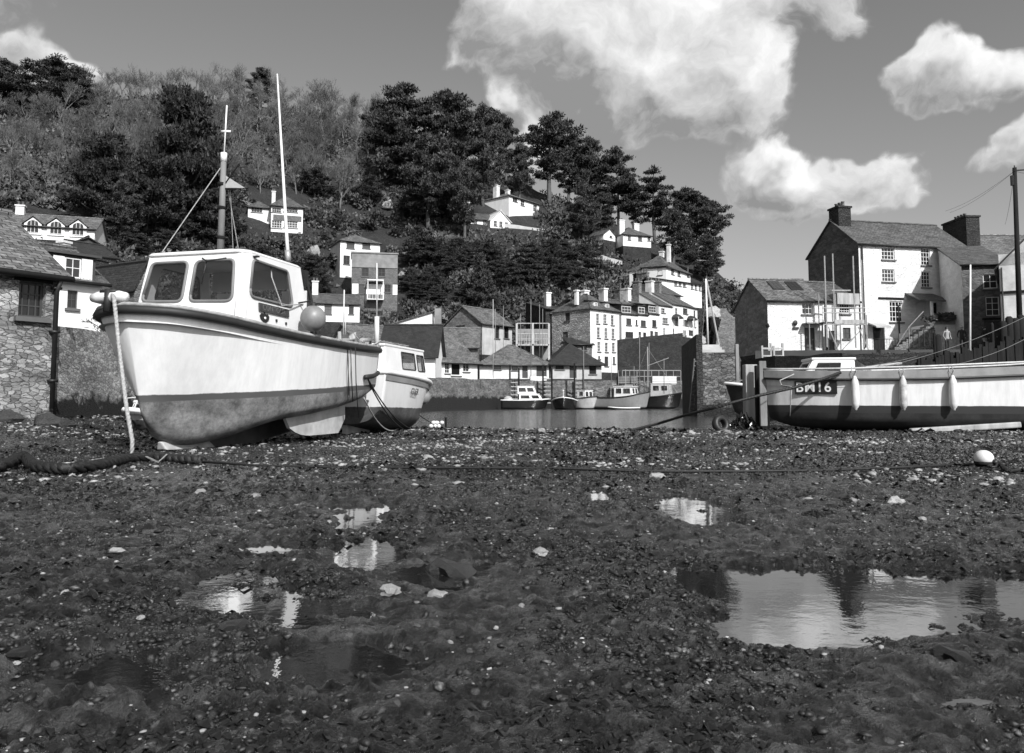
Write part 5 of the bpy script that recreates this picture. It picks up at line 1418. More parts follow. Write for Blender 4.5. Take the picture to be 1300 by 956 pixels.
# ------------------------------------------------------------------ 1: the white fishing boat on the left
HB = Vector((-5.13, 10.30)); ax_ = Vector((.25, .968)); rzb = math.atan2(ax_.y, ax_.x)
fb = empty('fishing_boat', (HB.x, HB.y, 0), rzb, 'large white fishing boat with wheelhouse, aground on the mud at left', 'fishing boat')
HM1 = m_hull('white_hull_over_grey_antifouling', .84, .18, .74, .046, streak=.10, rough=.4, lowvar=.6, stripe=[(-.085, .0, .085)])
st = [(.00, .04, 1.95, .02, .70, .55, .42), (.06, .38, 1.945, .06, .68, .40, .45), (.20, .60, 1.93, .14, .62, .22, .48), (.50, .80, 1.90, .30, .56, .06, .50), (1.0, .97, 1.86, .55, .52, .04, .34), (1.6, 1.10, 1.80, .80, .50, .10, .12),
      (2.5, 1.20, 1.745, 1.04, .56, .32, 0), (3.5, 1.23, 1.72, 1.08, .62, .40, 0), (4.5, 1.18, 1.72, 1.05, .72, .50, 0), (5.4, 1.06, 1.74, .96, .84, .62, 0), (6.2, .90, 1.77, .82, 1.0, .86, 0)]
rows = hull(fb, st, HM1, n=60, m=10, rail=.062, railm=RAILD, deckz=.22, deckm=GELD, belly=1.9, rail_drop=.06)
# white cap rail above the dark rubbing strake
b = MB(); P = [Vector(r[0]) for r in rows]; Q = [Vector(r[-1]) for r in rows]; loop = list(reversed(P))+Q[1:]; loop.append(loop[0])
b.tube([p+Vector((0, 0, .012)) for p in loop], .03, 6); b.build('cap_rail', m_plain('worn_cap_rail', .30, .6, .5, 7), fb, True)
b = MB(); b.tube([(5.15, -1.085, 1.14), (5.6, -1.03, 1.17), (6.0, -.93, 1.22), (6.22, -.86, 1.26)], .045, 8); b.build('rubbing_strip', RAILD, fb, True)
b = MB(); b.add([(1.10, -.035, -.02), (3.0, -.05, -.02), (5.9, -.05, .34), (5.9, -.05, .95), (1.10, -.035, .4), (1.10, .035, -.02), (3.0, .05, -.02), (5.9, .05, .34), (5.9, .05, .95), (1.10, .035, .4)],
   [(0, 1, 2, 3, 4), (9, 8, 7, 6, 5), (0, 5, 6, 1), (1, 6, 7, 2), (2, 7, 8, 3), (4, 9, 5, 0)]); b.build('keel', m_plain('shade_dark_keel', .07, .8, .4, 3), fb)  # keel coloured dark to stand in for shade under the hull
b = MB(); b.add([(.86, -.09, .0), (1.9, -.16, -.03), (1.9, .16, -.03), (.86, .09, .0), (.80, -.03, .12), (1.75, -.10, .12), (1.75, .10, .12), (.80, .03, .12)], [(0, 1, 5, 4), (1, 2, 6, 5), (2, 3, 7, 6), (3, 0, 4, 7), (4, 5, 6, 7), (3, 2, 1, 0)])
b.build('keel_shoe', m_plain('pale_keel_shoe', .42, .7, .3, 5), fb, bevel=.02)
for sy in (-1, 1):
    b = MB(); n = 14; V = []
    for i in range(n+1):
        t = i/n; x = 2.75+2.15*t; top = .52+.10*t; bot = (.10+.36*(1-math.sqrt(max(0, 1-(1-t/.35)**2))) if t < .35 else .10+.0*t)+(.25*max(0, t-.86)/.14)
        for (dy, z) in ((0, top), (.055, top), (.055, bot), (0, bot)): V.append((x, sy*(.74+dy+.06*math.sin(t*math.pi)), z))
    F = []
    for i in range(n):
        for j in range(4): F.append((i*4+j, i*4+(j+1) % 4, (i+1)*4+(j+1) % 4, (i+1)*4+j))
    F += [(0, 1, 2, 3), tuple(n*4+j for j in (3, 2, 1, 0))]
    b.add(V, F); b.build('bilge_keel', m_plain('pale_bilge_keel', .40, .75, .3, 4), fb)
# wheelhouse: V of panels with real openings
hw = .95; zb_ = 1.66; zt_ = 2.89
F0, F1 = 1.20, 1.46           # front foot and front head (raked)
def ring(z):
    t = (z-zb_)/(zt_-zb_)
    f = F0+(F1-F0)*t; h_ = hw-.08*t; a = 3.28-.28*t
    return [(f, h_*.90), (f, -h_*.90), (f+.12, -h_), (a, -h_), (a, h_), (f+.12, h_)]
lo, hi = ring(zb_), ring(zt_)
def panel(i, j, holes, nm='cabin_side', holepts=None):
    a0 = Vector((*lo[i], zb_)); b0 = Vector((*lo[j], zb_)); a1 = Vector((*hi[i], zt_)); b1 = Vector((*hi[j], zt_))
    M = frameM(a0, b0-a0, a1-a0); Mi = M.inverted()
    outer = [tuple((Mi @ p)[:2]) for p in (a0, b0, b1, a1)]
    p = poly_panel(outer, [rrect(h_, .10) for h_ in holes], .035, GELC, nm, fb, M)
    for h_ in holes:
        rr = rrect(h_, .10)
        g_ = MB(); g_.tube([tuple(M @ Vector((x, y, .022)))for x, y in rr+rr[:1]], .024, 6); w = g_.build('window_seal', RUBBER, p, True)
        g_ = MB(); g_.add([tuple(M @ Vector((x, y, .0))) for x, y in rr], [tuple(range(len(rr)))]); g_.build('pane', BOATGLASS, p)
    return p, M, outer
Wf = (Vector(lo[1])-Vector(lo[0])).length
pf, Mf, of = panel(0, 1, [[(.08, .52), (Wf*.455, .50), (Wf*.455, 1.13), (.15, 1.13)], [(Wf*.535, .50), (Wf-.08, .48), (Wf-.15, 1.13), (Wf*.535, 1.13)]], 'wheelhouse_front')
panel(1, 2, [], 'corner_panel'); panel(5, 0, [], 'corner_panel')
L2 = (Vector(lo[3])-Vector(lo[2])).length
ps, Ms, os_ = panel(2, 3, [[(.16, .56), (1.38, .54), (1.26, 1.11), (.28, 1.13)]], 'wheelhouse_side')
panel(4, 5, [[(.40, .56), (1.60, .56), (1.45, 1.12), (.50, 1.12)]], 'wheelhouse_side')
# aft bulkhead with open doorway
b = MB(); a = lo[3][0]; b.box(a-.03, a, -.86, -.40, zb_, 2.55); b.box(a-.03, a, .35, .86, zb_, 2.55); b.box(a-.25, a-.21, -.80, .80, 2.55, zt_); b.build('aft_bulkhead', GELC, fb)
# roof with rounded brow
b = MB(); rr = [(hi[0][0]-.04, .78), (hi[1][0]-.04, -.78), (hi[1][0]+.10, -.885), (hi[3][0]+.06, -.885), (hi[3][0]+.06, .885), (hi[0][0]+.10, .885)]
rr = rrect(rr, .12, 4); c0 = Vector((sum(p[0] for p in rr)/len(rr), 0))
lay = [(1.0, zt_-.015), (1.01, zt_+.01), (.975, zt_+.04), (.85, zt_+.058), (.4, zt_+.07)]
V = []; n = len(rr)
for (s, z) in lay: V += [(c0.x+(p[0]-c0.x)*s, p[1]*s, z) for p in rr]
F = [(k*n+i, k*n+(i+1) % n, (k+1)*n+(i+1) % n, (k+1)*n+i) for k in range(len(lay)-1) for i in range(n)]+[tuple((len(lay)-1)*n+i for i in range(n)), tuple(reversed(range(n)))]
b.add(V, F); b.build('wheelhouse_roof', GELC, fb, True)
# foredeck moulding and fittings
b = MB(); b.box(.55, 1.5, -.5, .5, 1.62, 1.80); b.build('fore_hatch', GELC, fb, bevel=.03)
b = MB(); b.lathe([(.0, -.28), (.055, -.27), (.085, -.15), (.085, .15), (.055, .27), (.0, .28)], 12, M=Matrix.Translation((.02, .22, 2.06)) @ Matrix.Rotation(R(90), 4, 'X')); b.build('bow_fender', FLOATW, fb, True)
b = MB(); b.tube([(-.04, .20, 1.86), (-.02, .20, 2.16)], .05, 8); b.tube([(-.02, .08, 2.13), (-.02, .32, 2.13)], .03, 6); b.build('stem_post', RAILD, fb, True)
b = MB(); b.tube([(1.36, -.20, 2.80), (1.30, -.32, 2.74), (1.34, -.62, 2.78)], .013, 5); b.tube([(1.33, -.30, 2.77), (1.30, -.24, 2.40)], .010, 5); b.build('windscreen_wiper', MAT['black'], fb, True)
b = MB(); b.box(0, .07, 0, .02, 0, .07, 0, Ms @ Matrix.Translation((.28, 1.17, .02))); b.build('vent_plate', MAT['black'], fb)
# carved name board, crest and bolt heads on the cabin side
w = Matrix.Translation((.80, .425, .022)) @ Matrix.Rotation(R(-1), 4, 'Z')
b = MB(); b.box(-.42, .42, -.062, .062, -.002, .022, 0, Ms @ w); nb_o = b.build('name_board', m_plain('carved_name_board', .045, .6, .3, 12), fb)
text_mesh('CONTOUR', .12, m_plain('faded_carved_letters', .12, .7, .2), nb_o, Ms @ w @ Matrix.Translation((-.02, 0, .024)))
b = MB(); V = [(0, -.10), (.05, -.055), (.11, -.02), (.125, .03), (.08, .07), (.03, .06), (0, .09), (-.03, .06), (-.08, .07), (-.125, .03), (-.11, -.02), (-.05, -.055)]
b.prism([tuple(Ms @ Vector((.53+x, .275+y, .020))) for x, y in V], (Ms.to_3x3() @ Vector((0, 0, .012)))); cr = b.build('painted_crest', MAT['black'], fb)
b = MB(); b.ball((0, 0, 0), .03, .022, .008, 8, 6, M=Ms @ Matrix.Translation((.53, .275, .036))); b.build('crest_centre', MAT['tin'], cr, True)
b = MB()
for (x, y) in ((.86, .27), (.86, .16), (1.14, .25), (1.14, .14)): b.box(-.014, .014, -.02, .02, 0, .02, 0, Ms @ Matrix.Translation((x, y, .018)))
b.build('bolt_heads', MAT['black'], fb)
# wooden mast, lamp, steadying flag, whip aerial, white aerial pole
mt = MB(); mb_ = (2.1, .10, zt_+.09)
def loc(px, py, D):      # photograph place -> boat local
    p = at(px, py, D); d = Vector((p.x-HB.x, p.y-HB.y)); return Vector((d.dot(ax_), d.dot(Vector((-ax_.y, ax_.x))), p.z))
mp = fb_p = loc(280, 318, 12.4); mtop = loc(284, 205, 12.4)
b = MB(); b.tube([mp, mtop], [.055, .043], 10); mast = b.build('mast', MAT['wood'], fb, True)
b = MB(); b.tube([mtop, mtop+Vector((0, 0, .14))], .052, 8); b.tube([loc(284.5, 196, 12.4), loc(288, 134, 12.4)], .013, 6); b.tube([loc(281, 167, 12.4), loc(293, 167, 12.4)], .02, 5); b.build('mast_head_lamp', MAT['tin'], mast, True)
b = MB(); b.add([loc(285, 222, 12.4), loc(311, 238.5, 12.4), loc(276, 239, 12.4), loc(285, 222, 12.45), loc(311, 238.5, 12.45), loc(276, 239, 12.45)], [(0, 1, 2), (5, 4, 3), (0, 3, 4, 1), (1, 4, 5, 2), (2, 5, 3, 0)]); b.build('mast_vane', m_plain('pale_vane', .34, .7, .2), mast)
b = MB(); b.tube([loc(270, 240, 12.4), loc(300, 240, 12.4)], .02, 6); b.build('crosstree', MAT['wood_dark'], mast)
for py_ in (232, 262, 300):
    b = MB(); b.tube([loc(281.3, py_, 12.4), loc(281, py_+4, 12.4)], .062, 10); b.build('mast_band', MAT['wood_dark'], mast, True)
b = MB(); b.tube([loc(283, 237, 12.4), loc(304, 208, 12.4)], .012, 5); b.tube([loc(304, 208, 12.4), loc(311, 236, 12.4)], .008, 4); b.build('vane_strut', MAT['wood_dark'], mast)
b = MB(); b.tube([loc(366, 329, 13.2), loc(364, 300, 13.2), loc(352, 94, 13.2)], [.035, .03, .012], 8); b.build('aerial_pole', m_plain('white_fibreglass_pole', .72, .4, .05), fb, True)
b = MB(); b.tube([loc(366, 331, 13.2), loc(365, 318, 13.2)], .05, 8); b.build('aerial_bracket', MAT['steel'], fb, True)
for pts_, r_ in (([loc(280, 213, 12.4), loc(206, 320, 11.9)], .008), ([loc(288, 232, 12.4), loc(303, 318, 12.9)], .008), ([loc(292, 230, 12.4), loc(296, 318, 12.8)], .006), ([loc(343, 327, 12.3), loc(345, 352, 12.1), loc(358, 388, 12.15), loc(385, 386, 13.0)], .010)):
    b = MB(); b.tube(pts_, r_, 5); b.build('stay' if r_ != .010 else 'lanyard', MAT['rope_pale'], fb)
b = MB()      # gear lashed to the wheelhouse roof
r5 = random.Random(5)
for i in range(5):
    y = -.15-.09*i; b.tube([(2.0+.1*i, y, zt_+.09+.02*(i % 2)), (2.6, y-.03, zt_+.12), (3.05, y+.02, zt_+.13)], .030, 6)
b.tube([(2.25, -.62, zt_+.1), (2.22, -.3, zt_+.22), (2.25, .1, zt_+.14)], .02, 6)
b.build('roof_gear', m_plain('dark_roof_gear', .05, .6, .5, 6), fb, True)
b = MB(); b.box(1.75, 2.05, -.45, -.1, zt_+.055, zt_+.12); b.build('roof_hatch', GELC, fb, bevel=.02)
# aft corner grab frame, black
b = MB(); b.tube([(3.30, -.80, 2.82), (3.42, -.86, 2.4), (3.55, -.92, 1.80)], .035, 6); b.box(3.22, 3.36, -.84, -.78, 2.62, 2.90); b.build('grab_frame', MAT['black'], fb)
# fishing gear heaped aft
b = MB()
for i in range(34):
    x = r5.uniform(4.3, 6.0); y = r5.uniform(-.9, .5); pts = []
    a = r5.uniform(0, 6.28)
    for k in range(6): pts.append((x+.16*math.cos(a+k*1.1), y+.13*math.sin(a+k*1.1), 1.68+.04*k*r5.random()+.12*r5.random()))
    b.tube(pts, r5.uniform(.012, .026), 5)
b.build('coiled_lines', m_plain('tangled_lines', .14, .8, .7, 6), fb)
b = MB()
for i in range(6): b.tube([(5.55+.07*i, -.62+.04*i, 1.62), (5.75+.05*i, -.45, 1.98+.02*i)], .022, 6)
b.tube([(5.15, -.55, 1.6), (5.2, -.5, 2.02)], .035, 6)
b.box(5.9, 6.15, -.75, -.1, 1.6, 1.95); b.build('net_stakes', MAT['wood_pale'], fb)
b = MB(); p0 = loc(478.5, 440, 15.9); b.tube([loc(478.5, 442, 15.9), loc(478.5, 402, 15.9)], .05, 8); b.tube([loc(478.5, 402, 15.9), loc(478.5, 334, 15.9)], .014, 5); WP = m_plain('white_stern_pole', .6, .5, .1); b.build('stern_pole', WP, fb, True)
b = MB(); b.tube([loc(436, 425, 14.6), loc(437, 368, 14.6)], .013, 5); b.build('rod', WP, fb, True)
b = MB(); b.tube([loc(438.5, 425, 14.6), loc(438.5, 390, 14.6)], .012, 5); b.build('rod', WP, fb, True)
# hanging lines over the quarter
# things hung from the boat
p = loc(397.5, 404.5, 12.75); wpt = Matrix.Rotation(rzb, 4, 'Z'); wp = wpt @ p + Vector((HB.x, HB.y, 0))
e = empty('round_fender', wp, 0, 'big round grey inflatable fender hanging beside the left boat wheelhouse', 'fender')
b = MB(); b.ball((0, 0, 0), .205, .205, .215, 24, 16); b.build('float', FLOAT, e, True)
b = MB(); b.lathe([(.05, .19), (.055, .25), (.03, .27)], 10); b.tube([(0, 0, .26), (-.08, .1, .30), (-.28, .12, .27)], .014, 6); b.build('lanyard', MAT['rope_dark'], e, True)

# mooring lines of the left boat
G = lambda px, py, dz=.02: (lambda D: Vector(((px-650)/1000*D, D, gz((px-650)/1000*D, D)+dz)))(CAMH/(py-508)*1000)
bowp = at(143, 374, 10.28)
gp = G(171, 580, .03)
rope([at(143, 374, 10.3), at(145, 380, 10.05), at(151, 440, 9.95), at(161, 520, 9.75), at(168, 560, 9.72), gp], .024, MAT['rope_pale'], 'thick pale twisted bow rope hanging from the left fishing boat to the mud')
rope([G(171, 580, .03), G(160, 583, .04), G(140, 588, .03), G(110, 592, .03), G(75, 594, .03), G(40, 592, .05)], .028, MAT['rope_pale'], 'pale rope lying along the mud left of the bow rope')
rope([G(-60, 601, .05), G(0, 600, .06), G(20, 597, .08), G(35, 592, .12), G(48, 598, .06), G(90, 602, .05), G(130, 597, .05), G(165, 588, .05), G(200, 584, .04), G(260, 589, .03)], .055, MAT['rope_dark'], 'heavy dark ground chain curling across the mud at left', 'ground_chain', 'chain')
rope([G(175, 581, .04), G(190, 586, .05), G(205, 590, .03), G(215, 586, .08), G(213, 581, .03)], .011, MAT['rope_pale'], 'frayed pale rope end looped beside the bow rope knot')
pts = [G(260, 590, .03)]+[G(px, py, .012) for px, py in ((330, 592), (420, 592.5), (520, 594), (620, 595.5), (720, 597), (820, 599), (930, 599), (1040, 597), (1140, 594), (1232, 590))]
rope(pts, .014, MAT['rope_dark'], 'long thin dark mooring line lying straight across the harbour mud', twist=False)
for i, (a_, b_, lab) in enumerate([((446, 440, 14.3), (520, 543, 19.0), 'upper of the dark stern lines slanting from the left boat to the mud'), ((449, 441, 14.4), (512, 545, 18.6), 'lower dark stern line slanting from the left boat to the mud'), ((462, 505, 15.0), (505, 544, 18.6), 'pale stern line running low under the left boat transom')]):
    p = at(*a_); q = at(b_[0], b_[1], b_[2]); q.z = gz(q.x, q.y)+.03
    rope(catenary(p, q, .25), .014, MAT['rope_dark'] if i < 2 else MAT['rope_pale'], lab, twist=False)
for i, (x, ya, yb, lab) in enumerate([(441, 440, 502, 'short thin line hanging down the left boat quarter, forward one'), (445, 441, 510, 'thin line hanging down the left boat quarter, middle one'), (451, 441, 530, 'longest thin line hanging down the left boat quarter')]):
    rope([at(x, ya, 14.05), at(x+1, (ya+yb)/2, 14.05), at(x+2+i, yb, 14.3)], .009, MAT['rope_dark'], lab, twist=False)
rope(catenary(at(483, 432, 15.9), at(449, 423, 15.2), .15), .012, MAT['rope_pale'], 'pale line slung across the gear at the left boat stern', twist=False)

# ------------------------------------------------------------------ 2: second boat behind, lettering ...GLER
B2 = Vector(((526-650)/1000*21.2, 21.2)); S2 = Vector(((436-650)/1000*16.9, 16.9)); a2 = (S2-B2); L2_ = a2.length; a2.normalize(); rz2 = math.atan2(a2.y, a2.x)
b2 = empty('motor_boat', (B2.x, B2.y, -.12), rz2, 'white motor boat with dark gunwale stripe, aground behind the large fishing boat', 'motor boat')
HM2 = m_hull('white_hull_dark_bottom', .72, .085, .58, .02, streak=.06)
k2 = L2_/4.6
st2 = [(0, .03, 1.20, .02, .55, .45, .5), (.12, .28, 1.20, .06, .5, .3, .5), (.4, .52, 1.22, .2, .42, .12, .45), (.9, .78, 1.26, .45, .42, .05, .3), (1.8, .98, 1.32, .8, .5, .05, 0), (3.0, 1.02, 1.38, .9, .56, .1, 0), (4.6, .95, 1.45, .85, .66, .3, 0)]
st2 = [(s[0]*k2,)+s[1:] for s in st2]
rows2 = hull(b2, st2, HM2, n=30, m=8, rail=.055, railm=MAT['tin'], deckz=.12, deckm=GELC)
def side_pt(rows, x, z, sy, out=.008):     # surface point of the hull side
    r = min(rows, key=lambda q: abs(q[0][0]-x)); pts = [p for p in r if p[1]*sy >= 0]
    q = min(pts, key=lambda p: abs(p[2]-z)); return Vector((x, q[1]+sy*out, z))
b = MB()
for i in range(14):
    x0 = .15+i*.3; x1 = x0+.3
    if x1 > 4.55*k2: break
    ru = min(rows2, key=lambda q: abs(q[0][0]-x0)); rv = min(rows2, key=lambda q: abs(q[0][0]-x1))
    z0_, z1_ = ru[-1][2], rv[-1][2]
    b.quad(side_pt(rows2, x0, z0_-.20, 1, .02), side_pt(rows2, x1, z1_-.20, 1, .02), side_pt(rows2, x1, z1_-.07, 1, .03), side_pt(rows2, x0, z0_-.07, 1, .03))
b.build('gunwale_stripe', MAT['grey_render'], b2)
# cabin of the second boat, facing the bow
def simple_cabin(parent, x0, x1, hw, zb, zt, rake, side_wins, front_wins, mat=GELC, roof_over=.08, roofm=None, aft=False, fr=None):
    b = MB(); V = []
    f0, f1 = x0, x0+rake
    lo = [(f0, hw), (f0, -hw), (x1, -hw), (x1, hw)]; hi = [(f1, hw*.9), (f1, -hw*.9), (x1, -hw*.9), (x1, hw*.9)]
    parts_ = []
    for (i, j, hs, nm) in ((0, 1, front_wins, 'cabin_front'), (1, 2, side_wins, 'cabin_side'), (2, 3, [], 'cabin_back'), (3, 0, [(1-w[2], w[1], 1-w[0], w[3]) for w in side_wins], 'cabin_side')):
        a0 = Vector((*lo[i], zb)); b0 = Vector((*lo[j], zb)); a1 = Vector((*hi[i], zt)); c1 = Vector((*hi[j], zt))
        M = frameM(a0, b0-a0, a1-a0); Mi = M.inverted(); outer = [tuple((Mi @ p)[:2]) for p in (a0, b0, c1, a1)]
        Lw = outer[1][0]; Hh = outer[2][1]
        def P_(u, v_):      # bilinear place on the panel
            bot = Vector(outer[0]).lerp(Vector(outer[1]), u); top = Vector(outer[3]).lerp(Vector(outer[2]), u); return tuple(bot.lerp(top, v_))
        holes = [[P_(h[0], h[1]), P_(h[2], h[1]), P_(h[2], h[3]), P_(h[0], h[3])] for h in hs]
        p = poly_panel(outer, [rrect(h, .04, 3) for h in holes], .03, mat, nm, parent, M)
        for h in holes:
            rr = rrect(h, .04, 3)
            g_ = MB(); g_.tube([tuple(M @ Vector((x, y, .018)))for x, y in rr+rr[:1]], .016, 5); g_.build('window_frame', fr or RUBBER, p)
            g_ = MB(); g_.add([tuple(M @ Vector((x, y, .0))) for x, y in rr], [tuple(range(len(rr)))]); g_.build('pane', BOATGLASS, p)
    b = MB(); ro = roof_over
    b.box(f1-ro, x1+ro, -hw*.9-ro*.6, hw*.9+ro*.6, zt+.002, zt+.06); b.build('cabin_roof', roofm or mat, parent, bevel=.02)
simple_cabin(b2, 1.05*k2, 3.9*k2, .72, 1.20, 2.02, .18, [(.03, .40, .22, .88), (.28, .42, .62, .90)], [(.06, .35, .46, .9), (.54, .35, .94, .9)], roof_over=.05, fr=MAT['black'])
b = MB()
for i in range(9): b.tube([(1.6+.22*i, .1+.1*math.sin(i), 2.10), (1.7+.22*i, .45, 2.16), (1.95+.2*i, .2, 2.12)], .022, 5)
b.build('roof_ropes', m_plain('roof_ropes', .12, .8, .6, 8), b2)
# lettering
q0 = side_pt(rows2, 3.15*k2, 1.02, 1, .02); q1 = side_pt(rows2, 2.45*k2, 1.00, 1, .02)
vv = side_pt(rows2, 2.8*k2, 1.15, 1, .02)-side_pt(rows2, 2.8*k2, .85, 1, .02); M = frameM((q0+q1)/2+Vector((0, .04, 0)), q1-q0, vv)
text_mesh('GLER', .20, MAT['black'], b2, M @ Matrix.Translation((-.05, 0, .0)), bold=True)
b = MB(); b.add([(3.2*k2, -.05, .0), (4.5*k2, -.05, .0), (4.5*k2, -.05, .45), (3.2*k2, -.05, .3), (3.2*k2, .05, .0), (4.5*k2, .05, .0), (4.5*k2, .05, .45), (3.2*k2, .05, .3)], [(0, 1, 2, 3), (7, 6, 5, 4), (0, 4, 5, 1), (1, 5, 6, 2), (0, 3, 7, 4)]); b.build('skeg', m_plain('worn_skeg', .3, .7, .4), b2)
p = at(538, 504, 20.0); e = empty('round_fender', p, 0, 'round grey fender hanging at the bow of the boat lettered at its side', 'fender')
b = MB(); b.ball((0, 0, 0), .175, .175, .185, 20, 14); b.build('float', FLOAT, e, True); b = MB(); b.tube([(0, 0, .17), (.0, .1, .32)], .012, 5); b.build('lanyard', MAT['rope_dark'], e)
e = empty('float_bundle', at(552, 519, 21.6), 0, 'small heap of white plastic floats on the mud beside the second boat bow', 'floats'); e.location.z = gz(e.location.x, 21.6)
for i in range(6):
    b = MB(); b.ball((.11*(i % 3)-.10+.05*(i//3)+.03*math.sin(i*3), .1*(i//3), .06+.09*(i//3)), .065+.012*math.sin(i*5), .05, .055, 10, 8); b.build('float', FLOATW, e, True)
for (a_, b_, lab) in [((516, 524, 20.6), (525, 545, 19.0), 'short dark bow line of the second boat'), ((520, 517, 21.0), (570, 539, 22.4), 'thin bow line of the second boat stretching right to the mud')]:
    p = at(*a_); q = at(*b_); q.z = gz(q.x, q.y)+.02; rope(catenary(p, q, .1), .012, MAT['rope_dark'], lab, twist=False)
b = MB(); p = at(566, 540, 22.0); b.tube([(p.x, p.y, -.4), (p.x, p.y, .22)], .035, 6); b.build('mooring_stake', MAT['wood_dark'], None, label='short black stake standing in the mud near the second boat', cat='stake')

# ------------------------------------------------------------------ 3: long open boat on the right
B3 = Vector(((969-650)/1000*19.0, 19.0)); a3 = Vector((.992, -.125)).normalized(); rz3 = math.atan2(a3.y, a3.x)
b3 = empty('open_workboat', (B3.x, B3.y, -.02), rz3, 'long low white boat with pale gunwale and black bottom, aground at right', 'workboat')
HM3 = m_hull('white_hull_black_bottom', .72, .012, .60, -.004, streak=.14, rough=.45, lowvar=.8, edge=.03, stripe=[(-.16, .0, .02)])
Zl = lambda py, x=4: 0.72+(508-py)*.0185
st3 = [(0, .05, 1.42, .03, .75, .30, .12), (.25, .30, 1.40, .2, .62, .15, .1), (.8, .62, 1.38, .48, .45, .06, .05), (1.8, .95, 1.36, .85, .35, .02, 0), (3.5, 1.12, 1.37, 1.05, .32, 0, 0), (6.0, 1.15, 1.47, 1.08, .32, 0, 0), (8.5, 1.05, 1.66, .95, .36, .05, 0), (10.5, .75, 1.9, .6, .5, .2, 0)]
rows3 = hull(b3, st3, HM3, n=40, m=9, rail=.0, deckz=.35, deckm=MAT['wood'])
b = MB()       # broad grey gunwale strake and thin bead
for sy, idx in ((-1, 0), (1, -1)):
    P = [Vector(r[idx]) for r in rows3]
    for i in range(len(P)-1):
        p, q = P[i], P[i+1]; o = Vector((0, sy*.035, 0))
        b.add([p+o+Vector((0, 0, -.16)), q+o+Vector((0, 0, -.16)), q+o+Vector((0, 0, .02)), p+o+Vector((0, 0, .02)), p-o*2+Vector((0, 0, -.16)), q-o*2+Vector((0, 0, -.16)), q-o*2+Vector((0, 0, .02)), p-o*2+Vector((0, 0, .02))],
              [(0, 1, 2, 3), (3, 2, 6, 7), (4, 7, 6, 5), (0, 4, 5, 1)])
b.build('gunwale', m_plain('grey_gunwale_strake', .22, .6, .25, 3), b3)
b = MB()
for idx in (0, -1): b.tube([Vector(r[idx])+Vector((0, 0, .05+.06*min(1, i/14))) for i, r in enumerate(rows3)], .024, 6)
b.build('capping', m_plain('pale_capping', .5, .6, .25, 6), b3, True)
b = MB(); b.tube([Vector(r[0])+Vector((0, -.05, -.18)) for r in rows3], .03, 6); b.build('rubbing_strake', MAT['black'], b3, True)
# stem timbers
b = MB(); b.box(-.10, .06, -.06, .06, .1, 1.66); b.build('stem', MAT['wood'], b3, bevel=.01)
# wooden leg / bilge plank under the hull
b = MB(); Mq = Matrix.Translation((4.1, -.98, .10)) @ Matrix.Rotation(R(-4), 4, 'Y'); b.box(-1.15, 1.15, -.09, .09, -.06, .07, 0, Mq); b.build('bilge_plank', MAT['wood_pale'], b3, bevel=.03)
# number board
x0, x1 = .62, 1.22
r0 = side_pt(rows3, x0, 1.0, -1, .03); r1 = side_pt(rows3, x1+.25, 1.0, -1, .03)
vv = side_pt(rows3, 1.0, 1.2, -1, .03)-side_pt(rows3, 1.0, .8, -1, .03); M = frameM((r0+r1)/2+Vector((0, -.03, 0)), r1-r0, vv); Lb = (r1-r0).length
b = MB(); b.box(-Lb/2, Lb/2, -.16, .14, -.02, .012, 0, M @ Matrix.Translation((0, .02, .01))); nbp = b.build('number_board', MAT['black'], b3)
text_mesh('BM16', .36, MAT['tin'], nbp, M @ Matrix.Translation((-.05, .01, .026)) @ Matrix.Scale(.86, 4), bold=True)
# low cuddy with sloping windscreen behind the foredeck
simple_cabin(b3, .75, 1.95, .55, 1.10, 1.65, .30, [(.12, .42, .70, .9)], [(.08, .4, .92, .9)], roof_over=.05, fr=GELC)
b = MB(); b.add([(1.95, -.5, 1.36), (2.4, -.5, 1.36), (1.95, -.45, 1.70), (1.95, .5, 1.36), (2.4, .5, 1.36), (1.95, .45, 1.70)], [(0, 1, 2), (5, 4, 3), (1, 4, 5, 2)]); b.build('side_screen', BOATGLASS, b3)
def to_w(v, B_=B3, rz=rz3, dz=-.02): q = Matrix.Rotation(rz, 4, 'Z') @ Vector(v); return Vector((q.x+B_.x, q.y+B_.y, q.z+dz))
# sausage fenders
for i, (px, tip, lab) in enumerate([(1064, 0, 'white sausage fender nearest the bow of the right boat'), (1118, 0, 'middle sausage fender on the right boat, stained and grey'), (1173, 0, 'third sausage fender from the bow of the right boat')]):
    x = {0: 1.80, 1: 2.79, 2: 3.80}[i]
    s = side_pt(rows3, x, 1.0, -1, .12); e = empty('sausage_fender', to_w((x, s.y, .86)), rz3, lab, 'fender', 'white sausage fenders along the right boat')
    b = MB(); r_ = .085 if i != 1 else .08
    b.lathe([(.0, -.37), (.03, -.365), (.035, -.33), (r_*.8, -.29), (r_, -.22), (r_*1.03, 0), (r_, .20), (r_*.85, .29), (.04, .36), (.03, .40), (.0, .41)], 16); b.build('float', FLOATW if i != 1 else m_plain('stained_fender', .45, .6, .4, 8), e, True)
    b = MB(); b.tube([(-.02, .12, .62), (-.05, .04, .50), (0, 0, .405), (.05, .04, .50), (.03, .12, .62)], .009, 5)
    b.build('lanyard', MAT['rope_pale'], e)
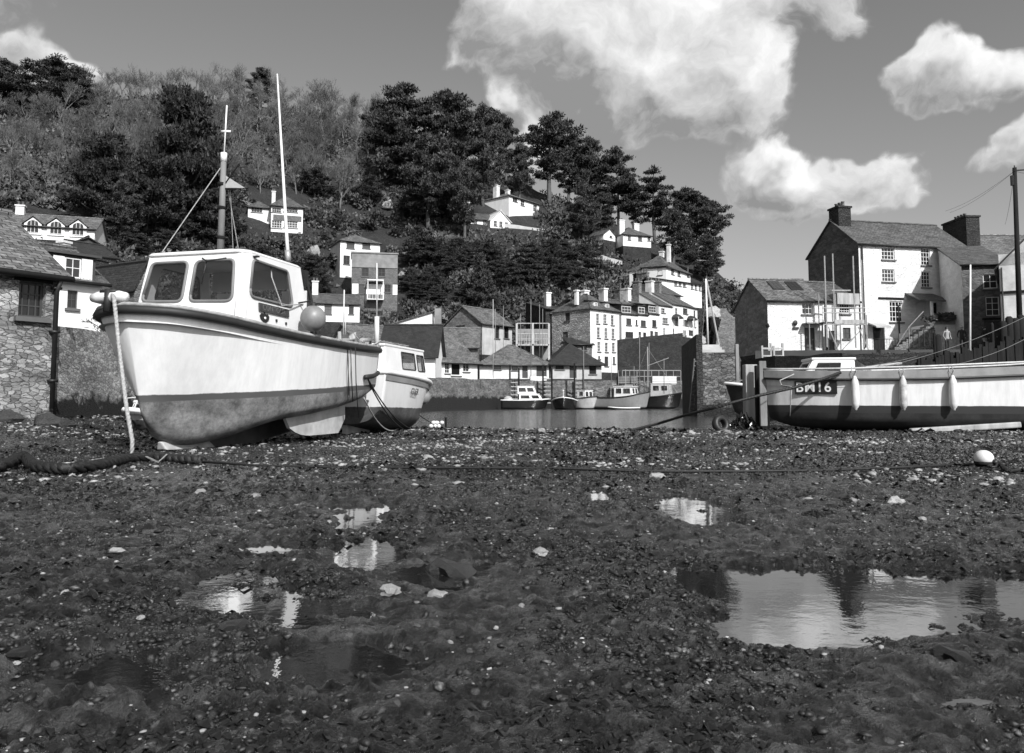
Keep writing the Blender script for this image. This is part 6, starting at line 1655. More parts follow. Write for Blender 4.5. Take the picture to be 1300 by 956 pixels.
# heavy bow rope of the right boat running out left over the mud
rope([at(1067, 473, 17.9), at(1045, 481, 17.7), at(1008, 492, 17.5), at(960, 503, 17.4), at(930, 511, 17.3), at(905, 518, 17.4), at(870, 527, 18.3), at(835, 538, 19.3), G(800, 546, .02)], .032, MAT['rope_dark'], 'thick dark bow rope stretched from the right boat down to the mud')
rope([at(1008, 475, 18.3), at(990, 483, 18.2), at(992, 489, 18.1), at(1005, 491, 17.5), at(1004, 505, 17.5), at(1003, 528, 17.6)], .012, MAT['rope_pale'], 'loose thin pale line hanging at the bow of the right boat', twist=False)
# small boat with dark hull behind the timbers
def small_boat(name, label, px, pyk, D, L, beam, h, hullm, ang, cabin=None, deck=None, railm=None, cat='boat', bowh=.25, zbase=None, wins=None):
    p = at(px, 500, D); a = Vector((math.cos(ang), math.sin(ang)))
    e = empty(name, (p.x, D, SEA-.12 if zbase is None else zbase), ang, label, cat)
    k = beam/2
    st = [(0, .03, h+bowh, .02, h*.55, h*.3, .3), (.03*L, .35*k, h+bowh*.95, .12*k, h*.5, .2, .3), (.12*L, .7*k, h+bowh*.7, .4*k, h*.4, .06, .2), (.3*L, .96*k, h+bowh*.25, .8*k, h*.35, 0, 0), (.6*L, k, h, .9*k, h*.35, 0, 0), (L, .85*k, h+.02, .75*k, h*.4, .05, 0)]
    rw = hull(e, st, hullm, n=22, m=6, rail=.05, railm=railm or MAT['tin'], deckz=.10, deckm=deck or GELC)
    return e, rw, a
HDARK = m_hull('black_hull', .014, .05, .16, 0, rough=.25)
HWHITE = m_hull('white_small_hull', .62, .06, .22, 0)
HGREY = m_hull('grey_hull', .30, .02, .30, 0)
e, rw, a = small_boat('dinghy', 'small boat with black hull and white gunwale behind the timber posts at right', 921, 0, 25, 4.2, 1.7, .95, HDARK, R(10), cat='dinghy', zbase=.05)
b = MB(); b.tube([(.7, -.3, 1.0), (.7, -.3, 1.55)], .02, 5); b.tube([(.9, .3, 1.0), (.9, .3, 1.55)], .02, 5); b.tube([(1.6, -.5, 1.0), (1.45, -.4, 1.6), (1.3, .1, 1.7), (1.5, .45, 1.2)], .03, 6); b.tube([(.3, 0, 1.25), (.7, -.3, 1.3), (1.2, -.4, 1.1)], .02, 5); b.build('pulpit_rail', MAT['steel'], e, True)
# little skiff under the big bow at left
e, rw, a = small_boat('rowing_skiff', 'small white skiff seen beneath the bow of the left fishing boat', 160, 0, 15.5, 1.5, .62, .36, HWHITE, R(70), cat='dinghy', zbase=.08, bowh=.10)
simple_cabin(e, .35, .9, .22, .36, .56, .06, [(.15, .3, .85, .85)], [(.1, .3, .9, .85)], roof_over=.03)
b = MB(); b.tube([(.1, .1, .4), (.15, .12, .66), (.4, .15, .68), (.4, -.2, .66), (.15, -.15, .64), (.1, -.1, .4)], .012, 5); b.build('hoop', MAT['tin'], e)

# ------------------------------------------------------------------ boats afloat at the far quay
e, rw, a = small_boat('cabin_cruiser', 'black-hulled cabin cruiser with white-framed windows, leftmost boat at the far quay', 697, 0, 69.5, 4.2, 1.8, .92, HDARK, R(178), cat='cabin cruiser', bowh=.12)
simple_cabin(e, .55, 2.6, .72, .92, 1.42, .35, [(.08, .25, .42, .85), (.52, .25, .94, .85)], [(.05, .25, .48, .85), (.52, .25, .95, .85)], fr=MAT['tin'])
simple_cabin(e, 1.1, 2.75, .6, 1.48, 2.1, .25, [(.08, .25, .45, .85), (.52, .25, .94, .85)], [(.05, .25, .48, .85), (.52, .25, .95, .85)], fr=MAT['tin'])
b = MB(); b.ball((3.6, -.2, .85), .45, .5, .45, 12, 8); b.build('cockpit_cover', m_plain('canvas_cover', .4, .8, .3), e, True)
b = MB(); b.ball((.6, -.75, .35), .12, n=8, m=6); b.ball((2.9, -.95, .5), .12, n=8, m=6); b.ball((4.1, -.85, .35), .12, n=8, m=6); b.build('side_buoys', FLOATW, e, True)
e, rw, a = small_boat('open_launch', 'black open launch lying bow-on beside the cabin cruiser', 715, 0, 68, 4.4, 2.3, .80, HDARK, R(82), cat='launch', bowh=.38)
b = MB(); b.tube([(.1, 0, 1.0), (.1, 0, 1.7)], .03, 5); b.ball((.1, 0, 1.75), .07, n=8, m=6); b.build('bow_post', MAT['tin'], e)
e, rw, a = small_boat('small_trawler', 'small white half-decked boat with two-window cabin, between the launch and the fishing boat', 757, 0, 69, 3.8, 2.0, 1.05, HWHITE, R(128), cat='small boat', bowh=.22, railm=MAT['black'])
simple_cabin(e, .9, 1.9, .5, .95, 1.75, .08, [(.2, .4, .8, .9)], [(.06, .35, .46, .9), (.54, .35, .94, .9)], fr=MAT['tin'])
e, rw, a = small_boat('grey_fishing_boat', 'grey fishing boat with white wheelhouse moored against the far quay', 825, 0, 68, 5.0, 2.3, 1.15, HGREY, R(150), cat='fishing boat', bowh=.5, railm=MAT['black'])
simple_cabin(e, 1.3, 3.0, .75, 1.0, 2.05, .12, [(.08, .45, .5, .9), (.58, .45, .92, .9)], [(.06, .45, .46, .9), (.54, .45, .94, .9)], fr=MAT['tin'], roof_over=.12)
b = MB(); b.tube([(3.4, .5, 1), (3.4, .5, 2.0), (3.4, -.6, 2.0), (3.4, -.6, 1)], .035, 5); b.tube([(2.2, 0, 2.1), (2.2, 0, 3.6)], .03, 5); b.box(1.6, 2.2, -.2, .3, 2.13, 2.28); b.build('gantry', MAT['steel'], e)
e, rw, a = small_boat('trawler', 'black-hulled trawler with pale wheelhouse and mast beside the harbour pier', 866, 0, 74, 6.0, 2.2, 1.2, HDARK, R(160), cat='trawler', bowh=.45, railm=MAT['black'])
simple_cabin(e, 1.0, 2.8, .8, 1.1, 2.45, .1, [(.1, .5, .45, .88), (.55, .5, .9, .88)], [(.06, .5, .46, .88), (.54, .5, .94, .88)], mat=MAT['offwhite'], fr=MAT['tin'])
b = MB(); b.tube([(3.2, 0, 1), (3.2, 0, 6.0)], .05, 6); b.tube([(3.2, 0, 4.2), (1.2, 0, 4.9)], .035, 5); b.build('mast', MAT['wood_pale'], e); b = MB(); b.tube([(5.2, 0, 1.0), (3.2, 0, 5.9), (.3, 0, 1.4)], .012, 4); b.build('rigging', MAT['steel'], e); b = MB(); b.tube([(4.2, -.6, 1), (4.0, -.2, 2.9), (4.6, -.2, 2.9), (4.4, -.6, 1)], .03, 4); b.build('gantry', MAT['steel'], e)
e, rw, a = small_boat('white_tender', 'tiny white tender afloat in front of the two-window boat', 772, 0, 66.5, 2.6, 1.0, .28, HWHITE, R(5), cat='dinghy', bowh=.08)
# the buoy on the mud at right
p = G(1244, 592, 0); e = empty('mooring_buoy', (p.x, p.y, p.z+.075), R(20), 'white round mooring buoy with dark band lying on the mud at right', 'buoy')
b = MB(); b.ball((0, 0, .01), .095, .095, .088, 24, 16); f_ = b.build('float', FLOATW, e, True)
b = MB(); b.lathe([(.09, -.05), (.099, -.02), (.080, -.07), (.03, -.085)], 20); b.build('weed_band', MAT['wood_dark'], e, True)
b = MB(); b.tube([(.03, -.085, -.02), (.04, -.12, -.03)], [.03, .026], 10); b.tube([(.04, -.12, -.03), (-.02, -.15, -.065), (-.12, -.12, -.07)], .012, 6); b.build('eye', MAT['black'], e, True)
rope([G(1250, 594, .03), G(1262, 590, .03), G(1275, 600, .02), G(1290, 597, .02), G(1330, 602, .02)], .018, MAT['rope_dark'], 'dark weedy line trailing right from the mooring buoy')
# ================================================================== right-hand quay
# stone pier end with steps and ladder
D = 42
b = MB(); pz = Zp(437, D)
P0 = XY(905, 40); 
poly = [XY(886, 38.5), XY(938, 38.5), XY(942, 46.5), XY(942, 60), XY(905, 60), XY(868, 47)]
e = empty('harbour_pier', (poly[0][0], poly[0][1], 0), 0, 'massive stone pier end with ladder and pale steps, right of centre', 'pier')
O = Vector((poly[0][0], poly[0][1], 0))
zt = Zp(447, 38.5)
b = MB(); b.prism([(p[0]-O.x, p[1]-O.y, zt-.02) for p in poly], (0, 0, -5)); b.build('masonry', m_wall_tide('pier_stone', .5, .02, .30, 4.0), e)
b = MB()
poly2 = [XY(868, 46.8), XY(884, 38.4), XY(886, 39.0), XY(872, 47)]
x0 = at(884, 447, 38.5).x-O.x; x1 = at(922, 447, 38.5).x-O.x
for i in range(3): b.box(x0+.3, x1, .3+i*.5, .8+i*.5, zt+.0+i*.16, zt+.14+i*.16)
b.build('slab_steps', MAT['offwhite'], e)
b = MB(); la = at(884.5, 456, 38.2)-O; lb = at(878, 524, 39.5)-O; wv = Vector((.16, .2, 0))
for s in (-1, 1): b.tube([la+wv*s, lb+wv*s], .035, 5)
for i in range(12):
    c = la.lerp(lb, (i+.5)/12); b.tube([c-wv, c+wv], .025, 4)
b.build('ladder', MAT['wood'], e)
# dark upright pier wall facing the water on the left
b = MB(); q0 = Vector((*XY(866, 47.2), 0))-O; q1 = Vector((*XY(885, 38.2), 0))-O; zz_ = Zp(432, 42)
b.prism([(q0.x, q0.y, zz_), (q1.x, q1.y, zz_), (q1.x+.32, q1.y+.1, zz_), (q0.x+.32, q0.y+.1, zz_)], (0, 0, -5.2)); b.build('parapet', MAT['stone_dark'], e)
# land behind the right quay (structure)
zq = 2.75; ZT = 3.62
b = MB(); poly = [XY(905, 47), XY(985, 42), (16, 38.5), (30, 36.5), (60, 33), (140, 40), (140, 125), XY(985, 125), XY(925, 95), XY(905, 60)]
b.prism([(p[0], p[1], zq) for p in poly], (0, 0, -5)); b.build('quay_road', m_plain('quay_road_stone', .10, .85, .3, 1), kind='structure')
quay_wall('dark rubble quay wall below the right-hand houses, behind the long boat', XY(985, 41.6), (16, 38.1), zq+.25, zq+.2, m_wall_tide('right_quay_stone', 1.2, .012, .06), .6)
quay_wall('dark quay wall carrying the road at the far right', (16, 38.1), (60, 32.6), zq+.2, zq+.25, m_wall_tide('right_quay_stone', 1.2, .012, .06), .6)
quay_wall('dark quay wall between the pier and the small stone house', XY(905, 46.6), XY(985, 41.6), zq+.1, zq+.25, m_wall_tide('right_quay_stone', 1.0, .012, .07), .6)

b = MB(); poly = [XY(960, 46.5), XY(1100, 45.8), (31, 45), (140, 44), (140, 80), XY(960, 80)]
b.prism([(p[0], p[1], ZT) for p in poly], (0, 0, -2)); b.build('upper_quay', m_plain('quay_cobbles', .045, .85, .3, 1), kind='structure')
# small stone house
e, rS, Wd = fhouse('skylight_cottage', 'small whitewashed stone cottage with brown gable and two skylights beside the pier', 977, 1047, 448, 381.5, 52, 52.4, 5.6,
    [(1018, 384, 1032, 399, 3, 2), (1021, 416, 1035, 445, 1, 1, 'door', 'frame_dark')], roof='gable', rh=1.75, wall='white_stone', lwall='stone_gable', rm='slate_pale', oh=.12, found=1.5)
he_ = Zp(381.5, 52)-Zp(448, 52)
sl_ = 1.75/2.8
for u in (1.45, 2.75):
    b = MB(); k = Matrix.Translation((u-.4, 1.3, he_+1.3*sl_+.12)) @ Matrix.Rotation(math.atan(sl_), 4, 'X')
    b.box(0, .85, 0, 1.35, 0, .05, 0, k); s_ = b.build('skylight', MAT['frame_dark'], rS)
    b = MB()
    for i in range(3): b.box(.06+i*.26, .28+i*.26, .06, 1.29, .052, .06, 0, k)
    b.build('pane', MAT['glass'], s_)
b = MB(); b.box(2.35, 3.6, -.75, -.02, 1.9, 1.98); b.box(2.5, 2.56, -.7, -.64, 0, 1.9); b.box(3.4, 3.46, -.7, -.64, 0, 1.9); b.build('door_canopy', MAT['wood'], e)
b = MB(); b.tube([(-.02, -.06, 1.7), (-.12, -.12, 1.9)], .12, 8); b.build('wall_lamp', MAT['black'], e)
b = MB(); b.ball((1.85, -.12, 2.0), .16, .08, .18, 8, 6); b.box(1.7, 2.1, -.12, -.003, 1.6, 1.72); b.build('wall_plaque', MAT['black'], e)
# extension with roof window and first-floor balcony
e2, r2, W2 = fhouse('cottage_extension', 'white extension with many-paned window between cottage and tall house, behind scaffolding', 1047.5, 1094, 448, 382, 52.8, 53.4, 5.6,
    [(1066, 385.5, 1079, 398.5, 4, 3), (1052, 420, 1060, 446, 1, 1, 'door', 'frame_dark'), (1070, 416, 1080, 430, 2, 2, 'w', 'frame_dark')], roof='gable', rh=1.6, wall='white_dirty', rm='slate', oh=.1, found=1.5)
b = MB(); b.tube([(.2, -.08, 0), (.2, -.08, 3.7)], .06, 6); b.build('drainpipe', MAT['black'], e2)
b = MB(); zb2 = Zp(371, 52)-Zp(448, 52); b.box(.9, 2.6, -.35, .7, zb2-.75, zb2); b.build('bay_window_head', MAT['wood_pale'], e2); 

# tall white house
A_ = XY(1096, 56); Bx = (XY(1096, 56)[0]+9.0, 57.9)
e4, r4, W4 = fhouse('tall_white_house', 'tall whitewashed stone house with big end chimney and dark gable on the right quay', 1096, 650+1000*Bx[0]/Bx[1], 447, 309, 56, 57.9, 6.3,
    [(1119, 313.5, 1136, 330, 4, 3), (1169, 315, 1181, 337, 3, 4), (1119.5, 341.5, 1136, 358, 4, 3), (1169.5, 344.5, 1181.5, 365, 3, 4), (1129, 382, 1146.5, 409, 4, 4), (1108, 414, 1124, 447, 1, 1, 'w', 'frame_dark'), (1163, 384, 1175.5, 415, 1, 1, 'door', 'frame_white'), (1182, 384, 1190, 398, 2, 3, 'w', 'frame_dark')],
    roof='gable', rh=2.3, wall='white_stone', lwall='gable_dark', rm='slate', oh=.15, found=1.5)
he_ = Zp(309, 56)-Zp(447, 56)
chimney(r4, .6, 2.9, 1.05, 1.2, he_+.9, he_+3.2, 'stone_dark', 3)
zc = Zp(447, 56)
b = MB(); b.box(0, 0, 0, 0, 0, 0)
# stone canopy over the lower doorway, lintels
b = MB(); u0 = (1106-1096)/98*5.5; b.prism([(u0-.0, -.9, Zp(417, 56)-zc), (u0+1.2, -.9, Zp(417, 56)-zc), (u0+1.2, -.003, Zp(411, 56)-zc), (u0-.0, -.003, Zp(411, 56)-zc)], (0, 0, .1)); b.build('door_canopy', MAT['offwhite'], e4)
b = MB(); z_ = Zp(379, 56)-zc; b.box(u0+.9, u0+3.0, -.06, -.003, z_, z_+.14); b.build('lintel', MAT['wood_dark'], e4)
b = MB(); b.tube([(.22, -.09, .3), (.22, -.09, he_-.2)], .06, 6); b.tube([(3.05, -.09, .2), (3.05, -.09, 3.4), (3.35, -.09, 3.6)], .05, 6); b.build('drainpipe', MAT['black'], e4)
# porch roof and posts
ul = lambda px: (at(px, 400, 56).x-A_[0])
b = MB(); zr = Zp(381, 55)-zc; b.prism([(ul(1157), -1.6, zr), (ul(1205), -1.6, zr-.05), (ul(1200), -.003, zr+.65), (ul(1158), -.003, zr+.65)], (0, 0, .10)); b.build('porch_roof', MAT['slate'], e4)
b = MB(); b.box(ul(1176), ul(1178.5), -1.4, -1.25, Zp(415, 55)-zc, zr); b.build('porch_post', MAT['frame_white'], e4)
# raised terrace with steps and planter (a thing of its own: stone stair)
z415 = Zp(414, 55)-zc
est = empty('stone_stair', (at(1162, 440, 54.6).x, 54.6, zc), 0, 'whitewashed stone stair and landing rising to the porch of the tall house', 'stairs')
xs = lambda px: at(px, 440, 54.0).x-est.location.x
b = MB(); b.box(xs(1176), xs(1212), -.9, 1.4, -.6, z415); b.box(xs(1160), xs(1176), -.9, 1.4, -.6, z415-.45); b.build('landing_wall', MAT['white_stone'], est)
n = 10; b = MB()
for i in range(n):
    x1_ = xs(1176)-(i)*(xs(1176)-xs(1126))/n; x0_ = xs(1176)-(i+1)*(xs(1176)-xs(1126))/n
    b.box(x0_, x1_, -1.7, -.905, -.6, z415*(1-i/n)-.02)
b.build('steps', MAT['stone_mid'], est)
b = MB(); b.tube([(xs(1144), -1.75, 0), (xs(1144), -1.75, 1.5), (xs(1163), -1.75, z415+.8)], .022, 5); b.tube([(xs(1128), -1.75, .2), (xs(1144), -1.75, 1.5)], .02, 5); b.build('handrail', MAT['steel'], est)
b = MB(); b.box(xs(1176), xs(1210), -1.0, -.5, z415+.002, z415+.45); pl = b.build('planter', MAT['wood'], est)
o = bpy.data.objects.new('trailing_shrub', BU[0]); COL.objects.link(o); o.location = (at(1194, 402, 53.6).x, 53.6, zc+z415+.25); o.scale = (1.4, .5, .7); tag(o, 'dark trailing shrub spilling from the planter on the porch landing', 'plant')
o = bpy.data.objects.new('bay_shrub', BU[1]); COL.objects.link(o); o.location = (at(1100, 452, 44).x, 43, zq-.1); o.scale = (1.0, .6, .7); tag(o, 'dark shrub behind the quay wall below the scaffolding, left one', 'plant')
o = bpy.data.objects.new('bay_shrub', BU[2]); COL.objects.link(o); o.location = (at(1128, 452, 44).x, 43, zq-.1); o.scale = (1.1, .6, .75); tag(o, 'dark shrub behind the quay wall at the foot of the stone stair', 'plant')
# railing in front of the landing
er = empty('quay_railing', (at(1160, 450, 50).x, 50, zc), 0, 'thin dark metal railing in front of the stone stair', 'railing')
b = MB(); L_ = at(1188, 450, 50).x-at(1160, 450, 50).x
for i in range(5): b.tube([(L_*i/4, 0, 0), (L_*i/4, 0, 1.05)], .03, 5)
b.tube([(0, 0, 1.05), (L_, 0, 1.12)], .03, 5); b.build('rails', MAT['black'], er)
er = empty('basement_railing', (at(1108, 448, 54.9).x, 54.9, zc), 0, 'short railing with thin bars before the lower doorway of the tall house', 'railing')
b = MB()
for i in range(10): b.tube([(i*.2, 0, 0), (i*.2, 0, .85)], .012, 4)
b.tube([(0, 0, .85), (1.8, 0, .85)], .02, 4); b.build('rails', MAT['black'], er)

# projecting wing
xw = at(1223, 400, 51.8).x; zw = Zp(447, 52)
he2 = Zp(337, 51.8)-zw
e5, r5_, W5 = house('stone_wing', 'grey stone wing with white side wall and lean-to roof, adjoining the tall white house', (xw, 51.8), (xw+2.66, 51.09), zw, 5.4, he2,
    roof='mono', rh=2.1, wall='gable_dark', lwall='white_stone', rm='slate', oh=.12, found=1.5,  # dark stone on the front also carries part of its shade
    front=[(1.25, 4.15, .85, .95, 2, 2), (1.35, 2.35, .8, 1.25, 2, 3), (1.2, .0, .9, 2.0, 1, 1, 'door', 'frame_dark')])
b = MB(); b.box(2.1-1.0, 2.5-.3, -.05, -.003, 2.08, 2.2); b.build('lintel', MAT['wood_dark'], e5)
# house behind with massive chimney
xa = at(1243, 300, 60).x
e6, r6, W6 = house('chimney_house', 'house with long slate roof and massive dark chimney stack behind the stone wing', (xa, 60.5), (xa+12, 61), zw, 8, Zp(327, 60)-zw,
    roof='gable', rh=2.6, wall='stone_mid', lwall='gable_dark', rm='slate_pale', oh=.1, found=1.5)
hh = Zp(327, 60)-zw
chimney(r6, .9, 3.2, 1.1, 3.2, hh-1.0, Zp(275, 62)-zw, 'stone_dark', 4)
# near white house at right edge
xr = at(1271, 400, 46).x
e7, r7, W7 = house('gabled_white_house', 'white rendered house with dark steep gable at the right edge of the picture', (xr, 46), (xr+5.4, 42.5), zw, 7, Zp(338, 46)-zw,
    roof='gabley', rh=3.4, wall='white_dirty', rm='slate_dark', oh=.25, found=1.5, front=[(1.55, 4.0, .7, 1.4, 2, 4, 'w', 'frame_dark'), (1.8, 1.0, .8, 1.4, 2, 3, 'w', 'frame_dark')])
b = MB(); b.box(-.02, W7, -.08, -.003, 3.05, 3.2); b.build('string_course', MAT['wood_dark'], e7)
b = MB(); b.tube([(.12, -.08, .2), (.12, -.08, Zp(338, 46)-zw-.1)], .05, 6); b.build('drainpipe', MAT['black'], e7)

# scaffolding
es = empty('scaffolding', (at(1072, 440, 50.8).x, 50.8, zc), 0, 'steel tube scaffolding with a boarded deck in front of the cottage extension', 'scaffolding')
X_ = lambda px: at(px, 440, 50.8).x-es.location.x
Z_ = lambda py: Zp(py, 50.8)-zc
b = MB()
for px, py in ((1050, 325), (1060.5, 322), (1086.5, 325), (1097, 330), (1101, 400)): b.tube([(X_(px), 0, 0), (X_(px), 0, Z_(py))], .045, 6)
for px in (1050, 1072, 1097): b.tube([(X_(px), 1.2, 0), (X_(px), 1.2, Z_(370))], .04, 6)
for py in (391, 397, 412): b.tube([(X_(1046), 0, Z_(py)), (X_(1100), 0, Z_(py))], .035, 5)
for px in (1050, 1072, 1097): b.tube([(X_(px), 0, Z_(411)), (X_(px), 1.25, Z_(411))], .035, 5)
b.tube([(X_(1066), -.05, Z_(447)), (X_(1097), -.05, Z_(415))], .035, 5); b.tube([(X_(1052), -.05, Z_(415)), (X_(1064), -.05, Z_(447))], .035, 5); b.tube([(X_(1090), -.05, Z_(415)), (X_(1103), -.4, Z_(455))], .035, 5)
b.tube([(X_(1058), 0, Z_(369)), (X_(1082), 0, Z_(369))], .05, 5)
b.build('poles', MAT['steel'], es)
b = MB()
for i in range(4): b.box(X_(1047), X_(1098), .05+i*.26, .28+i*.26, Z_(409), Z_(409)+.05)
b.box(X_(1060), X_(1098), -.06, -.03, Z_(411), Z_(406)); b.build('deck_boards', MAT['wood_pale'], es)

# people on the quay, small
def person(label, px, pyf, D, h, top, legs, facing=0.0, hold=None, stride=.12, hair=None):
    p = at(px, pyf, D); e_name = 'person'
    bm = bmesh.new()
    J = {'pel': (0, 0, .52), 'waist': (0, 0, .60), 'chest': (0, 0, .74), 'neck': (0, -.005, .84), 'head': (0, -.01, .90), 'top': (0, -.01, .955),
         'hl': (-.055, 0, .50), 'kl': (-.06, -stride*.6, .28), 'al': (-.06, -stride*.4, .045), 'fl': (-.065, -stride*.4-.09, .02), 'hr': (.055, 0, .50), 'kr': (.06, stride*.2, .28), 'ar': (.06, stride*.8, .055), 'fr': (.065, stride*.8-.08, .02),
         'sl': (-.105, 0, .80), 'el': (-.15, .03, .63), 'wl': (-.12, -.06, .50), 'gl': (-.115, -.075, .455), 'sr': (.105, 0, .80), 'er': (.15, .02, .63), 'wr': (.11, -.08, .53), 'gr': (.10, -.10, .49)}
    Rr = {'pel': .082, 'waist': .074, 'chest': .088, 'neck': .032, 'head': .055, 'top': .045, 'hl': .058, 'kl': .038, 'al': .025, 'fl': .022, 'hr': .058, 'kr': .038, 'ar': .025, 'fr': .022,
          'sl': .042, 'el': .028, 'wl': .020, 'gl': .022, 'sr': .042, 'er': .028, 'wr': .020, 'gr': .022}
    E = [('pel', 'waist'), ('waist', 'chest'), ('chest', 'neck'), ('neck', 'head'), ('head', 'top'), ('pel', 'hl'), ('hl', 'kl'), ('kl', 'al'), ('al', 'fl'), ('pel', 'hr'), ('hr', 'kr'), ('kr', 'ar'), ('ar', 'fr'),
         ('chest', 'sl'), ('sl', 'el'), ('el', 'wl'), ('wl', 'gl'), ('chest', 'sr'), ('sr', 'er'), ('er', 'wr'), ('wr', 'gr')]
    ks = list(J); me = bpy.data.meshes.new('person'); me.from_pydata([tuple(c*h for c in J[k]) for k in ks], [(ks.index(a), ks.index(b_)) for a, b_ in E], [])
    o = bpy.data.objects.new('tmp', me); COL.objects.link(o); sk = o.modifiers.new('s', 'SKIN'); sk.use_smooth_shade = True
    for i, k in enumerate(ks):
        me.skin_vertices[0].data[i].radius = (Rr[k]*h, Rr[k]*h*.8); me.skin_vertices[0].data[i].use_root = (k == 'pel')
    ss = o.modifiers.new('sub', 'SUBSURF'); ss.levels = 2; ss.render_levels = 2
    dg = bpy.context.evaluated_depsgraph_get(); dg.update(); m2 = bpy.data.meshes.new_from_object(o.evaluated_get(dg)); bpy.data.objects.remove(o)
    m2.materials.clear()
    for m_ in (MAT['skin'], top, legs, MAT['black']): m2.materials.append(m_)
    for pl in m2.polygons:
        c = pl.center/h
        hand = c.z < .52 and abs(c.x) > .085 and c.z > .43
        pl.material_index = 0 if (c.z > .845 or hand) else (1 if c.z > .52 or abs(c.x) > .11 and c.z > .5 else (3 if c.z < .06 else 2))
    r = bpy.data.objects.new('person', m2); COL.objects.link(r); r.location = (p.x, D, zc if pyf is None else p.z); r.rotation_euler = (0, 0, facing); tag(r, label, 'person')
    b = MB(); b.ball((0, .008*h, .925*h), .062*h, .066*h, .058*h, 12, 8); b.build('hair', hair or MAT['black'], r, True)
    b = MB(); b.ball((-.02*h, -.062*h, .915*h), .008*h, n=6, m=4); b.ball((.02*h, -.062*h, .915*h), .008*h, n=6, m=4); b.ball((0, -.07*h, .90*h), .009*h, n=6, m=4); b.build('face_features', MAT['black'], r)
    if hold:
        b = MB(); b.box(.05*h, .17*h, -.16*h, -.08*h, .36*h, .50*h); b.build('bag', MAT['black'], r, bevel=.02)
    return r
TOPS = m_plain('striped_pale_top', .30, .85, .2, 12)
person('person in pale top and dark trousers standing on the quay by the stair', 1203, 447.5, 48, 1.62, TOPS, MAT['cloth_dark'], R(10), hold=False, stride=.03)
person('person in dark clothes leaning beside the stone wing, left of the doorway', 1222, 446, 50, 1.66, MAT['cloth_dark'], MAT['cloth_dark'], R(-25), hair=MAT['cloth_pale'])
person('person in pale clothes by the dark doorway of the stone wing', 1251, 446, 49, 1.6, MAT['cloth_dark'], MAT['cloth_pale'], R(20), stride=.10)

# poles, masts, posts
def pole(label, px, ytop, ybase, D, r, mat, name='pole', cat='pole', lean=0, zb=None, r2=None):
    p = at(px, ybase, D); q = at(px+lean, ytop, D)
    if zb is not None: p.z = zb
    b = MB(); b.tube([(0, 0, 0), tuple(q-p)], [r, r2 or r*.7], 7); e = empty(name, p, 0, label, cat); b.build('shaft', mat, e, True); return e
pole('tall pale flagpole standing before the stone wing', 1232, 336, 470, 39.5, .055, MAT['frame_white'], 'flagpole', zb=zq)
e = pole('dark wooden telegraph pole leaning slightly at the right edge', 1297, 213, 470, 38.5, .14, MAT['wood_dark'], 'telegraph_pole', 'telegraph pole', -9, zq)
h_ = (at(1288, 213, 38.5)-e.location)
b = MB(); b.tube([h_+Vector((-.14, 0, -.9)), h_+Vector((-.14, 0, -.4))], .09, 6); b.tube([h_+Vector((-.1, 0, -.15)), h_+Vector((.6, 0, -.1))], .04, 5); b.tube([h_+Vector((0, 0, 0)), h_+Vector((0, 0, .12))], .03, 5); b.build('insulators', MAT['black'], e)
for (q, lab) in [((1200, 268, 61), 'telephone wire from the pole to the massive chimney, upper'), ((1206, 270, 60.5), 'telephone wire from the pole to the massive chimney, lower'), ((1340, 206, 30), 'telephone wire leaving the pole to the right'), ((1276, 285, 60), 'telephone wire dropping from the pole to the slate roof')]:
    b = MB(); b.tube(catenary(at(1288, 217, 38.5), at(*q), .25), .009, 4); b.build('telephone_wire', MAT['black'], None, label=lab, cat='wire')
# white sailing mast with stays behind the pier
e = pole('tall white yacht mast with forestay rising behind the pier', 899, 354, 445, 62, .09, MAT['frame_white'], 'yacht_mast', 'mast', -3)
b = MB(); t_ = at(897, 357, 62)-e.location; b.tube([t_, at(914, 445, 62)-e.location], .07, 5); b.tube([t_, t_+Vector((.5, 0, .1))], .03, 4); b.build('rolled_sail', MAT['cloth_pale'], e)
b = MB(); b.tube([t_, at(890, 445, 62)-e.location], .015, 4); b.build('stay', MAT['steel'], e)
# timber piles beside the long boat
for px, yt, yb, D, w, m_, lab in [(953, 463, 523, 21.0, .16, 'wood_pale', 'broad pale timber pile next to the bow of the long right boat'), (963, 464, 526, 20.6, .07, 'wood_dark', 'black timber pile touching the pale one by the right boat'), (971.5, 476, 522, 20.4, .09, 'wood', 'weathered third pile at the bow of the right boat'),
                                  (936, 437, 475, 27, .06, 'wood', 'leaning grey pole above the black-hulled small boat')]:
    p = at(px, yb, D); b = MB(); hgt = at(px, yt, D).z-gz(p.x, D)+.3; b.box(-w, w, -w, w, -.3, hgt-.3); o = b.build('timber_pile', MAT[m_], None, bevel=.02, label=lab, cat='pile'); o.location = (p.x, D, gz(p.x, D))
b = MB(); p = at(915, 530, 18.6); b.lathe([(.20, -.08), (.24, 0), (.20, .08), (.10, .09), (.09, 0), (.10, -.09), (.20, -.08)], 16, M=Matrix.Rotation(R(75), 4, 'X')); o = b.build('old_tyre', MAT['black'], None, True, label='black old tyre on the mud at the foot of the pier', cat='tyre'); o.location = (p.x, 18.6, gz(p.x, 18.6)+.14); o.rotation_euler = (0, 0, .4)
o = bpy.data.objects.new('weed_mound', wm_[1]); COL.objects.link(o); o.scale = (.55, .55, 1.1); tag(o, 'mound of black weed by the timber piles at right', 'weed mound'); p = at(942, 535, 19.4); o.location = (p.x, 19.4, gz(p.x, 19.4))
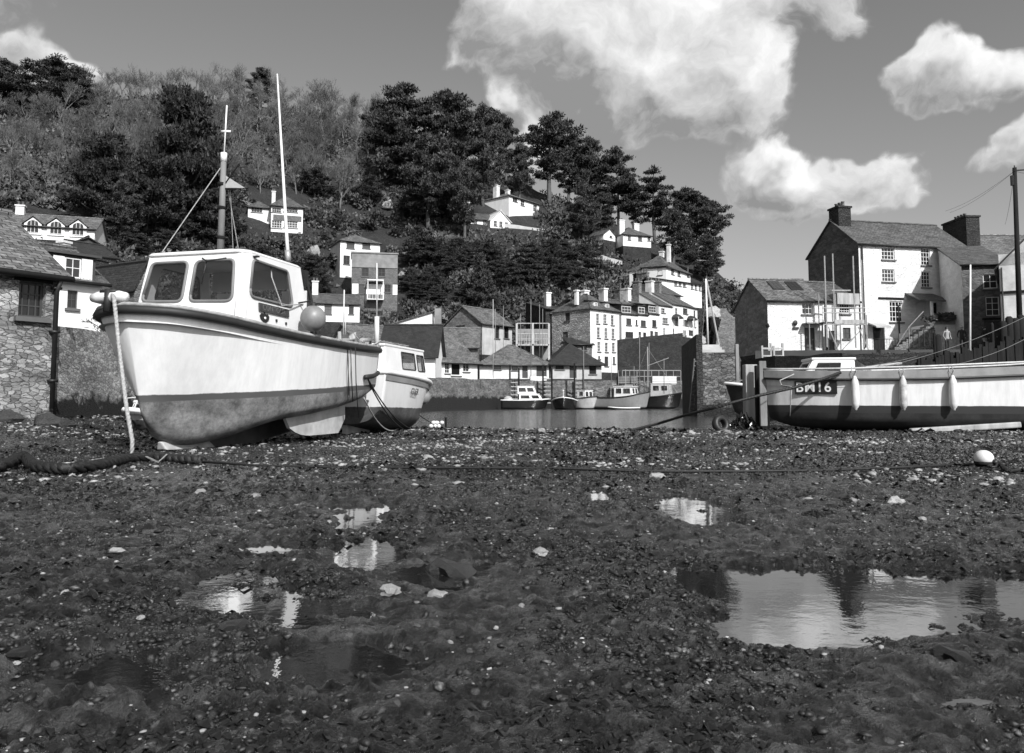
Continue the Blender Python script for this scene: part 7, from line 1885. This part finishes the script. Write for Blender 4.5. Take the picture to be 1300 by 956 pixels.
# wooden bench-like trestles on the quay above the boat
for px, lab in ((973, 'pale wooden trestle at the foot of the brown gable'), (988, 'second wooden trestle standing right of the pale one')):
    e = empty('trestle', (at(px, 446, 43.5).x, 43.5, zq), .2, lab, 'trestle')
    b = MB(); b.box(-.3, .3, -.05, .05, .75, .85); b.box(-.3, .3, -.05, .05, .35, .43); b.build('rail', MAT['wood_pale'], e)
    for s in (-.27, .27): b = MB(); b.box(s-.05, s+.05, -.045, .045, -.02, .95 if s < 0 else 1.1); b.build('leg', MAT['wood_pale'], e)
# slanting tarred stockade and posts at the far right
STK = -.6
est = empty('tarred_stockade', (at(1180, 470, 33).x, 33, STK), 0, 'low black tarred timber stockade rising towards the right edge', 'fence')
r6_ = random.Random(6)
b = MB(); x0_ = at(1165, 470, 33).x-est.location.x; x1_ = at(1330, 470, 33).x-est.location.x; n = 44
for i in range(n):
    t_ = i/n; x = x0_+(x1_-x0_)*t_; top = (Zp(458, 33)+(Zp(420, 33)-Zp(458, 33))*t_)-STK+r6_.uniform(-.14, .14)+.12*math.sin(i*.9)
    b.box(x, x+(x1_-x0_)/n*.985, -.06+r6_.uniform(-.03, .03), .06, -.3, max(.1, top))
b.build('boards', MAT['wood_dark'], est)
b = MB(); b.tube([(x0_, .12, Zp(462, 33)-STK), (x1_, .12, Zp(430, 33)-STK)], .06, 5); b.build('rail', MAT['wood_dark'], est)
for i, (px, yt, lab) in enumerate([(1284, 404, 'dark upright post of the stockade with a round top'), (1292, 406, 'tall dark post just left of the telegraph pole'), (1276, 410, 'dark post left of the round-topped one'), (1262, 412, 'slender dark post below the white gabled house'), (1192, 427, 'squat dark timber post beside the quay railing'), (1188, 424, 'thin dark post beside the squat timber post'), (1299, 402, 'tall dark post at the very right edge')]):
    p = at(px, 470, 34); b = MB(); ht = at(px, yt, 34).z-STK; w = .16 if i not in (5, 3) else .07
    b.tube([(0, 0, 0), (0, 0, ht), (0, 0, ht+.08)], [w, w*.95, w*.5], 8); o = b.build('timber_post', MAT['wood_dark'], None, True, label=lab, cat='post'); o.location = (p.x, 34, STK)
for i, (a_, b_, sag, lab) in enumerate([((1110, 468, 26), (1310, 398, 27), .2, 'upper pale mooring line slanting up to the right above the long boat'), ((1090, 466, 25), (1165, 452, 31), .05, 'short pale line running up to the railing posts'), ((1150, 470, 24), (1320, 420, 25), .3, 'lowest slanting mooring line above the long boat')]):
    rope(catenary(at(*a_), at(*b_), sag), .008, m_plain('grey_line', .16, .8, .3), lab, twist=False)
b = MB(); p = at(1128, 463, 27); o = empty('spar', p, 0, 'pale round spar lying above the long boat gunwale', 'spar'); b.tube([(-1.2, 0, -.16), (0, 0, 0), (.45, 0, .05)], .045, 7); b.build('shaft', MAT['wood_pale'], o)

# ================================================================== far quay furniture
for px, yt, D, lab in [(653, 470, 75, 'pair of dark timber posts with rungs left of the cabin cruiser'), (695, 470, 76, 'dark timber ladder on the quay wall right of the cabin cruiser'), (735, 468, 77, 'dark timber ladder on the quay wall behind the two-window boat')]:
    e = empty('quay_ladder', (at(px, 500, D-1.0).x, D-1.0, SEA), 0, lab, 'ladder'); ht = Zp(yt, D-1)-SEA
    for s in (-.42, .42): b = MB(); b.box(s-.08, s+.08, -.1, .1, -.5, ht+(.5 if s < 0 else .2)); b.build('post', MAT['wood_dark'], e)
    b = MB()
    for i in range(7): b.box(-.34, .34, -.06, .06, .5+i*.38, .58+i*.38)
    b.build('rungs', MAT['wood_pale'], e)
masts = [(626, 380, 480, 66), (629, 392, 470, 80), (639, 388, 470, 80), (661, 398, 462, 81), (674, 380, 478, 70), (685, 386, 462, 82), (689, 392, 462, 82), (741, 440, 500, 72), (776, 452, 490, 76), (812, 425, 505, 74), (824, 435, 505, 70), (843, 455, 500, 72), (785, 470, 505, 73), (805, 465, 500, 74)]
labs = ['thin tall mast rising left of the wooden boathouse front', 'thin mast just right of the tall one by the boathouse', 'third thin mast beside the boathouse', 'thin pole above the patchy white quay cottage', 'tall pole between the quay cottages and the drying balcony', 'thin pole rising from the drying balcony', 'shorter thin pole right of the drying balcony one',
        'grey mast of the two-window boat against the dark roofed cottage', 'short post at the corner of the four-storey house', 'thin mast before the retaining wall, left one', 'slanting-yard mast before the retaining wall', 'short post rising from the black trawler', 'dark post at the quay edge under the four-storey house', 'dark post between the grey boat and the retaining wall']
for (px, yt, yb, D), lab in zip(masts, labs):
    pole(lab, px, yt, yb, D, .035, MAT['wood'] if D > 69 else MAT['offwhite'], 'mast_pole', 'mast')
# drying balcony
eb = empty('drying_balcony', (at(656, 440, 83).x, 83, 2.2), 0, 'white-railed open balcony on posts between boathouse and four-storey house', 'balcony')
W_ = at(697, 440, 83).x-at(656, 440, 83).x; zf = Zp(437, 83)-2.2
b = MB(); b.box(0, W_, -.1, 3, zf-.15, zf); b.build('floor', MAT['wood_pale'], eb)
b = MB()
for i in range(14): b.tube([(W_*i/13, -.05, zf), (W_*i/13, -.05, zf+1.1)], .03, 4)
b.tube([(0, -.05, zf+1.1), (W_, -.05, zf+1.1)], .05, 5); b.tube([(0, -.05, zf+.55), (W_, -.05, zf+.55)], .03, 5); b.tube([(0, -.05, zf+2.2), (W_, -.05, zf+2.2)], .05, 5); b.build('railing', MAT['offwhite'], eb)
for i in range(5): b = MB(); b.box(W_*i/4-.1, W_*i/4+.1, -.1, .1, 0, zf-.152 if i % 2 else zf+2.2); b.build('post', MAT['wood_dark'] if i % 2 else MAT['offwhite'], eb)
b = MB(); b.box(0, W_, 2.0, 2.2, 0, zf+1.8); b.build('back_wall', MAT['grey_render'], eb)
# railings along the far quay in front of the retaining wall
er = empty('quayside_railing', (at(790, 470, 80).x, 80, 2.4), .05, 'white and grey railings along the quay below the retaining wall', 'railing')
W_ = at(865, 470, 80).x-at(790, 470, 80).x; b = MB()
for i in range(9): b.tube([(W_*i/8, 0, 0), (W_*i/8, 0, 1.3)], .04, 4)
b.tube([(0, 0, 1.3), (W_, 0, 1.3)], .05, 4); b.tube([(0, 0, .7), (W_, 0, .7)], .04, 4); b.build('rails', MAT['steel'], er)
for px, lab, w in [(795, 'dark crate stack on the quay below the white terrace', .9), (842, 'pale board fence section by the black trawler', 1.2), (683, 'white tarpaulin-covered heap before the quay cottage doors', .8)]:
    e = empty('quay_crate', (at(px, 478, 78).x, 78, 2.5), .1, lab, 'crate'); b = MB(); b.box(-w, w, -.4, .4, -.3, .55); b.build('crate_body', MAT['wood_dark'] if px == 795 else MAT['offwhite'], e, bevel=.05)
    b = MB(); 
    for i in range(4): b.box(-w-.02, w+.02, -.43, -.405, -.15+i*.18, -.03+i*.18)
    b.build('slat', MAT['wood'] if px == 795 else MAT['tin'], e)
# path climbing behind the pier
b = MB(); pts = [(918, 438), (920, 420), (924, 405), (915, 398), (911, 390)]
P = [at(px, py, 100+i*5) for i, (px, py) in enumerate(pts)]
for i in range(len(P)-1):
    for k in range(4):
        p = P[i].lerp(P[i+1], k/4); b.box(p.x-1.1, p.x+1.1, p.y-.6, p.y+1.2, p.z-2.5, p.z)
b.build('hill_path', MAT['stone_mid'], kind='structure')
for px, py, w, lab in [(905, 398, 1.2, 'pale rock beside the climbing path'), (889, 433, .9, 'pale rough ground rock below the last terrace house')]:
    p = at(px, py, 100); o = bpy.data.objects.new('rock_outcrop', stone_l[2]); COL.objects.link(o); o.location = p; o.scale = (w, w*.6, w*1.4); tag(o, lab, 'rock')
for i in range(46):       # bushes round the seaward foot
    px = rnd.uniform(872, 985); py = rnd.uniform(355+max(0, px-900)*.9, 436)
    put_bush(px, py, rnd.uniform(12, 26), rnd.random() < .4)
